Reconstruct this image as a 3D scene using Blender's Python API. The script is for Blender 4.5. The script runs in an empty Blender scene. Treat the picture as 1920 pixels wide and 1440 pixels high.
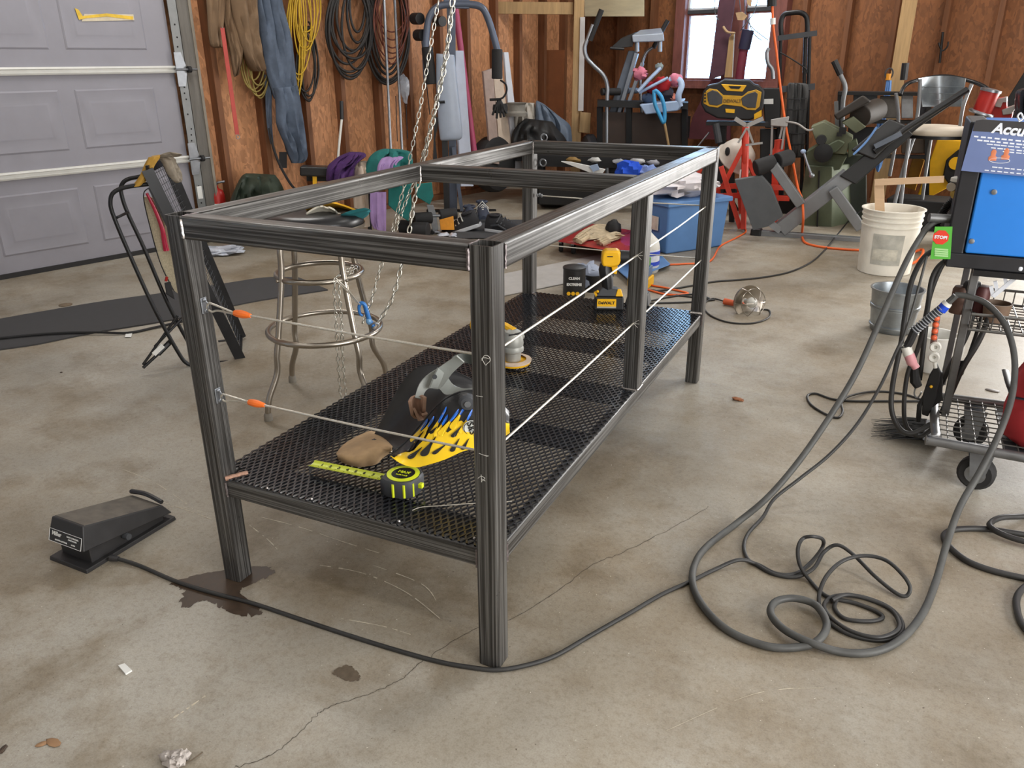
import bpy, math, random
from mathutils import Vector as V, Matrix as MX, Euler, noise
random.seed(7)
sc = bpy.context.scene
col = sc.collection
PI = math.pi
# ---------------------------------------------------------------- camera
F_PX = 1494.4
CAM = V((1.4414, -1.2538, 1.2581))
EUL = Euler((math.radians(67.924), math.radians(0.325), math.radians(25.438)), 'XYZ')
cd = bpy.data.cameras.new('camera'); cam = bpy.data.objects.new('camera', cd); col.objects.link(cam)
cam.location = CAM; cam.rotation_euler = EUL
cd.sensor_width = 36; cd.lens = F_PX / 1920 * 36; cd.clip_start = .02
sc.camera = cam
# ---------------------------------------------------------------- world, lights, exposure
w = bpy.data.worlds.new('sky'); sc.world = w; w.use_nodes = True
w.node_tree.nodes['Background'].inputs[0].default_value = (.36, .64, 1, 1)
w.node_tree.nodes['Background'].inputs[1].default_value = 13.0
sc.view_settings.view_transform = 'Standard'; sc.view_settings.look = 'None'
sc.view_settings.gamma = 1; sc.view_settings.use_curve_mapping = False
sc.view_settings.exposure = 0.12
def area(name, loc, target, sx, sy, power, color):
    d = bpy.data.lights.new(name, 'AREA'); d.shape = 'RECTANGLE'; d.size = sx; d.size_y = sy; d.energy = power; d.color = color
    o = bpy.data.objects.new(name, d); col.objects.link(o); o.location = loc
    o.rotation_euler = (V(target) - V(loc)).to_track_quat('-Z', 'Y').to_euler()
    return o
# added unseen fill light panels on the right hand wall and at the right end of the back wall (housings are built with the room)
FILL_PANELS = [((4.33, -.6, 1.2), (0, -.6, 1.2), 3.2, 1.9), ((3.36, 6.38, 1.10), (3.1, 5.4, 1.07), 1.2, 1.9)]
for (p_, t_, a_, b_), e_ in zip(FILL_PANELS, (185, 190)): area('fill_panel_light', p_, t_, a_, b_, e_, (1, .99, .975))
ADDED_LAMPS = [(-1.0, -.9, 13), (1.7, -1.0, 10), (-2.1, 2.4, 34), (1.9, 2.6, 24), (-.1, 6.0, 42), (2.3, 4.6, 13)]   # added ceiling tube lamps, out of view: x, y, watts
HC = 3.2
# ---------------------------------------------------------------- pixel geometry (photo frame 1920 x 1440 -> metres)
RM = EUL.to_matrix()
def ray(x, y): return RM @ V(((x - 960) / F_PX, -(y - 720) / F_PX, -1))
def fp(x, y, z=0.0):
    d = ray(x, y); return CAM + d * ((z - CAM.z) / d.z)
def plane(x, y, n, c):
    d = ray(x, y); return CAM + d * ((c - n.dot(CAM)) / n.dot(d))
AW = math.radians(14.5)
DW = V((math.sin(AW), math.cos(AW), 0)); BW = V((math.cos(AW), -math.sin(AW), 0)); UZ = V((0, 0, 1))
J0 = V((-3.22, 3.14, 0)); K0 = J0 + DW * 4.87
def lw(s, o=0, z=0): return J0 + DW * s + BW * o + UZ * z       # left wall: along, out of the wall, up
def bw(s, o=0, z=0): return K0 + BW * s - DW * o + UZ * z       # back wall
def LP(x, y, o=0): return plane(x, y, BW, BW.dot(J0) + o)
def BP(x, y, o=0): return plane(x, y, DW, DW.dot(K0) - o)
class VP:
    """upright plane facing the camera, standing on the floor point under pixel (x, y)"""
    def __init__(s, x, y, z=0):
        s.b = fp(x, y, z) if not isinstance(x, V) else x
        s.n = V((s.b.x - CAM.x, s.b.y - CAM.y, 0)).normalized(); s.u = V((s.n.y, -s.n.x, 0))
    def __call__(s, x, y, d=0):
        return plane(x, y, s.n, s.n.dot(s.b) + d)
# ---------------------------------------------------------------- materials
def lin(c):
    return tuple(((x / 255 / 12.92) if x <= 10 else ((x / 255 + .055) / 1.055) ** 2.4) for x in c)
MATS = {}
def nn(nt, t, **k):
    n = nt.nodes.new(t)
    for a, b in k.items(): setattr(n, a, b)
    return n
def mat(name, rgb, rough=.55, metal=0, var=.18, scale=14, bump=0, stretch=(1, 1, 1), rvar=.12, coat=0, rgb2=None, detail=4, trans=0, alpha=1):
    if name in MATS: return MATS[name]
    m = bpy.data.materials.new(name); m.use_nodes = True; nt = m.node_tree
    b = nt.nodes['Principled BSDF']; L = nt.links.new
    tc = nn(nt, 'ShaderNodeTexCoord'); mp = nn(nt, 'ShaderNodeMapping'); mp.inputs['Scale'].default_value = stretch
    nz = nn(nt, 'ShaderNodeTexNoise'); nz.inputs['Scale'].default_value = scale; nz.inputs['Detail'].default_value = detail; nz.inputs['Roughness'].default_value = .6
    rp = nn(nt, 'ShaderNodeValToRGB'); rp.color_ramp.elements[0].position = .3; rp.color_ramp.elements[1].position = .7
    c = lin(rgb)
    c1 = tuple(x * (1 - var) for x in c); c2 = tuple(min(1, x * (1 + var)) for x in c) if rgb2 is None else lin(rgb2)
    rp.color_ramp.elements[0].color = (*c1, 1); rp.color_ramp.elements[1].color = (*c2, 1)
    L(tc.outputs['Object'], mp.inputs['Vector']); L(mp.outputs[0], nz.inputs['Vector']); L(nz.outputs['Fac'], rp.inputs[0]); L(rp.outputs[0], b.inputs['Base Color'])
    mr = nn(nt, 'ShaderNodeMapRange'); mr.inputs[3].default_value = max(.03, rough - rvar); mr.inputs[4].default_value = min(1, rough + rvar)
    L(nz.outputs['Fac'], mr.inputs[0]); L(mr.outputs[0], b.inputs['Roughness'])
    b.inputs['Metallic'].default_value = metal; b.inputs['Coat Weight'].default_value = coat
    if trans: b.inputs['Transmission Weight'].default_value = trans
    if alpha < 1: b.inputs['Alpha'].default_value = alpha
    if bump:
        bp = nn(nt, 'ShaderNodeBump'); bp.inputs['Strength'].default_value = bump; bp.inputs['Distance'].default_value = .004
        L(nz.outputs['Fac'], bp.inputs['Height']); L(bp.outputs[0], b.inputs['Normal'])
    MATS[name] = m; return m
def steel(axis):
    """hot rolled tube: mill scale with streaks drawn out along the tube"""
    n = 'mill_scale_steel_' + axis
    if n in MATS: return MATS[n]
    st = [240, 240, 240]; st['xyz'.index(axis)] = 1.8
    m = mat(n, (66, 65, 66), .33, .5, .3, 1, 0, tuple(st), 0)
    nt = m.node_tree; L = nt.links.new; b = nt.nodes['Principled BSDF']
    rp = [x for x in nt.nodes if x.type == 'VALTORGB'][0]; cr = rp.color_ramp
    cr.elements[0].position = .32; cr.elements[0].color = (*lin((44, 42, 40)), 1); cr.elements[1].position = .62; cr.elements[1].color = (*lin((118, 117, 115)), 1)
    e = cr.elements.new(.47); e.color = (*lin((68, 66, 64)), 1)
    nz2 = nn(nt, 'ShaderNodeTexNoise'); nz2.inputs['Scale'].default_value = 9; nz2.inputs['Detail'].default_value = 5
    tc = [x for x in nt.nodes if x.type == 'TEX_COORD'][0]; L(tc.outputs['Object'], nz2.inputs['Vector'])
    mr = [x for x in nt.nodes if x.type == 'MAP_RANGE'][0]
    for l in list(mr.inputs[0].links): nt.links.remove(l)
    mr.inputs[1].default_value = .3; mr.inputs[2].default_value = .7; mr.inputs[3].default_value = .27; mr.inputs[4].default_value = .48
    L(nz2.outputs['Fac'], mr.inputs[0])
    return m
# ---------------------------------------------------------------- mesh builder
ROOT = {}
def frame(d, up=None):
    d = d.normalized(); up = up or (V((0, 0, 1)) if abs(d.z) < .95 else V((0, 1, 0)))
    x = up.cross(d).normalized(); y = d.cross(x).normalized()
    return x, y, d
def cr(pts, n=8, closed=False):
    """Catmull-Rom through pts"""
    pts = [V(p) for p in pts]; N = len(pts); out = []
    if N < 3: return pts
    rng = range(N) if closed else range(N - 1)
    for i in rng:
        g = (lambda k: pts[k % N]) if closed else (lambda k: pts[min(max(k, 0), N - 1)])
        a, b, c, d = g(i - 1), g(i), g(i + 1), g(i + 2)
        for k in range(n):
            t = k / n
            out.append(.5 * ((2 * b) + (c - a) * t + (2 * a - 5 * b + 4 * c - d) * t * t + (3 * b - a - 3 * c + d) * t ** 3))
    if not closed: out.append(pts[-1])
    return out
class G:
    def __init__(s): s.v = []; s.f = []
    def add(s, vs, fs):
        k = len(s.v); s.v += [V(p) for p in vs]; s.f += [tuple(k + i for i in f) for f in fs]; return s
    def box(s, c, d, r=None):
        c = V(c); h = V(d) / 2; vs = []
        for z in (-1, 1):
            for y in (-1, 1):
                for x in (-1, 1):
                    p = V((x * h.x, y * h.y, z * h.z))
                    vs.append(c + (r @ p if r else p))
        return s.add(vs, [(0, 2, 3, 1), (4, 5, 7, 6), (0, 1, 5, 4), (2, 6, 7, 3), (0, 4, 6, 2), (1, 3, 7, 5)])
    def bb(s, a, b):
        a, b = V(a), V(b); return s.box((a + b) / 2, [abs(x) for x in (b - a)])
    def bar(s, p0, p1, w, h, up=None):
        """box from p0 to p1, w across, h along up"""
        p0, p1 = V(p0), V(p1); x, y, d = frame(p1 - p0, up); r = MX((x, y, d)).transposed()
        return s.box((p0 + p1) / 2, (w, h, (p1 - p0).length), r)
    def hexa(s, q):
        """8 corners: bottom ring 0-3, top ring 4-7"""
        return s.add(q, [(3, 2, 1, 0), (4, 5, 6, 7), (0, 1, 5, 4), (1, 2, 6, 5), (2, 3, 7, 6), (3, 0, 4, 7)])
    def tube(s, pts, r, n=8, closed=False, rf=None, caps=True, flat=1.0, up0=None):
        pts = [V(p) for p in pts]; N = len(pts); vs = []; fs = []
        x = None
        for i, p in enumerate(pts):
            a = pts[(i - 1) % N] if (closed or i > 0) else p; b = pts[(i + 1) % N] if (closed or i < N - 1) else p
            d = (b - a)
            if d.length < 1e-9: d = V((0, 0, 1))
            d.normalize()
            if x is None: x = frame(d, up0)[0]
            x = (x - d * x.dot(d))
            x = x.normalized() if x.length > 1e-6 else frame(d)[0]
            y = d.cross(x)
            rr = rf(i / max(1, N - 1)) if rf else r
            for k in range(n):
                t = 2 * PI * k / n; vs.append(p + (x * math.cos(t) + y * math.sin(t) * flat) * rr)
        for i in range(N if closed else N - 1):
            j = (i + 1) % N
            for k in range(n):
                l = (k + 1) % n; fs.append((i * n + k, i * n + l, j * n + l, j * n + k))
        if caps and not closed:
            fs.append(tuple(range(n - 1, -1, -1))); fs.append(tuple((N - 1) * n + k for k in range(n)))
        return s.add(vs, fs)
    def cyl(s, a, b, r, r2=None, n=16, caps=True):
        r2 = r if r2 is None else r2
        return s.tube([a, b], r, n, rf=lambda t: r + (r2 - r) * t, caps=caps)
    def lathe(s, prof, o=(0, 0, 0), n=24, ax=None, close=True, sq=1.0):
        """prof: (radius, height) pairs turned about ax through o"""
        o = V(o); X, Y, Z = (V((1, 0, 0)), V((0, 1, 0)), V((0, 0, 1))) if ax is None else frame(V(ax))
        vs = []; fs = []
        for r, h in prof:
            for k in range(n):
                t = 2 * PI * k / n; vs.append(o + Z * h + (X * math.cos(t) + Y * math.sin(t) * sq) * max(r, 1e-5))
        for i in range(len(prof) - 1):
            for k in range(n):
                l = (k + 1) % n; fs.append((i * n + k, i * n + l, (i + 1) * n + l, (i + 1) * n + k))
        if close:
            fs.append(tuple(range(n - 1, -1, -1))); fs.append(tuple((len(prof) - 1) * n + k for k in range(n)))
        return s.add(vs, fs)
    def prism(s, poly, t):
        """flat polygon of 3D points thickened by vector t"""
        poly = [V(p) for p in poly]; n = len(poly); t = V(t)
        vs = poly + [p + t for p in poly]
        fs = [tuple(range(n - 1, -1, -1)), tuple(range(n, 2 * n))] + [(i, (i + 1) % n, n + (i + 1) % n, n + i) for i in range(n)]
        return s.add(vs, fs)
    def ell(s, c, r, n=14, m=9, rot=None, amp=0, fr=3, sd=0):
        c = V(c); vs = []; fs = []
        for j in range(m + 1):
            ph = PI * j / m
            for k in range(n):
                t = 2 * PI * k / n
                q = V((math.sin(ph) * math.cos(t), math.sin(ph) * math.sin(t), math.cos(ph)))
                a = 1 + (amp * noise.noise(q * fr + V((sd, sd * .7, 0))) + amp * .5 * noise.noise(q * fr * 2.3 + V((0, sd, 3))) if amp else 0)
                p = V((q.x * r[0], q.y * r[1], q.z * r[2])) * a
                vs.append(c + (rot @ p if rot else p))
        for j in range(m):
            for k in range(n):
                l = (k + 1) % n; fs.append((j * n + k, (j + 1) * n + k, (j + 1) * n + l, j * n + l))
        return s.add(vs, fs)
    def grid(s, fn, nu, nv, th=0, wrap=False):
        """sheet fn(u, v), closed with thickness th (vector or scalar along the local normal)"""
        P = [[V(fn(i / nu, j / nv)) for i in range(nu + (0 if wrap else 1))] for j in range(nv + 1)]
        nx = len(P[0]); vs = [p for r in P for p in r]; fs = []
        for j in range(nv):
            for i in range(nu):
                a = j * nx + i; b = j * nx + (i + 1) % nx; fs.append((a, b, b + nx, a + nx))
        if th:
            N = len(vs); t = th if isinstance(th, V) else None; back = []
            for j in range(nv + 1):
                for i in range(nx):
                    if t is not None: back.append(vs[j * nx + i] + t); continue
                    a = P[j][min(i + 1, nx - 1)] - P[j][max(i - 1, 0)]; b = P[min(j + 1, nv)][i] - P[max(j - 1, 0)][i]
                    q = a.cross(b); q = q.normalized() if q.length > 1e-12 else V((0, 0, 1)); back.append(vs[j * nx + i] + q * th)
            fs = fs + [tuple(N + k for k in reversed(f)) for f in fs]
            ed = [(j * nx, (j + 1) * nx) for j in range(nv)] if not wrap else []
            if not wrap:
                for j in range(nv):
                    a, b = j * nx, (j + 1) * nx; fs.append((a, b, N + b, N + a))
                    a, b = j * nx + nx - 1, (j + 1) * nx + nx - 1; fs.append((b, a, N + a, N + b))
            for i in range(nu):
                a, b = i, (i + 1) % nx; fs.append((b, a, N + a, N + b))
                a, b = nv * nx + i, nv * nx + (i + 1) % nx; fs.append((a, b, N + b, N + a))
            vs = vs + back
        return s.add(vs, fs)
    def pouch(s, rows, dep, n=20, waves=3, wa=.25, sd=0, cap=True):
        """cloth hung as a flattened tube; rows of (left, right) points; dep thickness; folds run along it"""
        A = cr([a for a, b in rows], 5); B = cr([b for a, b in rows], 5)
        DD = [dep[j] if isinstance(dep, (list, tuple)) else dep for j in range(len(rows))]
        D_ = [p.x for p in cr([V((d, 0, 0)) for d in DD], 5)]; n = max(n, 44) if len(rows) > 2 else n
        vs = []; fs = []; m = len(A)
        for j in range(m):
            a, b = A[j], B[j]; c = (a + b) / 2; hx = (b - a) / 2
            nrm = hx.cross(V((0, 0, 1))); nrm = nrm.normalized() if nrm.length > 1e-6 else V((0, -1, 0))
            dd = max(.002, D_[j]); e = min(1, min(j, m - 1 - j) / 2 + .35)
            for k in range(n):
                t = 2 * PI * k / n; q = math.cos(t)
                w_ = 1 + wa * math.sin(waves * q * 2.2 + sd + j * .07)
                fo = noise.noise(V((q * 4.5 + sd * 3, math.sin(t) * .8, j * .10 + sd))) + .6 * noise.noise(V((q * 9 + sd, math.sin(t), j * .22 + q * 2)))
                r_ = (.5 + .35 * abs(fo)) if fo > 0 else (.5 + .42 * fo)
                vs.append(c + hx * q * (1 + .05 * noise.noise(V((k * .2, j * .25, sd + 4)))) + nrm * math.sin(t) * dd * w_ * (.5 + (r_ - .5) * e * (0 if wa == 0 else 1)))
        for j in range(m - 1):
            for k in range(n):
                l = (k + 1) % n; fs.append((j * n + k, j * n + l, (j + 1) * n + l, (j + 1) * n + k))
        if cap: fs += [tuple(range(n - 1, -1, -1)), tuple((m - 1) * n + k for k in range(n))]
        return s.add(vs, fs)
    def xf(s, m):
        s.v = [m @ p for p in s.v]; return s
    def ob(s, name, m, par=None, world=True, ang=35, bev=0, sub=0, wn=0):
        me = bpy.data.meshes.new(name)
        vs = s.v
        if par is not None and world:
            inv = ROOT[par].inverted(); vs = [inv @ p for p in vs]
        me.from_pydata([tuple(p) for p in vs], [], s.f); me.update()
        me.shade_smooth()
        if ang < 180: me.set_sharp_from_angle(angle=math.radians(ang))
        o = bpy.data.objects.new(name, me); col.objects.link(o)
        me.materials.append(m)
        if par is not None: o.parent = par; ROOT[o] = ROOT[par]
        else: ROOT[o] = MX.Identity(4)
        if bev:
            b = o.modifiers.new('bevel', 'BEVEL'); b.width = bev; b.segments = 2; b.limit_method = 'ANGLE'; b.angle_limit = math.radians(40); b.harden_normals = True
        if wn: o.modifiers.new('weighted', 'WEIGHTED_NORMAL')
        if sub:
            b = o.modifiers.new('smooth', 'SUBSURF'); b.levels = sub; b.render_levels = sub
        return o
def tag(o, label, cat, group=None):
    o['label'] = label; o['category'] = cat
    if group: o['group'] = group
    return o
def T(name, label, cat, loc=(0, 0, 0), rz=0, group=None, rot=None):
    o = bpy.data.objects.new(name, None); col.objects.link(o); o.empty_display_size = .05
    o.location = loc; o.rotation_euler = rot or (0, 0, rz)
    ROOT[o] = MX.Translation(V(loc)) @ Euler(o.rotation_euler, 'XYZ').to_matrix().to_4x4()
    return tag(o, label, cat, group)
def solo(g, name, m, label, cat, group=None, loc=None, **k):
    """a thing that is one mesh, origin moved to its base"""
    zs = min(p.z for p in g.v); c = sum(g.v, V()) / len(g.v); l = V((c.x, c.y, zs)) if loc is None else V(loc)
    g.v = [p - l for p in g.v]; o = g.ob(name, m, None, **k); o.location = l; ROOT[o] = MX.Translation(l)
    return tag(o, label, cat, group)
def struct(g, name, m, par=None, **k):
    o = g.ob(name, m, par, **k)
    if par is None: o['kind'] = 'structure'
    return o
def copy_tree(o, parent=None):
    c = o.copy(); col.objects.link(c); c.parent = parent
    for k in ('_',): pass
    for ch in list(o.children): copy_tree(ch, c)
    return c
def text(body, size, m, origin, right, up, par, name='lettering', th=.0004, align='CENTER', bold=0, shear=0):
    """flat lettering laid on a surface"""
    cu = bpy.data.curves.new('t', 'FONT'); cu.body = body; cu.size = size; cu.extrude = th; cu.align_x = align; cu.align_y = 'CENTER'; cu.offset = bold; cu.shear = shear
    cu.resolution_u = 3
    o = bpy.data.objects.new('t', cu); col.objects.link(o)
    bpy.context.view_layer.update()
    me = bpy.data.meshes.new_from_object(o.evaluated_get(bpy.context.evaluated_depsgraph_get()))
    bpy.data.objects.remove(o); bpy.data.curves.remove(cu)
    r = V(right).normalized(); u = V(up); u = (u - r * u.dot(r)).normalized(); n = r.cross(u)
    M = MX((( r.x, u.x, n.x, origin[0]), (r.y, u.y, n.y, origin[1]), (r.z, u.z, n.z, origin[2]), (0, 0, 0, 1)))
    if par is not None: M = ROOT[par].inverted() @ M
    me.transform(M); me.materials.clear(); me.materials.append(m)
    q = bpy.data.objects.new(name, me); col.objects.link(q)
    if par is not None: q.parent = par; ROOT[q] = ROOT[par]
    return q
def circle(c, r, n=24, ax=None, a0=0, a1=2 * PI, sq=1):
    X, Y, Z = (V((1, 0, 0)), V((0, 1, 0)), V((0, 0, 1))) if ax is None else frame(V(ax))
    full = abs(a1 - a0 - 2 * PI) < 1e-6
    return [V(c) + X * r * math.cos(a0 + (a1 - a0) * k / (n if full else n - 1)) + Y * sq * r * math.sin(a0 + (a1 - a0) * k / (n if full else n - 1)) for k in range(n)]
# ================================================================ materials shared
m_black = mat('black_plastic', (30, 30, 32), .45, 0, .2, 20)
m_rubber = mat('black_rubber', (34, 33, 34), .75, 0, .2, 20)
m_blackmetal = mat('black_painted_metal', (28, 28, 30), .38, .3, .2, 25)
m_grey = mat('grey_paint', (122, 124, 130), .42, .2, .1, 10)
m_dgrey = mat('dark_grey_plastic', (62, 64, 68), .55, 0, .15, 16)
m_chrome = mat('worn_chrome', (168, 160, 149), .3, 1, .06, 5, rvar=.05)
m_zinc = mat('zinc_steel', (150, 154, 160), .36, .9, .14, 18)
m_galv = mat('galvanised_sheet', (150, 156, 160), .38, .85, .22, 12)
m_white = mat('white_plastic', (214, 212, 204), .5, 0, .06, 14)
m_red = mat('red_paint', (168, 34, 28), .42, .1, .12, 12)
m_orange = mat('orange_vinyl', (235, 104, 40), .5, 0, .1, 12)
m_yellow = mat('yellow_plastic', (240, 182, 20), .45, 0, .08, 12)
m_blue = mat('blue_plastic', (40, 110, 200), .45, 0, .08, 12)
m_paper = mat('white_paper', (226, 226, 222), .7, 0, .05, 20)
m_ink = mat('black_ink', (18, 18, 20), .6, 0, .1, 20)
m_wire = mat('braided_wire', (206, 200, 188), .42, .55, .12, 300)
# ---------------------------------------------------------------- concrete
def concrete():
    m = mat('oil_stained_concrete', (150, 140, 124), .6, 0, .12, 1.3, 0); nt = m.node_tree; L = nt.links.new; b = nt.nodes['Principled BSDF']
    tc = [x for x in nt.nodes if x.type == 'TEX_COORD'][0]; rp = [x for x in nt.nodes if x.type == 'VALTORGB'][0]
    rp.color_ramp.elements[0].color = (*lin((142, 137, 127)), 1); rp.color_ramp.elements[1].color = (*lin((174, 169, 159)), 1)
    def nz(s, d=5, r=.6):
        n = nn(nt, 'ShaderNodeTexNoise'); n.inputs['Scale'].default_value = s; n.inputs['Detail'].default_value = d; n.inputs['Roughness'].default_value = r; L(tc.outputs['Object'], n.inputs['Vector']); return n
    def ramp(n, a, b_, c0, c1):
        r = nn(nt, 'ShaderNodeValToRGB'); r.color_ramp.elements[0].position = a; r.color_ramp.elements[1].position = b_
        r.color_ramp.elements[0].color = (*c0, 1); r.color_ramp.elements[1].color = (*c1, 1); L(n.outputs['Fac'], r.inputs[0]); return r
    def mul(a, b_, f=1):
        x = nn(nt, 'ShaderNodeMix', data_type='RGBA', blend_type='MULTIPLY'); x.inputs[0].default_value = f; L(a, x.inputs[6]); L(b_, x.inputs[7]); return x.outputs[2]
    c = mul(rp.outputs[0], ramp(nz(.55, 6, .65), .40, .60, (.80, .74, .65), (1.03, 1.03, 1.03)).outputs[0])
    c = mul(c, ramp(nz(3.3, 8, .7), .34, .5, (.74, .70, .64), (1, 1, 1)).outputs[0])
    c = mul(c, ramp(nz(70, 6, .75), .34, .52, (.80, .78, .75), (1, 1, 1)).outputs[0])
    c = mul(c, ramp(nz(260, 3, .7), .3, .55, (.84, .83, .81), (1.04, 1.04, 1.04)).outputs[0])
    c = mul(c, ramp(nz(1.7, 7, .72), .40, .56, (.85, .79, .71), (1.01, 1.01, 1.01)).outputs[0])
    # pale flecks
    fl = ramp(nz(150, 2, .5), .735, .76, (0, 0, 0), (1, 1, 1)); mx = nn(nt, 'ShaderNodeMix', data_type='RGBA'); L(fl.outputs[0], mx.inputs[0]); L(c, mx.inputs[6]); mx.inputs[7].default_value = (*lin((212, 206, 192)), 1)
    fd = ramp(nz(95, 2, .5), .74, .765, (0, 0, 0), (1, 1, 1)); my = nn(nt, 'ShaderNodeMix', data_type='RGBA'); L(fd.outputs[0], my.inputs[0]); L(mx.outputs[2], my.inputs[6]); my.inputs[7].default_value = (*lin((88, 76, 62)), 1)
    L(my.outputs[2], b.inputs['Base Color'])
    bp = nn(nt, 'ShaderNodeBump'); bp.inputs['Strength'].default_value = .25; bp.inputs['Distance'].default_value = .003; L(nz(120, 6, .7).outputs['Fac'], bp.inputs['Height']); L(bp.outputs[0], b.inputs['Normal'])
    mr = [x for x in nt.nodes if x.type == 'MAP_RANGE'][0]; mr.inputs[3].default_value = .42; mr.inputs[4].default_value = .72
    return m
m_conc = concrete()
def osb(name, base, dark):
    m = mat(name, base, .7, 0, .1, 3); nt = m.node_tree; L = nt.links.new; b = nt.nodes['Principled BSDF']
    tc = [x for x in nt.nodes if x.type == 'TEX_COORD'][0]; mp = [x for x in nt.nodes if x.type == 'MAPPING'][0]
    mp.inputs['Scale'].default_value = (1, 1, .45); mp.inputs['Rotation'].default_value = (.3, .2, .5)
    vo = nn(nt, 'ShaderNodeTexVoronoi'); vo.inputs['Scale'].default_value = 58; vo.inputs['Randomness'].default_value = 1
    ns = nn(nt, 'ShaderNodeTexNoise'); ns.inputs['Scale'].default_value = 9; ns.inputs['Detail'].default_value = 3
    ad = nn(nt, 'ShaderNodeMix', data_type='VECTOR'); ad.inputs[0].default_value = .12
    L(mp.outputs[0], ns.inputs['Vector']); L(mp.outputs[0], ad.inputs[4]); L(ns.outputs['Color'], ad.inputs[5]); L(ad.outputs[1], vo.inputs['Vector'])
    sp = nn(nt, 'ShaderNodeSeparateColor'); L(vo.outputs['Color'], sp.inputs[0])
    rp = nn(nt, 'ShaderNodeValToRGB'); e = rp.color_ramp.elements; e[0].color = (*lin(dark), 1); e[1].color = (*lin(tuple(min(255, int(x * 1.22)) for x in base)), 1)
    k = e.new(.5); k.color = (*lin(base), 1)
    L(sp.outputs[0], rp.inputs[0])
    old = [x for x in nt.nodes if x.type == 'VALTORGB'][0]
    mx = nn(nt, 'ShaderNodeMix', data_type='RGBA'); mx.inputs[0].default_value = .45; L(old.outputs[0], mx.inputs[6]); L(rp.outputs[0], mx.inputs[7]); L(mx.outputs[2], b.inputs['Base Color'])
    bp = nn(nt, 'ShaderNodeBump'); bp.inputs['Strength'].default_value = .3; bp.inputs['Distance'].default_value = .003; L(sp.outputs[1], bp.inputs['Height']); L(bp.outputs[0], b.inputs['Normal'])
    return m
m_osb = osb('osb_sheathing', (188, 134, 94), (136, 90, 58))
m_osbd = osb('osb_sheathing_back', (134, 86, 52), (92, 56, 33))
m_stud = mat('old_stud_lumber', (118, 76, 48), .7, 0, .25, 5, .15, (6, 6, .6))
m_pine = mat('weathered_pine', (176, 144, 100), .65, 0, .18, 5, .1, (8, 8, .7))
m_paleply = mat('pale_plywood', (206, 196, 164), .65, 0, .12, 4, .05, (1, 1, 5))
m_trimred = mat('dark_red_stained_trim', (124, 76, 68), .6, 0, .25, 8, .1, (4, 4, .8))
m_door = mat('grey_door_paint', (138, 136, 144), .5, 0, .05, 6, .02)
m_doorw = mat('white_strut_paint', (206, 205, 200), .45, .2, .06, 10)
# ================================================================ floor

g = G(); g.grid(lambda u, v: (-6 + 11 * u, -4.2 + 15 * v, 0), 4, 4, V((0, 0, -.12)))
floor = struct(g, 'floor', m_conc)
def decal(poly, name, m, z=.0008):
    from mathutils.geometry import tessellate_polygon
    g = G(); q = [V((p[0], p[1], z)) for p in poly]; g.add(q, [tuple(f) for f in tessellate_polygon([q])])
    return g.ob(name, m, floor)
def blot(cx, cy, pts, rough=.012, sd=0, sub=8):
    q = cr([fp(x, y) for x, y in pts], sub, True)
    return [p + V((noise.noise(V((i * .55, sd, 0))), noise.noise(V((i * .6, sd + 9, 0))), 0)) * rough for i, p in enumerate(q)]
m_stain = mat('oil_stain', (66, 52, 40), .5, 0, .25, 40)
m_stain2 = mat('dry_oil_stain', (96, 84, 70), .55, 0, .25, 60)
decal(blot(0, 0, [(322, 1093), (370, 1078), (420, 1070), (470, 1062), (510, 1066), (510, 1078), (470, 1096), (450, 1110), (480, 1135), (492, 1150), (470, 1155), (440, 1152), (415, 1140), (392, 1128), (372, 1128), (352, 1140), (338, 1130), (345, 1108), (330, 1100)], .014, 1), 'oil_stain', m_stain)
decal(blot(0, 0, [(623, 1262), (640, 1250), (655, 1248), (672, 1262), (674, 1274), (655, 1278), (635, 1270)], .006, 5), 'oil_stain', m_stain2)
m_crack = mat('crack_shade', (70, 62, 52), .9, 0, .2, 50)  # shade inside the cracks is put into this dark colour
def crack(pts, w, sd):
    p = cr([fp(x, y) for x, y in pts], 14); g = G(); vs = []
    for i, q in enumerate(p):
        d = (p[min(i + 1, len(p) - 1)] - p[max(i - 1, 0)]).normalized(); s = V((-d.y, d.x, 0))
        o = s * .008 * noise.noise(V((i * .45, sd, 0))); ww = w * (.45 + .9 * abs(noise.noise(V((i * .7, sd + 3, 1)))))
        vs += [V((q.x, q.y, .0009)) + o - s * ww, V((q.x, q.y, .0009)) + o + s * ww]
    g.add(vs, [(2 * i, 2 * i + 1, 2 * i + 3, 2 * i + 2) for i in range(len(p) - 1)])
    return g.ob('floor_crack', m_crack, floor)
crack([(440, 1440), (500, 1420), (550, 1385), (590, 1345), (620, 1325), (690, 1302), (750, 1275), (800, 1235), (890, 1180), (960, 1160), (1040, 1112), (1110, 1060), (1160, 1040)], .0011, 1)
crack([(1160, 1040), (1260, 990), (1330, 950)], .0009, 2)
m_chalk = mat('pale_scratch', (196, 186, 166), .8, 0, .2, 60)
def scratch(pts, w, sd):
    p = cr([fp(x, y) for x, y in pts], 12); g = G()
    for i, q in enumerate(p[:-1]):
        if noise.noise(V((i * .33, sd, 2))) < -.12: continue
        d = (p[i + 1] - q).normalized(); s = V((-d.y, d.x, 0)); ww = w * (.4 + abs(noise.noise(V((i * .9, sd, 0)))))
        z = V((0, 0, .0007)); g.add([q - s * ww + z, q + s * ww + z, p[i + 1] + s * ww + z, p[i + 1] - s * ww + z], [(0, 1, 2, 3)])
    if g.f: g.ob('floor_scratch', m_chalk, floor)
scratch([(160, 926), (240, 924), (330, 950), (400, 975)], .0016, 1); scratch([(230, 880), (290, 905), (350, 945)], .0012, 2); scratch([(240, 960), (320, 950), (380, 960)], .001, 3)
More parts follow.
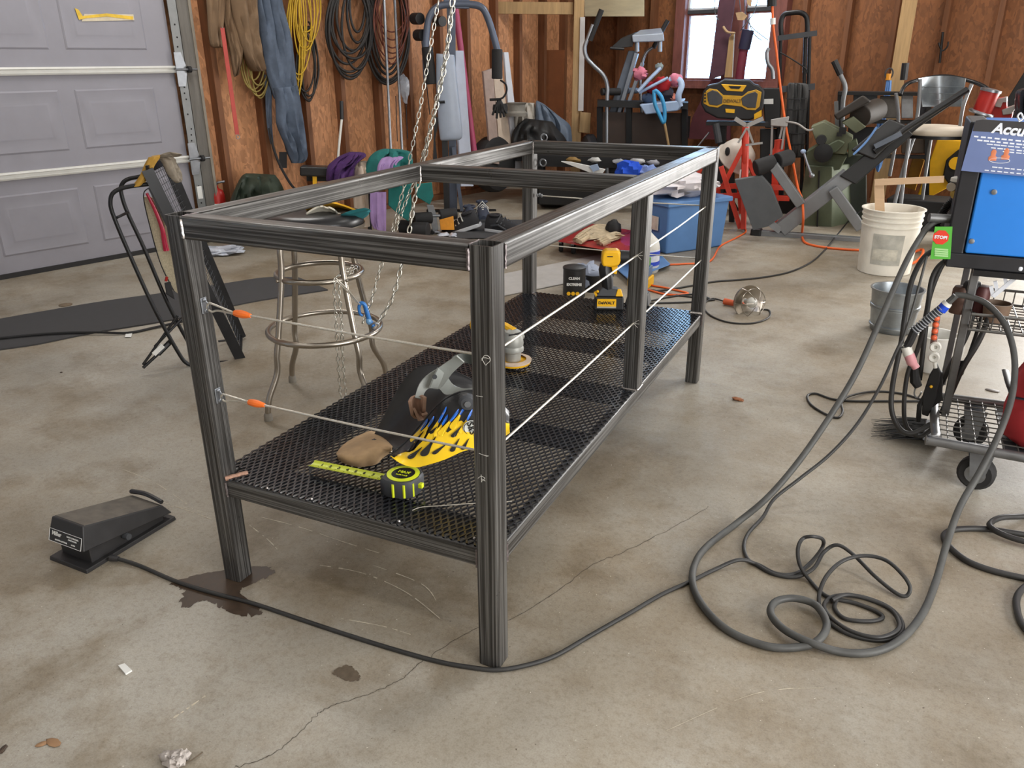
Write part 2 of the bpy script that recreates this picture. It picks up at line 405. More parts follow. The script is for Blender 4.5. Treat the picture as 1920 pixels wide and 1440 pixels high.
scratch([(490, 970), (560, 988), (640, 1015), (720, 1040)], .0022, 4); scratch([(468, 985), (500, 1010), (520, 1030)], .0016, 5); scratch([(600, 1060), (680, 1075), (760, 1110), (825, 1160)], .0022, 6); scratch([(700, 1060), (790, 1095), (820, 1130)], .0016, 7)
scratch([(320, 1350), (350, 1330), (385, 1305)], .003, 8); scratch([(640, 1160), (720, 1175), (770, 1190)], .0015, 9); scratch([(1250, 1370), (1420, 1300), (1560, 1290)], .0010, 10)
# ================================================================ left wall: framing with sheathing, garage door
HW = 3.2
g = G(); g.hexa([lw(-7, -.19, 0), lw(4.87, -.19, 0), lw(4.87, -.11, 0), lw(-7, -.11, 0), lw(-7, -.19, HW), lw(4.87, -.19, HW), lw(4.87, -.11, HW), lw(-7, -.11, HW)])
wall_left = struct(g, 'wall_left', m_osb)
def wbar(f, s0, s1, o0, o1, z0, z1):
    g = G(); g.hexa([f(s0, o0, z0), f(s1, o0, z0), f(s1, o1, z0), f(s0, o1, z0), f(s0, o0, z1), f(s1, o0, z1), f(s1, o1, z1), f(s0, o1, z1)]); return g
s0 = .12
for i in range(13):
    s = .27 + .39 * i - (.02 if i % 2 else 0)
    if s > 4.8: break
    wbar(lw, s, s + .042, -.11, -.015, .05, HW).ob('stud', m_stud, wall_left)
wbar(lw, .12, 4.87, -.11, -.015, 0, .045).ob('bottom_plate', m_stud, wall_left)
for k in range(4):
    wbar(lw, .14 + 1.22 * k, .14 + 1.22 * (k + 1) - .004, -.112, -.1, .03, 2.44).ob('osb_panel', m_osb, wall_left)
# garage door
g = G(); g.hexa([lw(-4.9, -.03, .005), lw(-.03, -.03, .005), lw(-.03, -.012, .005), lw(-4.9, -.012, .005), lw(-4.9, -.03, 2.35), lw(-.03, -.03, 2.35), lw(-.03, -.012, 2.35), lw(-4.9, -.012, 2.35)])
door = struct(g, 'door_1', m_door); door['label'] = 'grey sectional overhead garage door with embossed panels and white struts'
zs = [.01, .615, 1.215, 1.815, 2.35]
for k in range(4):
    z0, z1 = zs[k], zs[k + 1] - .006
    sec = wbar(lw, -4.9, -.045, -.012, 0, z0, z1).ob('door_section', m_door, door, bev=.002)
    for c in range(7):
        s1 = -.205 - .625 * c; s0_ = s1 - .525; za, zb = z0 + .125, z1 - .105
        if z1 - z0 < .5: zb = z1 - .08
        # embossed field: outer bead and raised inner field
        def ring(i, o): return [lw(s0_ + i, o, za + i), lw(s1 - i, o, za + i), lw(s1 - i, o, zb - i), lw(s0_ + i, o, zb - i)]
        loops = [ring(0, -.003), ring(.010, .0015), ring(.022, -.0012), ring(.070, -.0012), ring(.080, .0022), ring(.09, .0022)]
        vs = [p for l in loops for p in l]; fs = []
        for a in range(len(loops) - 1):
            for e in range(4): fs.append((a * 4 + e, a * 4 + (e + 1) % 4, a * 4 + 4 + (e + 1) % 4, a * 4 + 4 + e))
        fs.append(tuple(range(len(vs) - 4, len(vs)))); g = G(); g.add([p + BW * .0042 for p in vs], fs); g.ob('embossed_panel', m_door, sec, ang=20)
    if k < 3:
        z = zs[k + 1]; st = G(); prof = [(0, -.022), (.022, -.022), (.026, -.012), (.014, -.006), (.014, .008), (.026, .012), (.022, .024), (0, .024)]
        st.prism([lw(-4.9, o, z + h) for o, h in prof], DW * 4.865); st.ob('strut', m_doorw, door)
g = wbar(lw, -4.9, -.03, -.012, .012, .0, .03); g.ob('bottom_seal', m_rubber, door)
# label smear on upper section
m_ytape = mat('yellow_tape', (214, 176, 52), .6, 0, .2, 20); m_beige = mat('aged_sticker', (196, 184, 160), .7, 0, .12, 20)
st = G(); st.prism([LP(158, 26, .010), LP(250, 27, .010), LP(252, 38, .010), LP(153, 40, .010)], BW * .001); so = st.ob('torn_sticker', m_beige, door)
st = G(); st.prism([LP(140, 15, .012), LP(147, 18, .012), LP(155, 30, .012), LP(200, 25, .012), (LP(250, 31, .012)), LP(249, 37, .012), LP(200, 31, .012), LP(163, 34, .012), LP(148, 37, .012)], BW * .001); st.ob('yellow_strip', m_ytape, so)
# track and jamb
m_trk = mat('galvanised_track', (132, 134, 134), .5, .35, .12, 14)
tr = wbar(lw, -.028, .032, .028, .032, .02, 2.6).ob('track', m_trk, door)
wbar(lw, .03, .034, -.02, .03, .02, 2.6).ob('track_flange', m_trk, tr)
m_hole = mat('dark_hole', (16, 16, 18), .8, 0, .1, 10)
for z in [.18, .3, .38, .42, .62, .74, .78, .82, .92, 1.02, 1.06, 1.1, 1.3, 1.36, 1.42, 1.5]:
    g = G(); g.lathe([(.006, 0), (.006, .0015)], lw(.004 + .006 * math.sin(z * 40), .0315, z), 8, BW); g.ob('slot', m_hole, tr)
for z in (.615, 1.215, 1.815):
    g = G(); g.prism([lw(-.04, .036, z - .11), lw(.012, .036, z - .11), lw(.034, .036, z - .03), lw(.034, .036, z + .03), lw(.012, .036, z + .11), lw(-.04, .036, z + .11)], BW * .004)
    h = g.ob('hinge', m_zinc, door)
    G().cyl(lw(-.05, .05, z), lw(.11, .05, z), .008, n=10).ob('roller_stem', m_zinc, h); G().cyl(lw(.04, .05, z), lw(.062, .05, z), .022, n=14).ob('roller', m_rubber, h)
g = G(); g.bb((0, 0, 0), (.03, .001, .05)); st = G(); st.prism([lw(-.018, .0335, .33), lw(.02, .0335, .33), lw(.02, .0335, .42), lw(-.018, .0335, .42)], BW * .0008); st.ob('warning_sticker', m_paper, tr)
jamb = wbar(lw, .045, .125, -.11, .02, 0, 2.7); struct(jamb, 'trim_1', mat('grey_jamb_wood', (104, 100, 94), .7, 0, .2, 6, .1, (6, 6, .6)))['label'] = 'grey weathered wooden jamb beside the garage door track'
jt = wbar(lw, .125, .145, -.11, .03, 0, 2.7); struct(jt, 'trim_2', mat('jamb_edge', (132, 124, 112), .7, 0, .2, 6))['label'] = 'thin pale edge strip along the garage door jamb'
# ================================================================ back wall with window
WS0, WS1, WZ0, WZ1 = 1.20, 2.25, 1.06, 3.0
g = G()
for a, b, z0, z1 in ((-.2, WS0, 0, HW), (WS1, 6.6, 0, HW), (WS0, WS1, 0, WZ0), (WS0, WS1, WZ1, HW)):
    g.hexa([bw(a, -.19, z0), bw(b, -.19, z0), bw(b, -.11, z0), bw(a, -.11, z0), bw(a, -.19, z1), bw(b, -.19, z1), bw(b, -.11, z1), bw(a, -.11, z1)])
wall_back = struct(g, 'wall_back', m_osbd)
for i in range(16):
    s = .02 + .405 * i
    if WS0 - .06 < s < WS1 + .02: continue
    wbar(bw, s, s + .042, -.11, -.015, .045, HW).ob('stud', m_stud, wall_back)
wbar(bw, 0, 6.4, -.11, -.015, 0, .045).ob('bottom_plate', m_stud, wall_back)
for k in range(5):
    a, b = .01 + 1.22 * k, .01 + 1.22 * (k + 1) - .005
    if a < WS1 and b > WS0:
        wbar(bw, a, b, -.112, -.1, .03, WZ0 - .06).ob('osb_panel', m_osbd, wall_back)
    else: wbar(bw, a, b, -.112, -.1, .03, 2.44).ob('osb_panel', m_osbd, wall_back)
win = struct(wbar(bw, WS0 - .06, WS1 + .06, -.10, .02, WZ0 - .05, WZ0 + .0), 'window_1', m_trimred); win['label'] = 'bright twin sash window in dark red frame'
wbar(bw, WS0 - .1, WS1 + .1, -.1, .05, WZ0 - .075, WZ0 - .05).ob('window_sill', m_trimred, win)
for a, b in ((WS0 - .06, WS0 + .045), (1.70, 1.885), (WS1 - .08, WS1 + .06)):
    wbar(bw, a, b, -.12, .01, WZ0, WZ1).ob('window_frame', m_trimred, win)
wbar(bw, WS0 - .06, WS1 + .06, -.1, .02, WZ1 - .02, WZ1 + .06).ob('window_head', m_trimred, win)
m_sash = mat('white_sash', (206, 210, 214), .5, 0, .05, 10)
def glass():
    m = bpy.data.materials.new('window_glass'); m.use_nodes = True; nt = m.node_tree
    b = nt.nodes['Principled BSDF']; b.inputs['Base Color'].default_value = (.97, 1, 1, 1); b.inputs['Roughness'].default_value = .0; b.inputs['Alpha'].default_value = .12; b.inputs['IOR'].default_value = 1.45
    return m
m_glass = glass()
for a, b in ((WS0 + .045, 1.70), (1.885, WS1 - .08)):
    for z0, z1 in ((WZ0, 1.69), (1.72, WZ1 - .02)):
        sash = G(); t = .02
        for q in ((a, a + t, z0, z1), (b - t, b, z0, z1), (a, b, z0, z0 + t), (a, b, z1 - t, z1)):
            x = wbar(bw, q[0], q[1], -.1, -.06, q[2], q[3]); sash.add(x.v, x.f)
        so = sash.ob('sash', m_sash if z0 > 1.5 else m_trimred, win)
        wbar(bw, a + t, b - t, -.083, -.078, z0 + t, z1 - t).ob('pane', m_glass, so)
    wbar(bw, a, b, -.1, -.05, 1.688, 1.722).ob('meeting_rail', m_dgrey, win)
# unseen remaining shell: closed right wall, wall behind the camera, ceiling
m_plain = mat('plain_boarded_wall', (186, 180, 172), .8, 0, .1, 3)
g = G(); g.bb((4.4, -4.2, 0), (4.5, 9, HC)); struct(g, 'wall_right', m_plain)
for (p_, t_, a_, b_), lb in zip(FILL_PANELS, ('wide added fill light panel on the right hand wall', 'narrow added fill light panel in the far right corner')):
    d_ = (V(t_) - V(p_)).normalized(); pn = T('fill_panel', lb, 'light', V(p_) - d_ * .03 - UZ * b_ / 2)  # housings of the added fill panels, outside the frame
    G().box(V(p_) - d_ * .03, (a_ + .1, b_ + .1, .04), MX(frame(d_)).transposed()).ob('housing', mat('white_housing', (225, 225, 222), .5, 0, .04, 10), pn)
g = G(); g.bb((-6, -4.2, 0), (4.5, -4.1, HC)); struct(g, 'wall_front', m_plain)
g = G(); g.bb((-6, -4.2, HC), (4.6, 10, HC + .08)); struct(g, 'ceiling', mat('pale_ceiling_board', (200, 199, 197), .8, 0, .08, 3))
m_tube = mat('lamp_housing', (225, 225, 222), .5, 0, .04, 10)
for i, (x, y, p) in enumerate(ADDED_LAMPS):  # unseen fixtures added for the overhead light
    t = T('added_tube_lamp', ['added tube lamp on ceiling behind the foot pedal end', 'added tube lamp on ceiling above the camera', 'added tube lamp on ceiling close to garage door', 'added tube lamp on ceiling above the welding cart', 'added tube lamp on ceiling nearest the window', 'added tube lamp on ceiling above the bar chair'][i], 'lamp', (x, y, HC - .10), 0, 'added ceiling tube lamps')
    G().bb((x - .62, y - .09, HC - .06), (x + .62, y + .09, HC)).ob('housing', m_tube, t, bev=.01)
    for k in (-.045, .045): G().cyl((x - .58, y + k, HC - .08), (x + .58, y + k, HC - .08), .016, n=10).ob('tube', m_tube, t)
    area('added_tube_light', (x, y, HC - .115), (x, y, 0), 1.2, .18, p, (1, .98, .94))
# ================================================================ workbench
W, L, H, t, S, YM = .805, 1.917, .951, .0508, .3017, .983
bench = T('workbench', 'welded bare steel tube workbench frame with black mesh lower shelf', 'workbench', (W / 2, L / 2, 0))
def sqtube(p0, p1, w=t, h=t, wall=.0032, r=.006):
    """hollow tube with rounded corners, open ends; w along local x, h along local y"""
    p0, p1 = V(p0), V(p1); d = (p1 - p0).normalized()
    x, y = (V((1, 0, 0)), V((0, 1, 0))) if abs(d.z) > .9 else ((V((0, 0, 1)).cross(d)), V((0, 0, 1)))
    def loop(p, a, b, r):
        o = []
        for sx, sy, a0 in ((1, 1, 0), (-1, 1, 90), (-1, -1, 180), (1, -1, 270)):
            for k in range(4):
                an = math.radians(a0 + 30 * k); o.append(p + x * (sx * (a / 2 - r) + r * math.cos(an)) + y * (sy * (b / 2 - r) + r * math.sin(an)))
        return o
    ls = [loop(p0, w - 2 * wall, h - 2 * wall, .003), loop(p0, w, h, r), loop(p1, w, h, r), loop(p1, w - 2 * wall, h - 2 * wall, .003)]
    n = 16; g = G(); fs = []
    for i in range(4):
        j = (i + 1) % 4
        for k in range(n): fs.append((i * n + k, i * n + (k + 1) % n, j * n + (k + 1) % n, j * n + k))
    g.add([p for l in ls for p in l], fs); return g
SX, SY, SZ = steel('x'), steel('y'), steel('z')
h2 = t / 2
legs = {}
for nm, x, y in (('nl', h2, h2), ('nr', W - h2, h2), ('fl', h2, L - h2), ('fr', W - h2, L - h2)):
    legs[nm] = sqtube((x, y, .002), (x, y, H)).ob('leg', SZ, bench, ang=5)
legs['mid'] = sqtube((W - h2, YM + h2, S + .002), (W - h2, YM + h2, H - t)).ob('leg', SZ, bench, ang=5)
zt = H - h2
sqtube((t, h2, zt), (W - t, h2, zt)).ob('top_rail', SX, bench, ang=5)
sqtube((t, L - h2, zt), (W - t, L - h2, zt)).ob('top_rail', SX, bench, ang=5)
sqtube((h2, t, zt), (h2, L - t, zt)).ob('top_rail', SY, bench, ang=5)
sqtube((W - h2, t, zt), (W - h2, L - t, zt)).ob('top_rail', SY, bench, ang=5)
sqtube((t, YM + h2, zt), (W - t, YM + h2, zt)).ob('cross_rail', SX, bench, ang=5)
zr = S - .024; rw = .03
sqtube((t, .008 + rw / 2, zr), (W - t, .008 + rw / 2, zr), rw, .048).ob('shelf_rail', SX, bench, ang=5)
sqtube((t, L - .008 - rw / 2, zr), (W - t, L - .008 - rw / 2, zr), rw, .048).ob('shelf_rail', SX, bench, ang=5)
sqtube((.006 + rw / 2, t, zr), (.006 + rw / 2, L - t, zr), rw, .048).ob('shelf_rail', SY, bench, ang=5)
sqtube((W - .006 - rw / 2, t, zr), (W - .006 - rw / 2, L - t, zr), rw, .048).ob('shelf_rail', SY, bench, ang=5)
m_support = mat('blackened_flat_bar', (34, 36, 44), .5, .4, .2, 20)
for y, wd in ((.085, .09), (.60, .11), (.95, .13), (1.36, .14), (1.70, .14), (1.85, .05)):
    G().bb((.04, y - wd / 2, S - .018), (W - .04, y + wd / 2, S - .010)).ob('shelf_support', m_support, bench)
for x in (.095,):
    G().bb((x - .05, .05, S - .0185), (x + .05, L - .05, S - .0105)).ob('shelf_support', m_support, bench)
# expanded metal: zig-zag strands, neighbours touching in turn
m_mesh = mat('black_expanded_metal', (30, 31, 35), .22, 0, .25, 60)
g = G(); p = .0098; q = .0145; x0, x1, y0, y1 = .008, W - .010, .010, L - .012
nl_, ns_ = int((x1 - x0) / p), int((y1 - y0) / q)
zm = S + .0016
for i in range(nl_ + 1):
    xc = x0 + i * p; vs = []; fs = []; n0 = 0
    for j in range(ns_ + 1):
        y = y0 + j * q
        inleg = (xc < t + .004 or xc > W - t - .004) and (y < t + .004 or y > L - t - .004)
        inleg = inleg or (xc > W - t - .004 and YM - .004 < y < YM + t + .004)
        if inleg: n0 = 0; continue
        a = (p / 2 - .0008) * (1 if (i + j) % 2 else -1); up = .0005 * (1 if (i + j) % 2 else -1)
        k = len(vs)
        # leaning strand section
        for dx, dz in ((-.0028, .0018), (-.0021, -.0014), (.0028, -.0007), (.0023, .0018)): vs.append(V((xc + a + dx, y, zm + up + dz)))
        if n0:
            for e in range(4): fs.append((k - 4 + e, k - 4 + (e + 1) % 4, k + (e + 1) % 4, k + e))
        n0 = 1
    g.add(vs, fs)
o = g.ob('expanded_mesh', m_mesh, bench, ang=30); o['kind'] = 'stuff'; o['label'] = 'black diamond expanded metal sheet'
# weld beads
m_weld = mat('bright_weld', (176, 170, 166), .32, .9, .3, 200)
m_weldb = mat('heat_blued_weld', (120, 112, 112), .38, .85, .35, 160)
def weld(a, b, r=.0035, m=None):
    a, b = V(a), V(b); n = max(4, int((b - a).length / .0035)); g = G()
    pts = [a + (b - a) * (i / n) + V((random.uniform(-1, 1), random.uniform(-1, 1), random.uniform(-1, 1))) * .0006 for i in range(n + 1)]
    g.tube(pts, r, 6, rf=lambda t: r * (1 + .28 * math.sin(t * n * PI)))
    g.ob('weld_bead', m or m_weld, bench)
for x in (t, W - t):
    weld((x, -.0005, H - .006), (x, -.0005, H - t + .004), m=m_weldb if x > .4 else m_weld); weld((x, .004, H), (x, t - .006, H), .0018, m_weldb)
    weld((x, L - t, H - .004), (x, L - t, H - t)); weld((x, YM - .0005, H - .004), (x, YM - .0005, H - t + .002))
    weld((x, .006, S - .004), (x, .006, S - .046), .004, m_weldb)
for y in (t, L - t):
    weld((W + .0003, y, H - .004), (W + .0003, y, H - t), .0022, m_weldb); weld((W - .003, y, S), (W - .003, y, S - .046), .004, m_weldb)
weld((W - t, t + .002, S), (W - t + .03, t + .002, S), .003); weld((W - t + .002, YM, S + .002), (W - .004, YM, S + .002), .003); weld((W - .002, YM, S + .003), (W - .002, YM + t, S + .003), .0028)
weld((W - t, L - t, S + .004), (W - .004, L - t, S + .004), .006)
weld((t + .001, .008, S + .004), (t + .03, .055, S + .004), .006, mat('rusty_slag', (170, 132, 112), .8, 0, .3, 120))
weld((t, L - t, S + .004), (t + .02, L - t - .01, S + .004), .005)
for x, y in ((.18, .012), (.31, .016), (.55, .02), (.735, .03)):
    G().ell((x, y, S + .006), (.004, .003, .003), 6, 4).ob('tack', m_weld, bench)
# scribed soapstone marks on the near right leg
m_mark = mat('soapstone_mark', (200, 198, 190), .8, 0, .1, 30)
def onleg(x, y): return plane(x, y, V((0, 1, 0)), -.0006)
for pts in ([(903, 676), (908, 667), (916, 668), (919, 676), (913, 682), (910, 684), (903, 672)], [(904, 671), (911, 671), (917, 673)], [(903, 898), (910, 902)], [(896, 897), (902, 893), (909, 897), (903, 902)], [(902, 890), (903, 904)], [(893, 742), (905, 744)], [(898, 850), (914, 856)], [(905, 853), (916, 855)]):
    G().tube(cr([onleg(*q) for q in pts], 4), .0006, 4).ob('chalk_mark', m_mark, legs['nr'])
# safety cables strung along the legs
def yplane(x, y, yy): return plane(x, y, V((0, 1, 0)), yy)
z1 = yplane(886, 663, h2).z; z2 = yplane(888, 843, h2).z
m_or = mat('orange_sleeve', (250, 120, 40), .5, 0, .06, 20)
ex = []
for z, pa, pb in ((z1, (395, 577), (470, 592)), (z2, (425, 747), (496, 760))):
    e = yplane(*pa, h2); e.x = t + .012; k1 = yplane(*pb, h2); nr = V((W - t, h2, z))
    xx = e.x + .02
    k0 = k1 - (V((W - t, h2, z)) - k1).normalized() * .046
    cb = G(); cb.tube(cr([k1, (k1 + nr) / 2 - V((0, 0, .002)), nr], 6), .0026, 6); cable = cb.ob('safety_cable', m_wire, bench)
    # loop through the ring
    lp = cr([k0, V((e.x + .022, h2 - .006, e.z + .012)), V((e.x + .006, h2 - .002, e.z + .010)), V((e.x - .002, h2, e.z - .002)), V((e.x + .008, h2 + .002, e.z - .010)), V((e.x + .026, h2 + .004, e.z - .006)), k0 - V((0, 0, .003))], 5)
    G().tube(lp, .0024, 6).ob('cable_loop', m_wire, cable)
    d = (k1 - k0).length; G().tube([k0 + (k1 - k0) * i / 7 for i in range(8)], .006, 10, rf=lambda s: .0035 + .0055 * math.sin(PI * min(1, s * .75 + .2)) ).ob('crimp_sleeve', m_or, cable)['label'] = 'bright orange crimp sleeve'
    # pad eye on the leg
    pe = G().bb((t, h2 - .009, e.z - .016), (t + .003, h2 + .009, e.z + .022)).ob('pad_eye', m_zinc, bench, bev=.002)
    for dz in (-.010, .016): G().ell((t + .004, h2, e.z + dz), (.003, .005, .005), 8, 5).ob('rivet', m_zinc, pe)
    G().tube(cr([(t + .002, h2, e.z + .018), (t + .010, h2, e.z + .012), (t + .013, h2, e.z), (t + .010, h2, e.z - .008), (t + .002, h2, e.z - .012)], 5), .0022, 6).ob('eye_ring', m_zinc, pe)
    # right side through the middle leg, then along the back
    xr = W - h2
    for a, b in (((xr, t, z), (xr, YM + .001, z - .004)), ((xr, YM + t, z - .004), (xr, L - t, z)), ((W - t, L - h2, z), (t + .03, L - h2, z - .004))):
        G().tube([a, V(a) + (V(b) - V(a)) * .5 - V((0, 0, .003)), b], .0026, 6).ob('safety_cable', m_wire, bench)
    # scribed cross marks where the cable enters the legs
    for px, zz in ((xr, z - .004),):
        for dx, dz in ((.016, .012), (.014, -.012), (.018, 0)): G().tube([(px, YM - .0006, zz), (px + dx, YM - .0006, zz + dz)], .0005, 4).ob('chalk_mark', m_mark, legs['mid'])
    for i in range(3): G().ell((t + .030 - .009 * i, L - h2, z - .004 + .003 * (i % 2)), (.006, .006, .008), 8, 5).ob('cable_clamp', m_zinc, bench)
# tie wire left on the shelf
# ================================================================ things on the lower shelf
ZS = S + .0045
# ---- tape measure
tp = fp(762, 925, ZS); a0 = fp(583, 871, ZS + .018); a1 = fp(728, 897, ZS + .018)
bd = (a1 - a0); bd.z = 0; bl = bd.length; bd.normalize(); bn = V((-bd.y, bd.x, 0))
tm = T('tape_measure', 'black and lime yellow tape measure with its blade pulled out', 'tape measure', tp)
m_lime = mat('lime_plastic', (222, 236, 40), .45, 0, .06, 20); m_blade = mat('lime_blade', (190, 200, 52), .4, .1, .08, 20)
cc = a1 + bd * .046 - bn * .008; cc.z = ZS
TS = 1.25
def tl(x, y, z): return V((cc.x, cc.y, ZS)) + bd * (x * TS if x > -.0375 else x + -.0375 * (TS - 1)) + bn * y * TS + UZ * z * 1.05
bod = [(-.034, -.030), (-.020, -.037), (.012, -.037), (.03, -.026), (.036, -.004), (.034, .018), (.02, .034), (-.006, .038), (-.026, .034), (-.036, .02)]
g = G(); n = len(bod)
lv = [(.94, 0), (1, .004), (1, .036), (.93, .041)]
g.add([tl(x * k, y * k, z) for k, z in lv for x, y in bod], [(i * n + j, i * n + (j + 1) % n, (i + 1) * n + (j + 1) % n, (i + 1) * n + j) for i in range(3) for j in range(n)] + [tuple(range(n - 1, -1, -1)), tuple(range(3 * n, 4 * n))])
case = g.ob('case', m_dgrey, tm, ang=50)
g = G(); g.lathe([(.031 * TS, .041 * 1.05), (.0315 * TS, .0425 * 1.05), (.023 * TS, .0435 * 1.05), (.0225 * TS, .041 * 1.05)], tl(0, 0, 0), 28); g.ob('yellow_ring', m_lime, case)
G().lathe([(.0225 * TS, .040 * 1.05), (.0225 * TS, .0425 * 1.05)], tl(0, 0, 0), 24).ob('badge', m_black, case)
rt = -bd * -1
text('MAX', .014, m_lime, tl(0, .004, .0429), bd, bn, tm, 'lettering', bold=.0004); text('TAPE RULE', .0062, m_lime, tl(0, -.008, .0429), bd, bn, tm, 'lettering')
for ang in (-95, -62, -35, 160):
    an = math.radians(ang); r_ = .0375
    pts = [tl(.0372 * math.cos(an), .0378 * math.sin(an), z) for z in (.004, .020, .036)]
    G().tube(pts, .0034, 6, flat=1).ob('grip_stripe', m_lime, case)
G().box(tl(.038, -.004, .022), (.012, .012, .012), MX((bd, bn, UZ)).transposed()).ob('belt_clip', m_lime, tm, bev=.002)
hw = .0125
def bp_(u, v): x = -.034 - bl * (1 - u); return tl(x, .006 + (v - .5) * 2 * hw, .014 + .004 * (2 * v - 1) ** 2 + .004 * (1 - u))
blade = G().grid(bp_, 20, 6, .0006).ob('blade', m_blade, tm)
G().bb((0, 0, 0), (.001, .001, .001)); e0 = tl(-.034 - bl, .006, .012); G().box(e0 + bd * .006 + UZ * .004, (.018, .02, .003), MX((bd, bn, UZ)).transposed()).ob('end_hook', m_zinc, tm)
G().box(e0 - bd * .002 - UZ * .003, (.002, .02, .014), MX((bd, bn, UZ)).transposed()).ob('end_hook', m_zinc, tm)
for k in range(1, 10):
    x = -.034 - bl + k * bl / 9.15
    text(str(k), .014, m_ink, tl(x + .004, .010, .0146 + .004 * (1 - k / 9) + .0016), bd, bn, blade, 'numeral', bold=.0002)
for k in range(1, 37):
    x = -.034 - bl + k * bl / 36.6; ln = .006 if k % 4 else .011
    G().box(tl(x, .006 - hw + ln / 2, .0172 + .004 * (1 - k / 36) - .0012), (.0006, ln, .0005), MX((bd, bn, UZ)).transposed()).ob('tick', m_ink, blade)
# ---- welding helmet lying on the mesh
hb = fp(800, 850, ZS)
he = T('welding_helmet', 'black welding helmet with yellow and blue flames and brown leather bib', 'welding helmet', hb)
hv = VP(V((.50, .33, 0)), 0)
m_hblack = mat('helmet_black', (26, 26, 28), .3, 0, .15, 12, coat=.3); m_hin = mat('helmet_inside', (44, 44, 46), .45, 0, .25, 14)
m_flame = mat('flame_yellow', (248, 204, 24), .35, 0, .08, 16, coat=.3); m_fblue = mat('flame_blue', (36, 110, 214), .4, 0, .05, 16)
m_fwhite = mat('pinstripe_white', (222, 226, 220), .4, 0, .04, 16)
near = VP(V((.545, .215, 0)), 0)
# near (painted) shell wall: outline traced, curved about its long axis
out_top = [(733, 853), (762, 828), (792, 792), (820, 760), (845, 742), (870, 733), (900, 733), (930, 745), (955, 770)]
out_bot = [(733, 853), (752, 868), (778, 875), (800, 871), (835, 860), (868, 845), (900, 838), (930, 828), (955, 810)]
def shell(u, v):
    a = cr_at(out_top, u); b = cr_at(out_bot, u); x = a[0] + (b[0] - a[0]) * v; y = a[1] + (b[1] - a[1]) * v
    d = -.035 * math.sin(PI * min(1, v * .55 + .28)) * math.sin(PI * (u * .7 + .2)) + .075 * (1 - v) - .01
    return near(x, y, d)
def cr_at(pts, u):
    x = u * (len(pts) - 1); i = min(int(x), len(pts) - 2); f = x - i
    g_ = lambda k: pts[min(max(k, 0), len(pts) - 1)]
    a, b, c, d = g_(i - 1), g_(i), g_(i + 1), g_(i + 2)
    return tuple(.5 * (2 * b[k] + (c[k] - a[k]) * f + (2 * a[k] - 5 * b[k] + 4 * c[k] - d[k]) * f * f + (3 * b[k] - a[k] - 3 * c[k] + d[k]) * f ** 3) for k in (0, 1))
G().grid(shell, 28, 14, .003).ob('shell', m_hblack, he, ang=60)
def on_shell(px, py, off=.0012):
    # nearest (u, v) on the shell for a pixel, lifted outwards
    best = None
    for i in range(57):
        u = i / 56; a = cr_at(out_top, u); b = cr_at(out_bot, u)
        for j in range(41):
            v = j / 40; x = a[0] + (b[0] - a[0]) * v; y = a[1] + (b[1] - a[1]) * v; e = (x - px) ** 2 + (y - py) ** 2
            if best is None or e < best[0]: best = (e, u, v)
    P = shell(best[1], best[2]); return near(px, py, (P - near.b).dot(near.n) - off)
def patch(pts, name, m, off, par, sub=3):
    p = cr([V((a, b, 0)) for a, b in pts], sub, True) if sub > 1 else [V((a, b, 0)) for a, b in pts]
    q = [on_shell(a.x, a.y, off) for a in p]; c = on_shell(sum(a.x for a in p) / len(p), sum(a.y for a in p) / len(p), off)
    n = len(q); bk = [x + near.n * .0008 for x in q]
    G().add(q + [c] + bk, [(i, (i + 1) % n, n) for i in range(n)] + [((i + 1) % n, i, n + 1 + i, n + 1 + (i + 1) % n) for i in range(n)]).ob(name, m, par)
yb = G().grid(lambda u, v: shell(u, .52 + .06 * math.sin(u * 40) + (.48 - .06 * math.sin(u * 40)) * v) - near.n * .0035, 28, 8, .0012).ob('flame_field', m_flame, he, ang=60)
for tip, base, wd in (((812, 785), (790, 818), 9), ((835, 768), (806, 822), 9), ((858, 772), (828, 812), 9), ((873, 760), (850, 800), 9), ((884, 772), (866, 808), 8), ((800, 790), (775, 825), 8), ((838, 782), (818, 815), 7)):
    tx, ty = tip; bx, by = base
    patch([(tx, ty), (tx - 1 + (bx - tx) * .4 + wd * .2, ty + (by - ty) * .4 + 1), (bx + wd * .7, by), (bx, by + 6), (bx - wd * .8, by - 1), (tx + (bx - tx) * .5 - wd * .4, ty + (by - ty) * .5)], 'flame_tongue', m_flame, .004, he)
    patch([(tx + 1, ty - 5), (tx + .6, ty + 3), (tx + (bx - tx) * .4 + .6, ty + (by - ty) * .4 + 2), (tx + (bx - tx) * .42 - 1, ty + (by - ty) * .42 - 2)], 'flame_edge', m_fblue, .0052, he)
for a, b, w_ in (((795, 808), (766, 842), 9), ((818, 818), (795, 852), 10), ((792, 838), (770, 858), 8), ((838, 832), (815, 850), 6), ((862, 822), (848, 845), 6), ((866, 798), (850, 818), 6), ((880, 822), (868, 842), 5), ((820, 800), (808, 812), 5)):
    patch([a, ((a[0] + b[0]) / 2 + w_ * .25, (a[1] + b[1]) / 2 + 1), (b[0] + w_ * .8, b[1]), (b[0] - w_ * .3, b[1] + w_ * .35), (b[0] - w_ * .7, b[1] - w_ * .3), ((a[0] + b[0]) / 2 - w_ * .35, (a[1] + b[1]) / 2 - 1)], 'flame_drop', m_hblack, .0056, he)
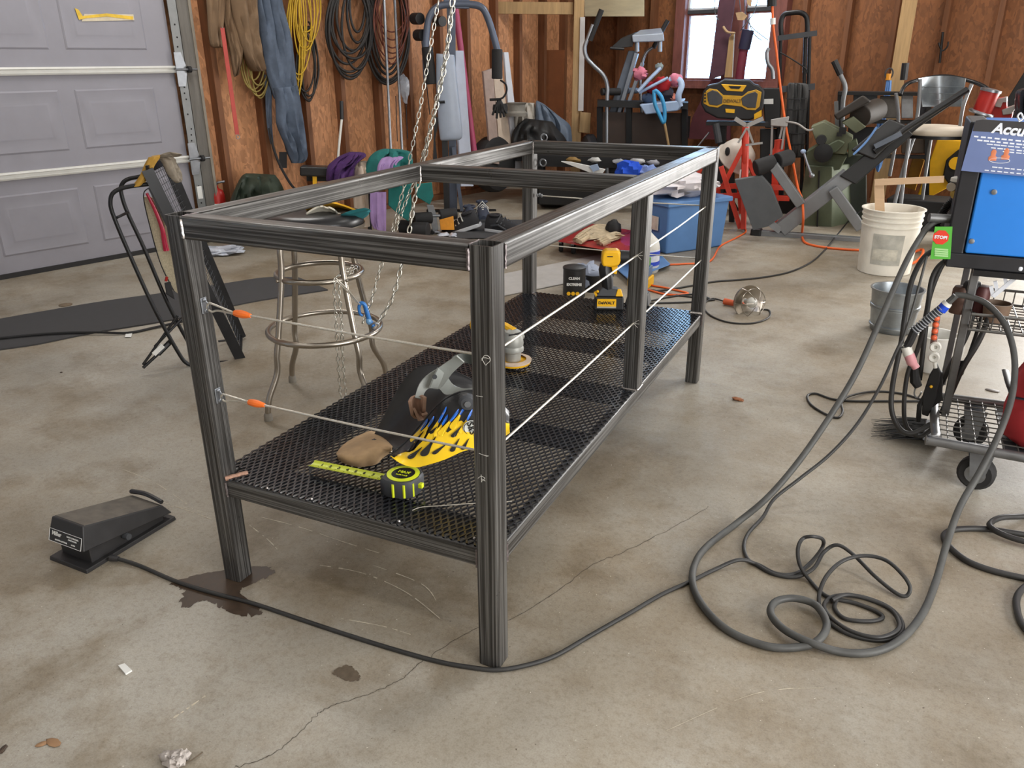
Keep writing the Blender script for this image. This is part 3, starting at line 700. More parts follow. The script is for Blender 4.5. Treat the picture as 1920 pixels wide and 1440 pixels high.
# round badge with hand lettered initials
bc = on_shell(884, 803, .007); bR = near.u; bU = UZ
G().lathe([(.001, .0005), (.020, .0005), (.020, 0)], bc + near.n * .001, 22, -near.n, sq=1).ob('badge', m_fwhite, he)
G().tube(circle(bc - near.n * .0006, .0175, 22, -near.n), .0007, 5, True).ob('badge_ring', m_ink, he)
text('S&S', .021, m_ink, bc - near.n * .001, UZ * -1 + bR * .25, bR, he, 'lettering', bold=.0003)
# far shell wall seen from inside, edge bead, viewing cup
far = VP(V((.46, .42, 0)), 0)
f_top = [(690, 838), (712, 798), (733, 756), (752, 722), (775, 695), (805, 684), (835, 690), (865, 702), (900, 720)]
f_bot = [(705, 846), (735, 845), (762, 828), (785, 800), (806, 776), (835, 756), (860, 745), (885, 742), (910, 748)]
def fsh(u, v):
    a = cr_at(f_top, u); b = cr_at(f_bot, u); x = a[0] + (b[0] - a[0]) * v; y = a[1] + (b[1] - a[1]) * v
    return far(x, y, .02 - .10 * v * v + .035 * math.sin(PI * u))
G().grid(fsh, 28, 10, -.003).ob('shell_inside', m_hin, he, ang=60)
G().tube([fsh(i / 30, 0) for i in range(31)], .0022, 6).ob('shell_rim', m_hblack, he); G().tube([shell(i / 30, 0) for i in range(31)], .0022, 6).ob('shell_rim', m_hblack, he)
G().grid(lambda u, v: far(*(lambda a, b: (a[0] + (b[0] - a[0]) * v, a[1] + (b[1] - a[1]) * v))(cr_at([(690, 835), (700, 822), (716, 830), (735, 838)], u), cr_at([(694, 842), (704, 846), (722, 846), (732, 843)], u)), -.05 - .02 * math.sin(PI * v)), 8, 5, .003).ob('chin_lip', m_hin, he)
# headgear
m_hg = mat('headgear_grey', (152, 156, 152), .5, 0, .08, 14); m_pad = mat('worn_foam_pad', (158, 126, 106), .8, 0, .2, 30)
midp = VP(V((.50, .34, 0)), 0)
def strap(top, bot, m, nm, d0=0, th=.004, par=he):
    return G().grid(lambda u, v: midp(*(lambda a, b: (a[0] + (b[0] - a[0]) * v, a[1] + (b[1] - a[1]) * v))(cr_at(top, u), cr_at(bot, u)), d0 + .03 * math.sin(PI * u)), 20, 4, th).ob(nm, m, par, ang=60)
strap([(778, 745), (786, 722), (800, 705), (822, 690), (842, 676), (856, 668)], [(792, 748), (797, 735), (806, 728), (826, 728), (848, 700), (870, 680)], m_hg, 'headband')
strap([(822, 690), (838, 705), (850, 722), (870, 728), (895, 725)], [(806, 728), (822, 728), (836, 740), (860, 736), (895, 735)], m_hg, 'crown_strap', .01)
strap([(848, 670), (860, 664), (880, 664), (900, 668)], [(856, 682), (866, 680), (882, 682), (900, 684)], mat('dark_strap', (64, 68, 64), .6), 'crown_strap', .02)
strap([(771, 752), (776, 744), (786, 742), (794, 745)], [(776, 778), (784, 786), (792, 782), (792, 772)], m_pad, 'brow_pad', -.02, .008)
strap([(778, 764), (784, 774), (792, 780)], [(788, 788), (796, 786), (802, 776)], m_pad, 'brow_pad', -.03, .006)
G().lathe([(.0001, 0), (.006, 0), (.006, .003), (.003, .003)], midp(815, 706, -.006), 14, -midp.n).ob('rivet', m_dgrey, he)
kn = on_shell(876, 752, .004)
k_ = G(); k_.lathe([(.021, 0), (.021, .012), (.016, .017), (.008, .018)], kn, 12, -near.n); ko = k_.ob('adjuster_knob', m_dgrey, he, ang=25)
G().lathe([(.008, .018), (.008, .021), (.0001, .021)], kn, 10, -near.n).ob('knob_cap', m_zinc, ko)
# leather bib
m_leather = mat('brown_suede', (178, 148, 112), .9, 0, .2, 18, .3)
lt = [(632, 852), (642, 838), (660, 825), (680, 815), (698, 810), (720, 822), (735, 838)]
lb = [(634, 858), (648, 868), (672, 874), (692, 872), (706, 868), (718, 856), (735, 845)]
def bib(u, v):
    a = cr_at(lt, u); b = cr_at(lb, u); x = a[0] + (b[0] - a[0]) * v; y = a[1] + (b[1] - a[1]) * v
    z = ZS + .006 + .05 * math.sin(PI * v) * (.4 + .6 * u) + .004 * noise.noise(V((u * 5, v * 5, 1)))
    return fp(x, y, z)
G().grid(bib, 20, 10, -.003).ob('leather_bib', m_leather, he, ang=70)
G().ell(fp(732, 846, ZS + .035), (.006, .005, .006), 8, 5).ob('snap', m_chrome, he)
# ---- angle grinder
gp = fp(968, 684, ZS)
gr = T('angle_grinder', 'yellow and grey angle grinder with a yellow disc on the mesh shelf', 'power tool', gp)
gv = V((-.80, .32, 0)).normalized(); gs = V((gv.y, -gv.x, 0))
m_gg = mat('cast_grey_gearhead', (158, 158, 152), .5, .3, .12, 18)
c0 = gp + V((-.012, .0, 0))
G().lathe([(.0001, .004), (.058, .006), (.060, .010), (.056, .013), (.02, .014)], c0, 30).ob('flap_disc', m_yellow, gr)
G().lathe([(.062, .0135), (.063, .019), (.045, .021)], c0, 26, close=False).ob('disc_guard', mat('flap_cloth', (190, 170, 150), .8), gr)
hd = G(); hd.lathe([(.026, .015), (.027, .045), (.036, .050), (.037, .060), (.034, .068), (.036, .078), (.033, .10), (.026, .118), (.012, .126)], c0, 18); hd.ob('gear_head', m_gg, gr, ang=30)
G().tube([c0 + UZ * .090, c0 + UZ * .094 + gv * .05, c0 + UZ * .098 + gv * .10], .03, 12, rf=lambda s: .034 - .006 * s).ob('gear_collar', m_gg, gr)
G().tube([c0 + UZ * .095 + gv * .09, c0 + UZ * .10 + gv * .12, c0 + UZ * .10 + gv * .19], .03, 12, rf=lambda s: .033 - .004 * s).ob('motor_body', m_yellow, gr)
G().tube([c0 + UZ * .118 - gv * .005, c0 + UZ * .128 + gv * .04, c0 + UZ * .132 + gv * .09], .01, 8, rf=lambda s: .014 - .004 * s).ob('yellow_cover', m_yellow, gr)
G().tube([c0 + UZ * .09 + gs * .02, c0 + UZ * .09 + gs * .045], .010, 10).ob('handle_boss', m_gg, gr)
G().tube([c0 + UZ * .112 - gs * .028 - gv * .01, c0 + UZ * .118 - gv * .035, c0 + UZ * .112 + gs * .028 - gv * .01], .003, 6).ob('vent_slot', m_black, gr)
# ---- cordless drill standing on its battery
dp = fp(1140, 577, ZS)
dr = T('cordless_drill', 'yellow and black cordless drill standing on its battery pack', 'drill')
dr.location = dp; dr.rotation_euler = (0, 0, math.radians(22)); ROOT[dr] = MX.Translation(dp) @ MX.Rotation(math.radians(22), 4, 'Z')
def lob(g, nm, m, par, **k): return g.ob(nm, m, par, world=False, **k)
bat = lob(G().hexa([V(p) for p in ((-.060, -.038, 0), (.062, -.038, 0), (.062, .038, 0), (-.060, .038, 0), (-.056, -.034, .055), (.060, -.034, .055), (.060, .034, .055), (-.056, .034, .055))]), 'battery', m_black, dr, bev=.006)
lab = lob(G().bb((-.048, -.0405, .010), (.030, -.0355, .048)), 'label', m_yellow, bat, bev=.001)
lob(G().bb((-.048, -.0408, .010), (.030, -.0404, .017)), 'label_stripe', mat('label_grey', (170, 165, 150), .5), bat)
R0 = ROOT[dr]; rx = R0.to_3x3() @ V((1, 0, 0))
text('DeWALT', .0165, m_ink, R0 @ V((-.009, -.0411, .032)), rx, UZ, dr, 'lettering', bold=.0006)
lob(G().hexa([V(p) for p in ((-.055, -.034, .056), (.060, -.034, .056), (.060, .034, .056), (-.055, .034, .056), (-.030, -.026, .092), (.035, -.026, .085), (.035, .026, .085), (-.030, .026, .092))]), 'foot', m_dgrey, dr, bev=.006)
lob(G().hexa([V(p) for p in ((.026, -.036, .058), (.058, -.036, .058), (.058, -.028, .058), (.026, -.028, .058), (.034, -.031, .088), (.048, -.031, .088), (.048, -.024, .088), (.034, -.024, .088))]), 'foot_clip', m_yellow, dr, bev=.003)
lob(G().tube([V((-.050, -.030, .058)), V((-.057, -.02, .07)), V((-.045, -.030, .078))], .006, 6), 'foot_clip', m_yellow, dr)
lob(G().tube([V((-.004, 0, .08)), V((-.010, 0, .12)), V((-.018, 0, .165)), V((-.018, 0, .185))], .024, 12, rf=lambda s: .022 + .006 * math.sin(s * PI), flat=1.25), 'grip', m_black, dr)
lob(G().tube([V((.008, 0, .165)), V((.016, 0, .150)), V((.012, 0, .135))], .008, 8), 'trigger', m_dgrey, dr)
bx = [(-.030, .178), (-.036, .20), (-.034, .232), (-.022, .246), (.030, .246), (.040, .236), (.044, .205), (.034, .182), (.006, .176)]
lob(G().prism([V((x, -.030, z)) for x, z in bx], V((0, .060, 0))), 'motor_housing', m_yellow, dr, bev=.010)
lob(G().prism([V((x, -.020, z)) for x, z in ((.004, .178), (.012, .15), (.028, .145), (.032, .180))], V((0, .04, 0))), 'yellow_bracket', m_yellow, dr, bev=.004)
lob(G().box((-.002, -.0305, .222), (.022, .002, .004)), 'vent', m_black, dr)
lob(G().cyl(V((.040, 0, .214)), V((.088, 0, .214)), .028, .026, 16), 'clutch_ring', m_black, dr); lob(G().cyl(V((.088, 0, .214)), V((.128, 0, .214)), .024, .016, 14), 'chuck', m_dgrey, dr)
# ---- small charger and bits lying behind the drill
cb = solo(G().hexa([dp + V(p) for p in ((.05, .06, 0), (.15, .08, 0), (.14, .16, 0), (.04, .14, 0), (.06, .075, .05), (.14, .09, .05), (.13, .15, .05), (.05, .13, .05))]), 'battery_charger', m_black, 'small black battery charger just behind the cordless drill', 'charger', bev=.005)
tk = solo(G().tube(cr([fp(773, 957, ZS + .002), fp(790, 951, ZS + .003), fp(830, 948, ZS + .002), fp(900, 943, ZS + .002), fp(960, 940, ZS + .002)], 6), .0011, 5), 'tie_wire', m_wire, 'thin loose tie wire lying on the mesh shelf near front', 'wire')
# ================================================================ chrome stool behind the bench
sc0 = V((-.49, 1.10, 0))
stool = T('bar_stool', 'chrome ring bar stool with black seat behind the workbench', 'stool', sc0)
feet = [V((-.58, .83, 0)), V((-.756, 1.18, 0)), V((-.40, 1.36, 0)), V((-.23, 1.01, 0))]
m_foot = mat('grey_rubber_foot', (128, 122, 112), .8, 0, .15, 20)
for f in feet:
    d = (f - sc0); d.z = 0; rr = d.length; d.normalize()
    P = lambda r, z: sc0 + d * r + UZ * z
    path = cr([P(rr, .012), P(rr - .012, .08), P(rr - .058, .17), P(.218, .24), P(.205, .30), P(.175, .45), P(.158, .56), P(.152, .645), P(.128, .672), P(.09, .678)], 6)
    lg = G().tube(path, .0115, 12).ob('leg', m_chrome, stool, ang=80)
    G().lathe([(.016, 0), (.0155, .022), (.0125, .03)], P(rr, 0), 14).ob('foot_cap', m_foot, lg)
    for z, r in ((.30, .212), (.52, .172)): G().ell(P(r + .008, z), (.006, .006, .006), 8, 5).ob('rivet', m_chrome, lg)
G().tube(circle(sc0 + UZ * .30, .214, 48), .0105, 12, True).ob('foot_ring', m_chrome, stool, ang=80)
G().tube(circle(sc0 + UZ * .52, .158, 48), .0105, 12, True).ob('seat_ring', m_chrome, stool, ang=80)
G().lathe([(.08, .672), (.165, .684), (.178, .70), (.182, .722), (.172, .742), (.12, .750), (.001, .752)], sc0, 32).ob('seat', mat('black_vinyl', (26, 26, 28), .35, 0, .15, 18), stool, ang=60)
G().lathe([(.17, .682), (.183, .69), (.184, .706), (.172, .700)], sc0, 32, close=False).ob('seat_trim', m_chrome, stool, ang=60)
sv = VP(sc0, 0)
solo(G().grid(lambda u, v: sv(*[(575 + 110 * u, 398 - 22 * math.sin(PI * min(1, u + .1)) * (1 - .5 * u) + 10 * v)][0], -.03 + .1 * v + .02 * noise.noise(V((u * 6, v * 5, 0)))) * 1, 14, 6, .006), 'yellow_rag', mat('mustard_cloth', (226, 170, 40), .9, 0, .15, 14), 'mustard yellow cloth crumpled on top of the stool seat', 'cloth', ang=70)
solo(G().grid(lambda u, v: sv(575 + 62 * u, 402 - 14 * math.sin(PI * u) + 9 * v, -.08 + .05 * v + .02 * noise.noise(V((u * 6, v * 5, 2)))), 12, 5, .006), 'white_rag', mat('dirty_white_cloth', (206, 200, 184), .9, 0, .15, 20), 'dirty white rag beside the mustard cloth on the stool', 'cloth', ang=70)
solo(G().pouch([(sv(645, 400, -.12), sv(650, 412, -.06)), (sv(662, 394, -.12), sv(664, 416, -.05)), (sv(682, 390, -.12), sv(682, 408, -.05)), (sv(686, 392, -.1), sv(687, 398, -.05))], .03, 12), 'cloth_hat', mat('teal_cloth', (34, 112, 118), .8, 0, .15, 20), 'small teal cloth cap at the right edge of stool seat', 'cap', ang=70)
# ================================================================ chain hoist chains
m_chain = mat('bright_zinc_chain', (196, 194, 184), .3, .95, .15, 60)
def link_mesh(lp, wd, r):
    pts = []
    for k in range(16):
        t_ = 2 * PI * k / 16; pts.append(V(((wd / 2 - r) * math.cos(t_), 0, (lp / 2 - r) * math.sin(t_))))
    pts = [V((p.x, 0, p.z * 1.0)) for p in pts]
    g = G().tube(pts, r, 6, True); me = bpy.data.meshes.new('chain_link'); me.from_pydata([tuple(p) for p in g.v], [], g.f); me.shade_smooth(); me.materials.append(m_chain); return me
def chain(name, label, path, lp=.034, wd=.02, r=.0026, group=None):
    path = cr(path, 24)
    root = T(name, label, 'chain', path[-1], 0, group); me = link_mesh(lp, wd, r)
    pitch = lp - 2.4 * r; acc = 0; nxt = 0; k = 0; tot = 0
    for i in range(len(path) - 1):
        a, b = path[i], path[i + 1]; d = b - a; l = d.length
        while nxt <= tot + l:
            p = a + d * ((nxt - tot) / l); x, y, z = frame(d)
            ang = (PI / 4 if k % 2 else -PI / 4) + random.uniform(-.12, .12)
            X = x * math.cos(ang) + y * math.sin(ang); Y = z.cross(X)
            o = bpy.data.objects.new('chain_link', me); col.objects.link(o); o.parent = root
            o.matrix_local = ROOT[root].inverted() @ MX(((X.x, Y.x, z.x, p.x), (X.y, Y.y, z.y, p.y), (X.z, Y.z, z.z, p.z), (0, 0, 0, 1)))
            nxt += pitch; k += 1
        tot += l
    return root
cv = VP(V((-.33, 1.22, 0)), 0)
chain('hand_chain', 'thin bright hand chain hanging in front of the gym machine', [cv(845, -160), cv(822, 0), cv(805, 100), cv(788, 200), cv(768, 300), cv(755, 360), cv(733, 440)] , .030, .016, .0021)
chain('lifting_chain', 'heavy bright lifting chain hanging down to the blue hook', [cv(868, -170, .02), cv(848, 0, .02), cv(838, 100, .02), cv(818, 200, .02), cv(795, 300, .02), cv(778, 370, .02), cv(766, 440, .01), cv(752, 500, 0), cv(735, 560, -.02), cv(708, 607, -.03)], .036, .021, .0030)
chain('hand_chain', 'second run of thin chain beside the heavy lifting chain', [cv(880, -160, .03), cv(842, 60, .03), cv(826, 150, .03), cv(806, 240, .03), cv(785, 320, .03), cv(760, 380, .03), cv(742, 430, .02), cv(714, 500, .0), cv(694, 570, -.02), cv(681, 602, -.03)], .030, .017, .0021)
bv = VP(V((-.44, .93, 0)), 0)
chain('slack_chain', 'slack chain loop hanging from the upper ring of the stool', [bv(660, 500, .1), bv(645, 512, .04), bv(628, 528), bv(630, 600), bv(634, 680), bv(639, 740), bv(646, 775), bv(648, 740), bv(643, 680), bv(640, 600), bv(636, 535), bv(655, 515, .06), bv(668, 500, .12)], .026, .015, .0019)
hk = T('chain_hook', 'blue forged chain hook clipped at the stool foot ring', 'hook', cv(695, 605, -.03))
m_hblue = mat('hook_blue', (54, 122, 196), .4, .2, .1, 20)
G().tube(cr([cv(700, 612, -.03), cv(693, 600, -.03), cv(688, 585, -.03), cv(684, 572, -.03), cv(677, 568, -.03), cv(673, 576, -.03), cv(675, 588, -.03), cv(680, 592, -.03)], 6), .008, 10, rf=lambda s: .010 - .005 * s).ob('hook_body', m_hblue, hk, ang=80)
G().ell(cv(692, 602, -.03), (.013, .013, .015), 12, 8).ob('swivel', mat('hook_pale_blue', (120, 168, 214), .4, .3), hk)
G().tube([cv(682, 578, -.03), cv(688, 592, -.03)], .003, 6).ob('latch', m_zinc, hk)
G().tube(circle(cv(703, 612, -.035), .016, 18, cv.n + UZ * .3), .004, 8, True).ob('shackle', m_zinc, hk)
solo(G().tube(cr([cv(626, 524, -.25), cv(645, 540, -.2), cv(668, 566, -.06), cv(676, 572, -.03), cv(668, 563, -.07), cv(650, 541, -.19), cv(630, 522, -.24)], 6), .0024, 6), 'wire_sling', m_wire, 'doubled thin wire sling from the stool ring to blue hook', 'wire')
# ================================================================ folding rack standing on the left
rk0 = fp(352, 688); rv = VP(rk0, 0)
rk = T('folding_rack', 'black tubular folding rack with a wire mesh panel left of workbench', 'rack', rk0)
for d, pts in ((0.0, [(285, 345), (262, 347), (232, 352), (212, 362), (207, 380), (213, 405), (240, 470), (290, 580), (335, 662), (350, 681), (362, 684)]), (.13, [(288, 325), (262, 331), (240, 336), (229, 345), (227, 360), (238, 396), (270, 465), (315, 570), (352, 640)])):
    G().tube(cr([rv(x, y, d) for x, y in pts], 6), .0085, 10).ob('frame_tube', m_blackmetal, rk, ang=80)
G().tube([rv(219, 408, 0), rv(240, 398, .13)], .006, 8).ob('cross_brace', m_blackmetal, rk)
# leaning panel: flat side rails and woven wire
pa, pb, pc, pd_ = rv(276, 318, -.02), rv(312, 300, .22), rv(452, 676, .02), rv(453, 634, .30)
for a, b in ((pa, pc), (pb, pd_)): G().bar(a, b, .010, .045, UZ).ob('side_rail', m_blackmetal, rk)
for a, b in ((pa, pb), (pc, pd_)): G().bar(a, b, .010, .03, UZ).ob('end_rail', m_blackmetal, rk)
pm = (pc - pa)
for k in range(1, 34):
    G().tube([pa + pm * (k / 34), pb + (pd_ - pb) * (k / 34)], .0013, 4).ob('mesh_wire', m_dgrey, rk)
for k in range(1, 9):
    f = k / 9; G().tube([pa + (pb - pa) * f, pc + (pd_ - pc) * f], .0013, 4).ob('mesh_wire', m_dgrey, rk)
# props crossing to the floor
for a, b, r in (((333, 592, .02), (268, 684, -.02), .006), ((346, 592, .13), (290, 650, .05), .006), ((320, 640, .03), (296, 664, .0), .012), ((296, 664, 0), (268, 690, -.02), .007)):
    G().tube([rv(*a), rv(*b)], r, 8).ob('prop', m_blackmetal, rk)
G().bar(rv(288, 664, -.012), rv(305, 648, -.012), .012, .02).ob('price_tag', m_paper, rk)
for a, b in (((385, 680, 0), (452, 676, .02)), ((410, 640, .25), (453, 634, .30)), ((362, 684, 0), (452, 676, .02))): G().tube([rv(*a), rv(*b)], .005, 6).ob('foot_bar', m_blackmetal, rk)
G().hexa([rv(x, y, d) for x, y, d in ((312, 552, .10), (328, 562, .10), (328, 562, .16), (312, 552, .16), (308, 530, .10), (320, 528, .10), (320, 528, .16), (308, 530, .16))]).ob('latch_block', m_black, rk, bev=.003)
G().tube([rv(311, 527, .12), rv(313, 519, .12)], .006, 8).ob('red_cap', m_red, rk)
# speckled board standing in the rack
m_spk = mat('speckled_board', (190, 178, 150), .6, 0, .2, 160); m_pink = mat('glossy_pink_edge', (196, 34, 72), .25, 0, .2, 12, coat=.5)
bdo = T('sign_board', 'pale speckled board with glossy pink edge held in the rack', 'board', rv(340, 560, .12))
poly = [(270, 362), (278, 366), (300, 428), (318, 480), (336, 560), (322, 545), (300, 495), (282, 420)]
ptop = [(278, 362), (300, 428), (322, 490), (345, 560)]
G().prism([rv(x, y, .17) for x, y in [(268, 368), (300, 372), (345, 490), (352, 565), (326, 545), (303, 498), (285, 440)]], rv.n * .012).ob('panel', m_spk, bdo, bev=.002)
G().tube(cr([rv(x, y, .155) for x, y in [(275, 362), (290, 392), (303, 425), (308, 450), (312, 470)]], 5), .010, 8, rf=lambda s: .006 + .007 * s).ob('pink_edge', m_pink, bdo, ang=80)
G().prism([rv(x, y, .15) for x, y in [(277, 352), (296, 350), (318, 400), (312, 425)]], rv.n * .01).ob('back_plate', m_dgrey, bdo)
G().tube(cr([rv(x, y, .16) for x, y in [(280, 352), (269, 368), (283, 432), (302, 497), (327, 547)]], 5), .0025, 6).ob('edge_trim', m_black, bdo)
# work glove over the top
m_glv = mat('grey_leather_glove', (136, 126, 112), .8, 0, .25, 22, .2); m_glvy = mat('ochre_glove_back', (170, 130, 50), .8, 0, .2, 20)
gl = T('work_glove', 'grey and ochre leather glove draped over the rack top', 'glove', rv(300, 300, .1))
G().pouch([(rv(285, 300, .06), rv(312, 288, .1)), (rv(296, 296, .06), rv(320, 292, .1)), (rv(308, 303, .05), rv(324, 302, .1)), (rv(316, 322, .04), rv(332, 318, .1)), (rv(326, 338, .04), rv(337, 332, .09)), (rv(332, 343, .05), rv(336, 340, .08))], [.05, .06, .05, .045, .035, .02], 14).ob('palm', m_glv, gl, ang=70)
G().pouch([(rv(302, 290, .04), rv(304, 300, .08)), (rv(318, 285, .04), rv(320, 296, .08)), (rv(330, 288, .04), rv(332, 294, .08)), (rv(335, 290, .05), rv(335, 292, .07))], .03, 10).ob('finger', m_glv, gl, ang=70)
G().pouch([(rv(280, 296, .0), rv(300, 290, .05)), (rv(275, 308, 0), rv(292, 302, .05)), (rv(268, 325, -.01), rv(280, 322, .03)), (rv(260, 342, -.02), rv(268, 340, .02)), (rv(255, 350, -.02), rv(259, 348, .02))], .03, 12).ob('cuff', m_glvy, gl, ang=70)
# ================================================================ rubber mat strip, cord with tag, plastic bag
m_mat = mat('dusty_rubber_mat', (60, 59, 60), .85, 0, .15, 30, .1)
far_e = [(0, 600), (80, 586), (200, 566), (330, 548), (430, 532), (500, 522), (560, 522)]
near_e = [(0, 657), (70, 647), (180, 625), (330, 600), (450, 572), (530, 558), (615, 545)]
fe = cr([fp(x, y) for x, y in far_e], 8); ne = cr([fp(x, y) for x, y in near_e], 8)
def matpt(i, e): return e[i] + (ne[i] - fe[i]).normalized() * ((.008 * noise.noise(V((i * 1.7, 3, 0)))) if e is ne else .004 * noise.noise(V((i * 1.3, 8, 0))))
d0 = (fe[0] - fe[6]).normalized() * 1.1
A = [fe[0] + d0] + fe; Bq = [ne[0] + d0] + ne; g = G(); vs = []
for a, b in zip(A, Bq):
    jg = .006 * noise.noise(V((a.x * 31, a.y * 17, 0)))
    for k in range(5): vs.append(a + (b - a) * (k / 4 + (jg if k in (0, 4) else 0)) + UZ * .008)
fs = [(i * 5 + k, i * 5 + k + 1, i * 5 + k + 6, i * 5 + k + 5) for i in range(len(A) - 1) for k in range(4)]
N = len(vs); vs2 = [V((p.x, p.y, .0005)) for p in vs]
rim = [i * 5 for i in range(len(A))]; rim2 = [i * 5 + 4 for i in range(len(A))]
fs += [(rim[i], rim[i + 1], N + rim[i + 1], N + rim[i]) for i in range(len(A) - 1)] + [(rim2[i + 1], rim2[i], N + rim2[i], N + rim2[i + 1]) for i in range(len(A) - 1)]
mtop = solo(G().add(vs + vs2, fs), 'rubber_mat', m_mat, 'long dark grey rubber floor mat strip along the garage door', 'mat', ang=30)
cd_ = T('appliance_cable', 'black cord with white tag lying across the rubber mat', 'cord', fp(240, 625))
G().tube(cr([fp(-60, 640, .014), fp(0, 634, .016), (fp(60, 628, .016)), fp(120, 624, .016), fp(180, 623, .014), fp(240, 624, .008), fp(290, 614, .008), fp(340, 603, .014), fp(352, 600, .014)], 6), .0065, 8).ob('cable', m_rubber, cd_)
G().hexa([fp(x, y, z) for x, y, z in ((234, 632, .002), (246, 632, .002), (249, 622, .002), (237, 622, .002), (234, 632, .005), (246, 632, .005), (249, 622, .005), (237, 622, .005))]).ob('tag', m_paper, cd_)
m_poly = mat('clear_plastic_bag', (186, 190, 200), .25, 0, .15, 16, .3, coat=.3)
bgc = fp(408, 476)
solo(G().ell(bgc + UZ * .022, (.16, .10, .03), 26, 12, MX.Rotation(.5, 3, 'Z'), .55, 3.2, 3), 'plastic_bag', m_poly, 'crumpled clear plastic bag on floor by the garage door', 'bag', ang=60)
solo(G().lathe([(.035, 0), (.035, .004), (.03, .005)], fp(123, 572), 14), 'floor_grating', mat('corroded_metal', (120, 104, 84), .7, .3, .3, 60), 'small corroded metal grating pressed into the floor near mat', 'grating')
# ================================================================ foot pedal
m_ped = mat('dusty_black_plastic', (40, 39, 40), .5, 0, .25, 18); m_pedtop = mat('dusty_pedal_top', (98, 92, 84), .75, 0, .3, 22)
pc0 = fp(165, 1077)
pedal = T('foot_pedal', 'black welder foot pedal with dusty top on the concrete', 'foot pedal', pc0)
b_fl, b_fr, b_br, b_bl = fp(93, 1050), fp(163, 1077), fp(331, 974), fp(262, 950)
def sk(a, b, c, d, k, z):      # quad shrunk towards its centre at height z
    m_ = (a + b + c + d) / 4; return [m_ + (p - m_) * k + UZ * z for p in (a, b, c, d)]
base = sk(b_fl, b_fr, b_br, b_bl, 1, 0) ; base2 = sk(b_fl, b_fr, b_br, b_bl, .985, .012)
G().hexa(base + base2).ob('base_flange', m_ped, pedal, bev=.002)
# body: narrow waist then flared cover
fv = VP(b_fr, 0)
def at(px, py, P): return VP(P, 0)(px, py)
lo = [at(113, 1045, b_fl + (b_fr - b_fl) * .25 + (b_bl - b_fl) * .05), at(163, 1066, b_fr + (b_br - b_fr) * .02), at(300, 980, b_br + (b_fr - b_br) * .2), at(250, 952, b_bl)]
wst = []
fl2, fr2, br2, bl2 = [p for p in sk(b_fl, b_fr, b_br, b_bl, .80, .010)]
hf, hb_ = .105, .055
w1 = [fl2 + UZ * .052, fr2 + UZ * .052, br2 + UZ * .020, bl2 + UZ * .020]
G().hexa([fl2, fr2, br2, bl2] + w1).ob('housing', m_ped, pedal, bev=.003)
c1 = sk(b_fl, b_fr, b_br, b_bl, .96, 0); c1 = [c1[0] + UZ * .062, c1[1] + UZ * .062, c1[2] + UZ * .026, c1[3] + UZ * .026]
c2 = sk(b_fl, b_fr, b_br, b_bl, .82, 0); c2 = [c2[0] + UZ * .128, c2[1] + UZ * .128, c2[2] + UZ * .060, c2[3] + UZ * .060]
cover = G().hexa(c1 + c2).ob('treadle', m_ped, pedal, bev=.004)
tp_ = [p + (sum(c2, V()) / 4 - p) * .06 + UZ * .0012 for p in c2]
G().hexa([p - UZ * .003 for p in tp_] + tp_).ob('tread_pad', m_pedtop, cover, bev=.001)
G().tube(cr([c2[3] + UZ * .012, (c2[3] + c2[2]) / 2 + UZ * .020, c2[2] + UZ * .010], 6), .007, 6).ob('heel_stop', m_ped, pedal)
# label plate on the front end
n_f = (c1[1] - c1[0]).cross(c2[0] - c1[0]).normalized(); n_f = n_f if n_f.dot(CAM - c1[0]) > 0 else -n_f
rt_ = (c1[1] - c1[0]).normalized(); up_ = (c2[0] - c1[0]); up_ = (up_ - rt_ * up_.dot(rt_)).normalized()
lc = (c1[0] + c1[1]) / 2 + up_ * .020 + n_f * .0015; fw = (c1[1] - c1[0]).length
def lq(x, y): return lc + rt_ * x + up_ * y
hx, hy = fw * .44, .017
for a, b in (((-hx, -hy), (hx, -hy)), ((hx, -hy), (hx, hy)), ((hx, hy), (-hx, hy)), ((-hx, hy), (-hx, -hy)), ):
    G().tube([lq(*a), lq(*b)], .0007, 4).ob('label_border', m_paper, cover)
text('Miller', .016, m_paper, lq(-hx * .55, .006), rt_, up_, cover, 'lettering', bold=.0003)
text('FOOT CONTROL', .006, m_paper, lq(hx * .45, .008), rt_, up_, cover, 'lettering'); text('MADE IN USA', .0055, m_paper, lq(hx * .45, .001), rt_, up_, cover, 'lettering'); text('REMOTE CONTROL          14 PIN', .0055, m_paper, lq(0, -.010), rt_, up_, cover, 'lettering')
side = (fr2 + br2) / 2 + (fr2 - br2) * .06 + UZ * .028
G().cyl(side + (b_fr - b_fl).normalized() * .004, side + (b_fr - b_fl).normalized() * .022, .010, .009, 12).ob('pivot_pin', m_dgrey, pedal)
G().cyl(fp(208, 1046, .012), fp(222, 1048, .012), .010, .007, 10).ob('strain_relief', m_ped, pedal)
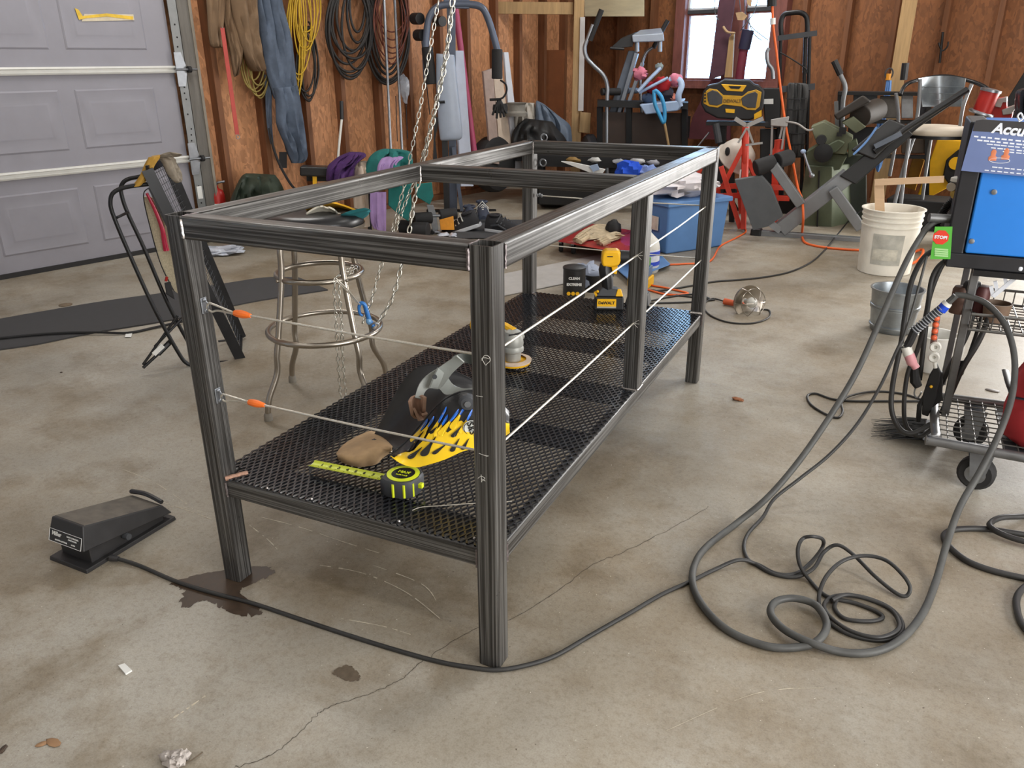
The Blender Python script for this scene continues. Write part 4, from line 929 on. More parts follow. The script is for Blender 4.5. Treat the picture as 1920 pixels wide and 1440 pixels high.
# ================================================================ welding cables on the floor
m_cab = mat('dusty_black_cable', (42, 41, 40), .55, 0, .35, 14); m_hose = mat('grey_torch_hose', (70, 70, 68), .58, 0, .3, 14)
z_ = .0055
def cab(name, label, cat, pts, r, m, sub=8, n=8):
    return solo(G().tube(cr([fp(*p) if len(p) == 3 else fp(p[0], p[1], r + .0003) for p in pts], sub), r, n), name, m, label, cat, ang=80)
cab('pedal_cable', 'thin black foot pedal cable running past the near bench leg', 'cable', [(218, 1047, .012), (260, 1060), (330, 1090), (400, 1112), (470, 1130), (560, 1160), (650, 1190), (740, 1218), (820, 1240), (880, 1251), (930, 1256), (980, 1249), (1040, 1230), (1110, 1190), (1180, 1150), (1240, 1115), (1295, 1090), (1340, 1068), (1385, 1050, .02), (1420, 1058), (1455, 1075), (1490, 1076), (1515, 1060), (1540, 1030, .02), (1543, 1012, .05), (1525, 1006, .07), (1505, 1010, .06), (1496, 1030, .05), (1500, 1060, .03), (1520, 1090), (1550, 1118), (1600, 1130), (1640, 1145), (1655, 1158), (1630, 1165), (1585, 1160), (1565, 1140), (1570, 1122)], .0052, m_cab)
cab('ground_cable', 'heavy black cable looped on the floor at the right edge', 'cable', [(2170, 930), (2160, 1000), (2110, 1070), (2040, 1095), (1960, 1090), (1880, 1075), (1820, 1055), (1785, 1030), (1770, 1010), (1775, 998, .012), (1800, 992), (1850, 992), (1920, 1002), (1990, 1010), (2060, 1010), (2120, 985), (2150, 950), (2140, 915)], .0085, m_cab)
cab('ground_cable', 'upper loop of heavy cable lying at right picture edge', 'cable', [(2110, 905), (2080, 940), (2040, 955), (1990, 960), (1920, 968), (1880, 970, .02), (1860, 978, .02), (1857, 988, .02), (1880, 1002, .02), (1920, 1015, .02), (1990, 1030, .02), (2060, 1030), (2120, 1000), (2145, 960)], .0085, m_cab)
cab('ground_cable', 'short dark cable bend low at the right picture edge', 'cable', [(2200, 960), (2170, 1040), (2090, 1080), (1990, 1085), (1935, 1095), (1912, 1110), (1906, 1135), (1920, 1175), (1970, 1215), (2050, 1235), (2140, 1220), (2190, 1160), (2170, 1100), (2110, 1080)], .0085, m_cab)
# ================================================================ litter on the floor
solo(G().prism([fp(222, 1250, .001), fp(234, 1246, .001), fp(248, 1259, .001), fp(236, 1266, .001)], UZ * .004), 'paper_scrap', m_paper, 'small white paper scrap lying on the left foreground floor', 'scrap')
tr_ = T('crumpled_wrapper', 'crumpled silver wrapper with a stalk at bottom left', 'litter', fp(330, 1428))
m_wrap = mat('silver_wrapper', (176, 168, 162), .6, .2, .3, 40, .4)
for i, (x, y, s) in enumerate(((312, 1420, .016), (328, 1418, .018), (338, 1424, .016), (322, 1430, .016), (346, 1416, .012))):
    G().ell(fp(x, y, .010), (s, s * .7, .010), 12, 8, MX.Rotation(i, 3, 'Z'), .6, 3, i * 3).ob('crumple', m_wrap, tr_, ang=50)
G().tube([fp(340, 1433, .003), fp(360, 1425, .004), fp(380, 1410, .004)], .0016, 5).ob('stalk', m_stain2, tr_)
solo(G().ell(fp(1383, 748, .006), (.025, .012, .006), 10, 6, None, .5, 3, 2), 'dry_leaf', mat('dry_leaf', (150, 96, 62), .8), 'small dry brown leaf on floor right of the bench', 'leaf')
for i, (x, y, w_, c_) in enumerate(((100, 1392, .02, 0), (78, 1395, .012, 0), (5, 1405, .012, 1), (1860, 732, .03, 1), (115, 698, .006, 1))):
    solo(G().ell(fp(x, y, .002), (w_, w_ * .5, .0025), 8, 5, MX.Rotation(i, 3, 'Z'), .4, 3, i), 'debris_flake', mat('rust_flake', (150, 116, 84), .8) if not c_ else m_stain, ['rust coloured crumb near bottom left picture corner', 'tiny pale flake left of the rust crumb', 'dark chip at the left picture edge', 'dark chip on floor beside the red bag', 'tiny dark pebble near the rubber mat'][i], 'debris')
# ================================================================ welding cart at the right
m_cartg = mat('grey_cart_tube', (112, 112, 112), .42, .6, .15, 20); m_grid = mat('grey_wire_grid', (104, 102, 98), .45, .6, .15, 20)
ZD = .15
cb0 = V((1.70, 1.52, ZD))
cart = T('welding_cart', 'grey tube welding cart with wire shelves and casters', 'cart', (2.05, 1.52, 0))
x0, x1, y0, y1 = 1.672, 2.42, 1.33, 1.735
fr_ = cr([V((x0 + .03, y0, ZD)), V((x1, y0, ZD)), V((x1 + .02, (y0 + y1) / 2, ZD)), V((x1, y1, ZD)), V((x0 + .03, y1, ZD)), V((x0, y1 - .04, ZD)), V((x0, y0 + .04, ZD))], 6, True)
G().tube(fr_, .015, 10, True).ob('deck_frame', m_cartg, cart, ang=80)
for k in range(20):
    x = x0 + .03 + k * .038; G().cyl((x, y0, ZD + .006), (x, y1, ZD + .006), .0022, n=5).ob('deck_wire', m_grid, cart)
for k in range(9):
    y = y0 + .04 + k * .04; G().cyl((x0, y, ZD + .010), (x1, y, ZD + .010), .0022, n=5).ob('deck_wire', m_grid, cart)
G().bb((1.86, y0 + .02, ZD - .02), (1.93, y1 - .02, ZD - .004)).ob('deck_brace', m_dgrey, cart)
for x, y in ((1.80, 1.365), (1.80, 1.70), (2.34, 1.365), (2.34, 1.70)):
    w_ = G().lathe([(.018, -.02), (.046, -.02), (.054, -.012), (.054, .012), (.046, .02), (.018, .02)], (x, y, .055), 22, (.25, 1, 0)).ob('caster_wheel', m_rubber, cart, ang=40)
    G().lathe([(.030, -.022), (.030, .022)], (x, y, .055), 16, (.25, 1, 0)).ob('hub', m_zinc, w_)
    G().prism([(x - .02, y - .028, .05), (x + .02, y - .028, .05), (x + .035, y - .028, ZD - .01), (x - .035, y - .028, ZD - .01)], V((0, .004, 0))).ob('caster_fork', m_zinc, w_)
    G().prism([(x - .02, y + .026, .05), (x + .02, y + .026, .05), (x + .035, y + .026, ZD - .01), (x - .035, y + .026, ZD - .01)], V((0, .004, 0))).ob('caster_fork', m_zinc, w_)
pp = fp(1772, 772, ZD); pv_ = VP(pp, 0)
zt_ = pv_(1806, 395).z
for yy in (pp.y, ):
    G().bar((pp.x, yy, ZD - .01), (pp.x, yy, zt_ + .06), .024, .024, V((0, 1, 0))).ob('post', m_cartg, cart, bev=.003)
zu = pv_(1784, 575).z            # upper wire shelf height
zw = pv_(1800, 490).z            # welder underside
ux0, ux1, uy0, uy1 = pp.x + .01, 2.45, pp.y - .06, pp.y + .30
for z in (zu, zu - .05):
    G().tube([(ux0, uy0, z), (ux1, uy0, z), (ux1, uy1, z), (ux0, uy1, z)], .005, 6, True).ob('shelf_rim', m_grid, cart)
for k in range(26): G().tube([(ux0 + .03 * k, uy1, zu), (ux0 + .03 * k, uy1, zu - .05), (ux0 + .03 * k, uy0, zu - .05), (ux0 + .03 * k, uy0, zu)], .0022, 5).ob('shelf_wire', m_grid, cart)
for k in range(10): G().cyl((ux0, uy0 + .036 * k, zu - .052), (ux1, uy0 + .036 * k, zu - .052), .0022, n=5).ob('shelf_wire', m_grid, cart)
G().cyl((ux0, uy0, zu - .025), (ux1, uy0, zu - .025), .0022, n=5).ob('shelf_wire', m_grid, cart)
for x, y in ((pp.x, uy1), (2.42, uy0), (2.42, uy1)): G().bar((x, y, ZD - .01), (x, y, zt_), .02, .02, V((0, 1, 0))).ob('post', m_cartg, cart, bev=.003)
G().bb((pp.x - .01, pp.y - .05, zw - .03), (2.44, uy1, zw - .012)).ob('top_tray', m_blackmetal, cart)
for (a, b) in (((1812, 410), (1742, 408)), ((1805, 455), (1765, 462))):
    G().tube(cr([pv_(*a), pv_((a[0] + b[0]) / 2, a[1], -.01), pv_(b[0], b[1], -.03)], 4), .014, 10).ob('cable_hanger', m_cartg, cart, ang=80)
# ---- welder
wd = T('welder', 'bright blue welder with black front on the cart', 'welder', (pp.x + .25, pp.y + .1, zw))
m_wblue = mat('welder_blue', (36, 124, 214), .38, 0, .04, 10, coat=.2); m_wblk = mat('welder_black', (30, 30, 34), .5, 0, .15, 18)
wy = pp.y - .035
def wp(x, y, yy=None): return plane(x, y, V((0, 1, 0)), wy if yy is None else yy)
q0, q1 = wp(1812, 456), wp(1848, 318)
xl = q0.x; zb, ztp = zw + .035, wp(1870, 232).z
G().bb((xl, wy, zb), (2.35, wy + .30, ztp)).ob('side_panel', m_wblue, wd, bev=.006)
G().bb((xl - .055, wy + .004, zw), (xl - .002, wy + .296, ztp + .005)).ob('front_bezel', m_wblk, wd, bev=.006)
G().bb((xl - .045, wy - .004, zw - .012), (2.36, wy + .30, zb - .002)).ob('base_tray', m_wblk, wd, bev=.004)
for x, y in ((1822, 452), (1864, 360)):
    G().lathe([(.008, 0), (.008, .003), (.004, .004)], wp(x, y) - V((0, .001, 0)), 10, (0, -1, 0)).ob('screw', m_zinc, wd)
for x in (xl - .05,): G().cyl((x, wy + .06, zw + .05), (x - .03, wy + .06, zw + .05), .018, n=14).ob('socket', m_dgrey, wd); G().cyl((x, wy + .16, zw + .05), (x - .03, wy + .16, zw + .05), .018, n=14).ob('socket', m_dgrey, wd)
# ---- hang tag card
m_cardb = mat('card_blue_grey', (104, 120, 164), .5, 0, .06, 10); m_cardk = mat('card_dark', (52, 50, 52), .55, 0, .1, 14); m_cardw = mat('card_pale', (226, 230, 238), .6, 0, .03, 10); m_carda = mat('card_copper', (206, 122, 84), .55, 0, .15, 20)
yc = wy - .02
def kp(x, y): return wp(x, y, yc)
card = T('hang_tag_card', 'blue grey printed hang tag card tied over the welder', 'card', kp(1870, 325))
c_tl, c_tr, c_bl, c_br = kp(1826, 226), kp(2010, 232), kp(1802, 320), kp(2000, 336)
G().prism([kp(1802, 320), kp(2000, 338), kp(2012, 234), kp(1842, 224), kp(1830, 226), kp(1826, 234)], V((0, .0015, 0))).ob('sheet', m_cardb, card)
G().prism([kp(1824, 246), kp(2009, 254), kp(2012, 234), kp(1842, 224), kp(1830, 226), kp(1826, 234)], V((0, -.0006, 0))).ob('dark_header', m_cardk, card)
rr_ = (kp(1920, 258) - kp(1850, 250)).normalized()
text('AccuLock', .040, m_cardw, kp(1920, 247) - V((0, .0012, 0)), rr_, UZ, card, 'lettering', bold=.0014, shear=.15)
for (a, b, yq, dh) in ((1826, 1930, 257, 4), (1832, 1930, 264, 4), (1850, 1930, 271, 3), (1858, 1930, 278, 3), (1880, 1930, 285, 3), (1860, 1930, 314, 3), (1846, 1930, 320, 3)):
    p0, p1 = kp(a, yq), kp(b, yq + (b - a) * .10); L_ = (p1 - p0).length; n_ = int(L_ / .016); g = G()
    for k in range(n_):
        c0_ = p0 + (p1 - p0) * (k / n_); c1_ = p0 + (p1 - p0) * ((k + random.uniform(.6, .9)) / n_); h_ = V((0, 0, .0042 if dh == 4 else .003))
        g.prism([c0_, c1_, c1_ + h_, c0_ + h_], V((0, -.0006, 0)))
    g.ob('text_line', m_cardw, card)['kind'] = 'stuff'
for x, y in ((1862, 292), (1886, 290)):
    G().lathe([(.010, -.014), (.011, -.004), (.006, .0), (.007, .012), (.003, .018)], kp(x, y) - V((0, .0004, 0)), 10, None, True, .08).ob('printed_nozzle', m_carda, card)
G().tube(circle(kp(1874, 301) - V((0, .0006, 0)), .026, 24, (0, 1, 0), sq=.28), .0009, 4, True).ob('printed_ring', m_cardw, card)
G().tube(cr([kp(1912, 226), kp(1908, 218), kp(1914, 212), kp(1918, 222), kp(1910, 228)], 4), .0025, 5).ob('string_tie', m_cardw, card)
# ---- green stop card
gy = pp.y - .045
def gp2(x, y): return plane(x, y, V((0, 1, 0)), gy)
stp = T('stop_card', 'bright green card with red stop sign hung among cables', 'card', gp2(1765, 487))
m_green = mat('green_card', (88, 176, 64), .45, 0, .04, 10); m_stop = mat('stop_red', (222, 62, 44), .45, 0, .05, 10)
G().prism([gp2(1744, 486), gp2(1782, 486), gp2(1786, 425), gp2(1753, 425)], V((0, .0015, 0))).ob('sheet', m_green, stp)
sc_ = gp2(1764, 445); oc = [sc_ + V((.0235 * math.cos(PI / 8 + k * PI / 4), -.0006, .0235 * math.sin(PI / 8 + k * PI / 4))) for k in range(8)]
G().prism(oc, V((0, -.0006, 0))).ob('stop_sign', m_stop, stp)
text('STOP!', .0135, m_cardw, sc_ - V((0, .0016, 0)), (1, 0, 0), UZ, stp, 'lettering', bold=.0006)
g = G()
for k in range(4): g.bb(gp2(1752, 468 + k * 4) + V((0, -.0006, 0)), gp2(1778, 468 + k * 4) + V((0, -.0012, .0016)))
g.ob('text_line', mat('pale_green_print', (170, 216, 150), .5), stp)['kind'] = 'stuff'
# ---- cables hung on the cart
def vc(name, label, pts, r, m=m_cab, cat='cable', par=None, sub=7, n=8):
    P = [pv_(*p) for p in pts]; return solo(G().tube(cr(P, sub), r, n), name, m, label, cat, ang=80)
vc('hung_cable', 'thick black cable hung in a long loop on cart hanger', [(1806, 462, 0), (1770, 464, -.02), (1735, 480, -.03), (1712, 520, -.04), (1700, 570, -.05), (1690, 640, -.06), (1674, 720, -.08), (1672, 770, -.10), (1688, 805, -.11), (1712, 812, -.09), (1745, 795, -.06)], .0085)
vc('hung_cable', 'second black cable hung just right of thick loop', [(1806, 480, .02), (1770, 490, 0), (1748, 520, 0), (1738, 580, -.01), (1722, 650, -.02), (1702, 700, -.03), (1695, 760, -.04), (1700, 800, -.05), (1725, 818, -.05), (1752, 800, -.03)], .0075)
vc('hung_cable', 'black lead ending in a dark plug between the loops', [(1780, 480, .03), (1762, 505, .02), (1742, 560, .02), (1735, 620, .01), (1728, 680, 0), (1724, 712, 0)], .0085)
vc('hung_cable', 'black cable slanting down left under the wire shelf', [(1856, 590, .05), (1835, 640, .03), (1805, 690, .01), (1780, 745, 0), (1765, 775, 0)], .009)
vc('hung_cable', 'thinner black cable slanting from shelf beside the post', [(1826, 585, .06), (1812, 630, .05), (1785, 680, .03), (1765, 720, .02), (1740, 760, .02)], .008)
vc('power_cable', 'black power cord with plug hanging under the wire shelf', [(1842, 590, .06), (1826, 640, .05), (1812, 680, .04)], .006)
solo(G().hexa([pv_(x, y, d) for x, y, d in ((1794, 698, .03), (1806, 704, .03), (1806, 704, .06), (1794, 698, .06), (1800, 676, .03), (1814, 676, .03), (1814, 676, .06), (1800, 676, .06))]), 'power_plug', m_black, 'black plug end hanging below the wire shelf', 'plug', bev=.004)
solo(G().tube([pv_(1714, 690, -.02), pv_(1716, 715, -.02), pv_(1722, 725, -.02)], .016, 10, rf=lambda s: .013 + .004 * math.sin(s * PI)), 'cable_lug', m_rubber, 'dark cable lug with a hook below pink nozzle', 'connector')
solo(G().tube(cr([pv_(1718, 722, -.02), pv_(1714, 738, -.02), pv_(1720, 746, -.02), pv_(1728, 735, -.02)], 5), .0025, 6), 'wire_hook', m_zinc, 'thin bent wire hook under the dark cable lug', 'hook')
vc('hung_cable', 'slim grey wire hose running along the left cable loops', [(1738, 480, -.05), (1722, 540, -.06), (1705, 600, -.08), (1688, 650, -.10)], .004, m_hose)
# ---- heavy torch hose: over the hanger, down to the floor, round the front and back up to the torch
def hosept(x, y, y0, y1, fx, fy, d0=0):
    """between the cart plane at row y0 and the floor point (fx, fy) reached at row y1"""
    k = max(0, min(1, (y - y0) / (y1 - y0))); D1 = (fp(fx, fy, .01) - pv_.b).dot(pv_.n)
    return pv_(x, y, d0 + (D1 - d0) * k ** 1.15)
hA = [hosept(x, y, 408, 982, 1380, 982, -.01) for x, y in ((1812, 410), (1770, 411), (1742, 424), (1715, 462), (1690, 510), (1655, 590), (1610, 690), (1560, 775), (1500, 862), (1440, 932))]
hF = [fp(*(p if len(p) == 3 else (*p, .0095))) for p in ((1380, 982), (1325, 1025), (1302, 1060), (1300, 1100), (1325, 1145), (1370, 1185), (1440, 1212), (1500, 1213), (1535, 1200, .02), (1550, 1170, .02), (1530, 1135, .02), (1490, 1122, .02), (1455, 1128, .02), (1445, 1150, .02), (1470, 1180, .02), (1520, 1205, .02), (1580, 1223), (1640, 1222), (1690, 1198), (1730, 1150), (1755, 1090))]
hB = [hosept(x, y, 553, 1090, 1755, 1090, -.03) for x, y in ((1775, 1020), (1800, 950), (1840, 880), (1875, 810), (1898, 740), (1902, 670), (1885, 610), (1850, 570), (1815, 556), (1790, 553))]
hA = [p if p.z > .0095 else V((p.x, p.y, .0095)) for p in hA]; hB = [p if p.z > .0095 else V((p.x, p.y, .0095)) for p in hB]
solo(G().tube(cr(hA + hF + hB, 8), .0092, 10), 'torch_hose', m_hose, 'thick grey torch hose looping from the cart across the floor', 'hose', ang=80)
cA = [hosept(x, y, 640, 985, 1420, 975, -.10) for x, y in ((1690, 640), (1680, 660), (1650, 725), (1608, 794), (1556, 852), (1500, 897), (1452, 935))]
cF = [fp(*(p if len(p) == 3 else (*p, .0055))) for p in [(1430, 970), (1403, 1000), (1395, 1025), (1402, 1048), (1420, 1060), (1450, 1076), (1490, 1082), (1525, 1066, .02), (1545, 1035, .03), (1570, 1022, .05), (1600, 1040, .04), (1640, 1080, .02), (1680, 1112, .01), (1700, 1117, .01), (1706, 1100, .03), (1690, 1075, .05), (1660, 1050, .06), (1620, 1042, .06), (1580, 1052, .05), (1550, 1080, .04), (1536, 1115, .02), (1540, 1145), (1565, 1175), (1610, 1195), (1660, 1200), (1690, 1185), (1688, 1160), (1660, 1135), (1610, 1118), (1565, 1118, .012), (1545, 1135, .012), (1560, 1160, .012), (1600, 1185, .012), (1650, 1195, .014), (1685, 1178, .014), (1675, 1148, .014), (1640, 1128, .014), (1590, 1115, .018), (1560, 1125, .018)]]
solo(G().tube(cr([p if p.z > .0055 else V((p.x, p.y, .0055)) for p in cA] + cF, 8), .0052, 8), 'coiled_cable', m_cab, 'thin black cable coiled in loops on the floor right', 'cable', ang=80)
# ---- torch
tv = VP(pv_(1745, 600, -.06), 0)
to = T('welding_torch', 'welding torch with ribbed grip, blue collar and pink nozzle', 'welding torch', tv(1710, 690))
a, b = tv(1714, 620), tv(1768, 577); G().tube([a + (b - a) * i / 44 for i in range(45)], .012, 12, rf=lambda s: .0125 + .0022 * (1 if int(s * 44) % 4 < 2 else -1)).ob('ribbed_grip', m_dgrey, to, ang=20)
for i in range(0, 12): G().tube(circle(a + (b - a) * (i + .5) / 12, .0142, 14, b - a), .0018, 5, True).ob('grip_rib', mat('grip_rib_grey', (150, 152, 156), .5), to)
G().cyl(tv(1764, 582), tv(1774, 571), .0155, .0155, 14).ob('blue_collar', mat('collar_blue', (28, 72, 196), .45), to); G().cyl(tv(1773, 572), tv(1778, 567), .016, .014, 14).ob('white_ring', m_white, to)
G().tube(cr([tv(1716, 618), tv(1706, 640), tv(1700, 650)], 4), .013, 10).ob('torch_neck', m_rubber, to)
G().cyl(tv(1692, 648), tv(1704, 643), .006, .006, 10).ob('back_cap', m_white, to)
G().tube([tv(1698, 650), tv(1704, 666)], .016, 14).ob('insulator', m_white, to)
G().tube([tv(1704, 664), tv(1710, 680), tv(1714, 684), tv(1718, 690)], .015, 14, rf=lambda s: .0165 if s < .5 else .012).ob('pink_nozzle', mat('pink_ceramic', (214, 150, 156), .5, 0, .05), to)
G().tube(cr([tv(1776, 569), tv(1786, 560), tv(1792, 554)], 4), .010, 8).ob('torch_hose_end', m_hose, to)
# ---- spare cup holder
ch = T('cup_holder', 'clear tube of orange balls above two white ceramic cups', 'holder', tv(1752, 690))
G().cyl(tv(1750, 645, .01), tv(1758, 588, .01), .010, .010, 12).ob('tube', mat('smoky_tube', (120, 92, 84), .3, 0, .2), ch)
for i in range(4): G().ell(tv(1756 - i * 1.6, 597 + i * 12, -.004), (.010, .010, .0095), 10, 7).ob('orange_ball', mat('orange_ball', (214, 96, 58), .4), ch)
for x, y in ((1754, 650), (1751, 669)): G().lathe([(.017, 0), (.018, .006), (.014, .010), (.006, .008), (.005, .002)], tv(x, y, 0), 18, -tv.n).ob('ceramic_cup', m_white, ch)
G().tube([tv(1752, 676, .0), tv(1754, 690, .0)], .006, 8).ob('clip', m_white, ch)
# ---- ground clamp, broom, floor loops
m_dk = mat('soot_black', (20, 20, 21), .6, 0, .2, 20)
gc = T('ground_clamp', 'black ground clamp hanging against the cart deck end', 'clamp', pv_(1742, 800, -.03))
G().prism([pv_(x, y, -.04) for x, y in ((1756, 682), (1764, 700), (1756, 745), (1740, 782), (1728, 778), (1730, 740), (1742, 705))], pv_.n * .02).ob('jaw', m_dk, gc, bev=.004)
G().prism([pv_(x, y, -.02) for x, y in ((1750, 690), (1768, 700), (1766, 752), (1748, 765), (1740, 740))], pv_.n * .02).ob('jaw', m_dk, gc, bev=.004)
G().tube([pv_(1722, 790, -.03), pv_(1724, 760, -.03), pv_(1736, 740, -.03)], .008, 8).ob('handle', m_dk, gc); G().ell(pv_(1746, 725, -.05), (.005, .005, .005), 8, 5).ob('brass_pin', m_yellow, gc)
br = T('floor_broom', 'black bristled broom head lying on floor by the cart', 'broom', fp(1710, 815))
G().hexa([fp(1728, 825, .0), fp(1760, 835, 0), fp(1762, 790, 0), fp(1735, 786, 0), fp(1728, 825, .05), fp(1760, 835, .05), fp(1762, 790, .05), fp(1735, 786, .05)]).ob('block', m_dk, br, bev=.006)
g = G()
for i in range(120):
    y = random.uniform(786, 826); z = random.uniform(.004, .045); e = random.uniform(1632, 1690)
    a = fp(1738, y, z); b = fp(e, 800 + (y - 805) * .9 + random.uniform(-5, 8), random.uniform(.003, .02)); g.tube([a, (a + b) / 2 + UZ * random.uniform(0, .012), b], .0016, 3, rf=lambda s: .0028 * (1 - .75 * s))
g.ob('bristles', m_dk, br)['kind'] = 'stuff'
cab('floor_cable', 'thin black cable loop on floor left of broom', 'cable', [(1730, 752), (1660, 752), (1600, 752), (1560, 748), (1530, 738), (1514, 742), (1520, 758), (1545, 775), (1570, 783), (1580, 772), (1578, 755, .012), (1595, 742, .012), (1640, 734), (1690, 738), (1730, 750)], .0045, m_cab)
# ---- red bag on the deck
m_bag = mat('red_canvas_bag', (178, 46, 52), .75, 0, .12, 10, .2)
rb = T('red_bag', 'red canvas tool bag with black strap on the cart deck', 'bag', (1.98, 1.42, ZD + .012))
bgp = V((2.02, 1.46, ZD + .012))
g = G(); nB = 24; vs = []; fs = []
for j, (k, z) in enumerate(((.9, 0), (1, .02), (1.03, .10), (.98, .19), (.85, .245), (.5, .255))):
    for i in range(nB):
        t_ = 2 * PI * i / nB; cx, sx = math.cos(t_), math.sin(t_); e = (abs(cx) ** 3 + abs(sx) ** 3) ** (-1 / 3)
        vs.append(bgp + V((cx * e * .17 * k, sx * e * .12 * k, z)) + V((1, .6, .5)) * .014 * noise.noise(V((cx * 2, sx * 2, j * .7))))
g.add(vs, [(j * nB + i, j * nB + (i + 1) % nB, (j + 1) * nB + (i + 1) % nB, (j + 1) * nB + i) for j in range(5) for i in range(nB)] + [tuple(range(nB - 1, -1, -1)), tuple(range(5 * nB, 6 * nB))]); g.ob('body', m_bag, rb, ang=60)
G().tube([bgp + V((.17 * c_[0] * 1.05, .12 * c_[1] * 1.06, .165)) for c_ in ((-1, 1), (-1.0, 0), (-1, -.95), (0, -1.02), (.95, -1), (1, 0), (1, 1))], .010, 6, flat=.3).ob('strap', m_black, rb)
G().grid(lambda u, v: bgp + V((-.15 + .3 * u, -.128 - .008 * math.sin(PI * u), .17 + .07 * v)), 8, 3, .004).ob('flap', m_bag, rb)
# ---- bracket and brown cup on the upper shelf
bk = T('white_bracket', 'white ladder shaped metal bracket on the upper wire shelf', 'bracket', pv_(1880, 560))
pvu = VP(V((pp.x + .12, pp.y - .03, 0)), 0)
G().bar(pvu(1862, 556), pvu(1914, 512), .008, .012).ob('long_bar', m_cardw, bk)
for a, b in (((1870, 549), (1866, 527)), ((1887, 535), (1883, 514)), ((1902, 523), (1898, 505)), ((1862, 556), (1858, 536))): G().bar(pvu(*a), pvu(*b), .006, .010).ob('rung', m_cardw, bk)
G().ell(pvu(1913, 503), (.012, .012, .014), 10, 7).ob('knob', m_cardw, bk); G().bar(pvu(1914, 514), pvu(1950, 516), .008, .012).ob('end_bar', m_cardw, bk)
cu = VP(V((pp.x + .10, pp.y + .06, 0)), 0); c_ = cu(1872, 566); c_.z = zu - .046
solo(G().lathe([(.001, 0), (.034, 0), (.042, .06), (.038, .06), (.031, .004)], c_, 20), 'brown_cup', mat('brown_cup', (120, 98, 80), .6), 'brown cup standing on the upper wire shelf', 'cup')
for i, (x, hgt, m_) in enumerate(((1800, .09, mat('rust_can', (96, 70, 58), .6, .3, .3)), (1818, .11, m_dk), (1838, .10, mat('maroon_can', (88, 44, 42), .5, .2, .2)))):
    c_ = VP(V((pp.x + .08, pp.y + .10, 0)), 0)(x, 560); c_.z = zu - .046
    solo(G().lathe([(.026, 0), (.027, .01), (.027, hgt - .01), (.022, hgt), (.006, hgt + .002)], c_, 16), 'spray_can', m_, ['rusty can first from the post on upper shelf', 'black can second from the post on upper shelf', 'maroon can third from the post on upper shelf'][i], 'can')
# ---- brass gas regulator on an arm from the welder front
rgv = VP(V((pp.x + .02, pp.y + .06, 0)), 0); rg0 = rgv(1795, 355)
gcyl = T('gas_regulator', 'brass gas regulator with white knob on steel arm', 'regulator', rg0)
m_brass = mat('brass', (190, 160, 90), .35, .8, .2)
G().cyl(rgv(1836, 384, .0), rgv(1790, 378, .0), .011, n=12).ob('arm', m_zinc, gcyl); G().cyl(rgv(1795, 380), rgv(1796, 345), .008, n=10).ob('stem', m_brass, gcyl)
G().cyl(rgv(1783, 352), rgv(1808, 350), .011, n=12).ob('regulator_body', m_brass, gcyl); G().lathe([(.012, -.006), (.018, 0), (.018, .008), (.012, .012)], rg0 - UZ * .012, 14, -rgv.n).ob('bonnet', m_brass, gcyl)
G().lathe([(.010, 0), (.022, .003), (.022, .014), (.012, .018)], rgv(1796, 342), 14).ob('white_knob', m_white, gcyl)
for x in (1784, 1808): G().lathe([(.013, 0), (.014, .004), (.013, .010)], rgv(x, 350, -.012), 16, -rgv.n).ob('gauge', m_chrome, gcyl)
solo(G().tube(cr([rgv(1806, 350, -.01), rgv(1820, 356, -.03), rgv(1824, 378, -.03), rgv(1812, 400, -.02)], 6), .006, 8), 'gas_hose', m_rubber, 'short black gas hose from the brass regulator', 'hose')
vh = lambda x, y: rgv(x, y, .05)
g = G(); pts = cr([vh(1812, 392), vh(1796, 376), vh(1780, 382), vh(1770, 396), vh(1762, 408), vh(1752, 428)], 12); g.tube(pts, .012, 10, rf=lambda s: .011 + .003 * (1 if int(s * 60) % 2 else -1)); solo(g, 'ribbed_hose', m_rubber, 'black ribbed corrugated hose above the cable hangers', 'hose', ang=20)
# ---- small white pail behind the cables, galvanised bucket and white bucket
def bucket(name, label, base, r0, r1, h, m, lip, ribs=(), handle=None):
    t_ = T(name, label, 'bucket', base)
    prof = [(r0 * .96, 0), (r0, .004)]
    for z in ribs: rr = r0 + (r1 - r0) * z / h; prof += [(rr, z - .006), (rr + .005, z - .004), (rr + .005, z + .004), (rr, z + .006)]
    prof += [(r1, h - .008), (r1 + lip, h - .006), (r1 + lip, h), (r1 - .003, h), (r1 - .006, h - .01), (r0 - .004, .012), (.001, .010)]
    G().lathe(prof, base, 36, close=False).ob('shell', m, t_, ang=40); G().lathe([(r0 * .95, .001), (r0 * .95, .006)], base, 30).ob('bottom', m, t_)
    return t_
wb = fp(1742, 690); pl_ = bucket('small_pail', 'small white plastic pail behind the hanging cart cables', wb, .075, .085, .16, m_white, .006)
G().tube(cr([wb + V((.085, 0, .15)), wb + V((.11, 0, .12)), wb + V((.105, .0, .05)), wb + V((.08, 0, .03))], 6), .008, 8).ob('handle', m_white, pl_)
gb_ = fp(1670, 618); gt = bucket('galvanised_bucket', 'galvanised steel bucket on the floor before the white bucket', gb_, .098, .118, .215, m_galv, .006, (.03, .12, .13))
m_bk5 = mat('scuffed_white_bucket', (226, 221, 208), .5, 0, .10, 8)
b5 = fp(1656, 508); w5 = bucket('white_bucket', 'scuffed white plastic bucket with a wooden stick inside', b5, .155, .175, .40, m_bk5, .010, (.30, .335, .365))
lbv = VP(b5, 0)
m_lbl = mat('worn_label', (176, 174, 164), .6, 0, .2, 14)
def onb(a, z): r = .155 + .02 * z / .40 + .0012; d_ = -lbv.n * math.cos(a) + lbv.u * math.sin(a); return b5 + d_ * r + UZ * z
G().grid(lambda u, v: onb(-.55 + 1.1 * u, .07 + .19 * v), 14, 4, -.0004).ob('worn_label', m_lbl, w5, ang=80)
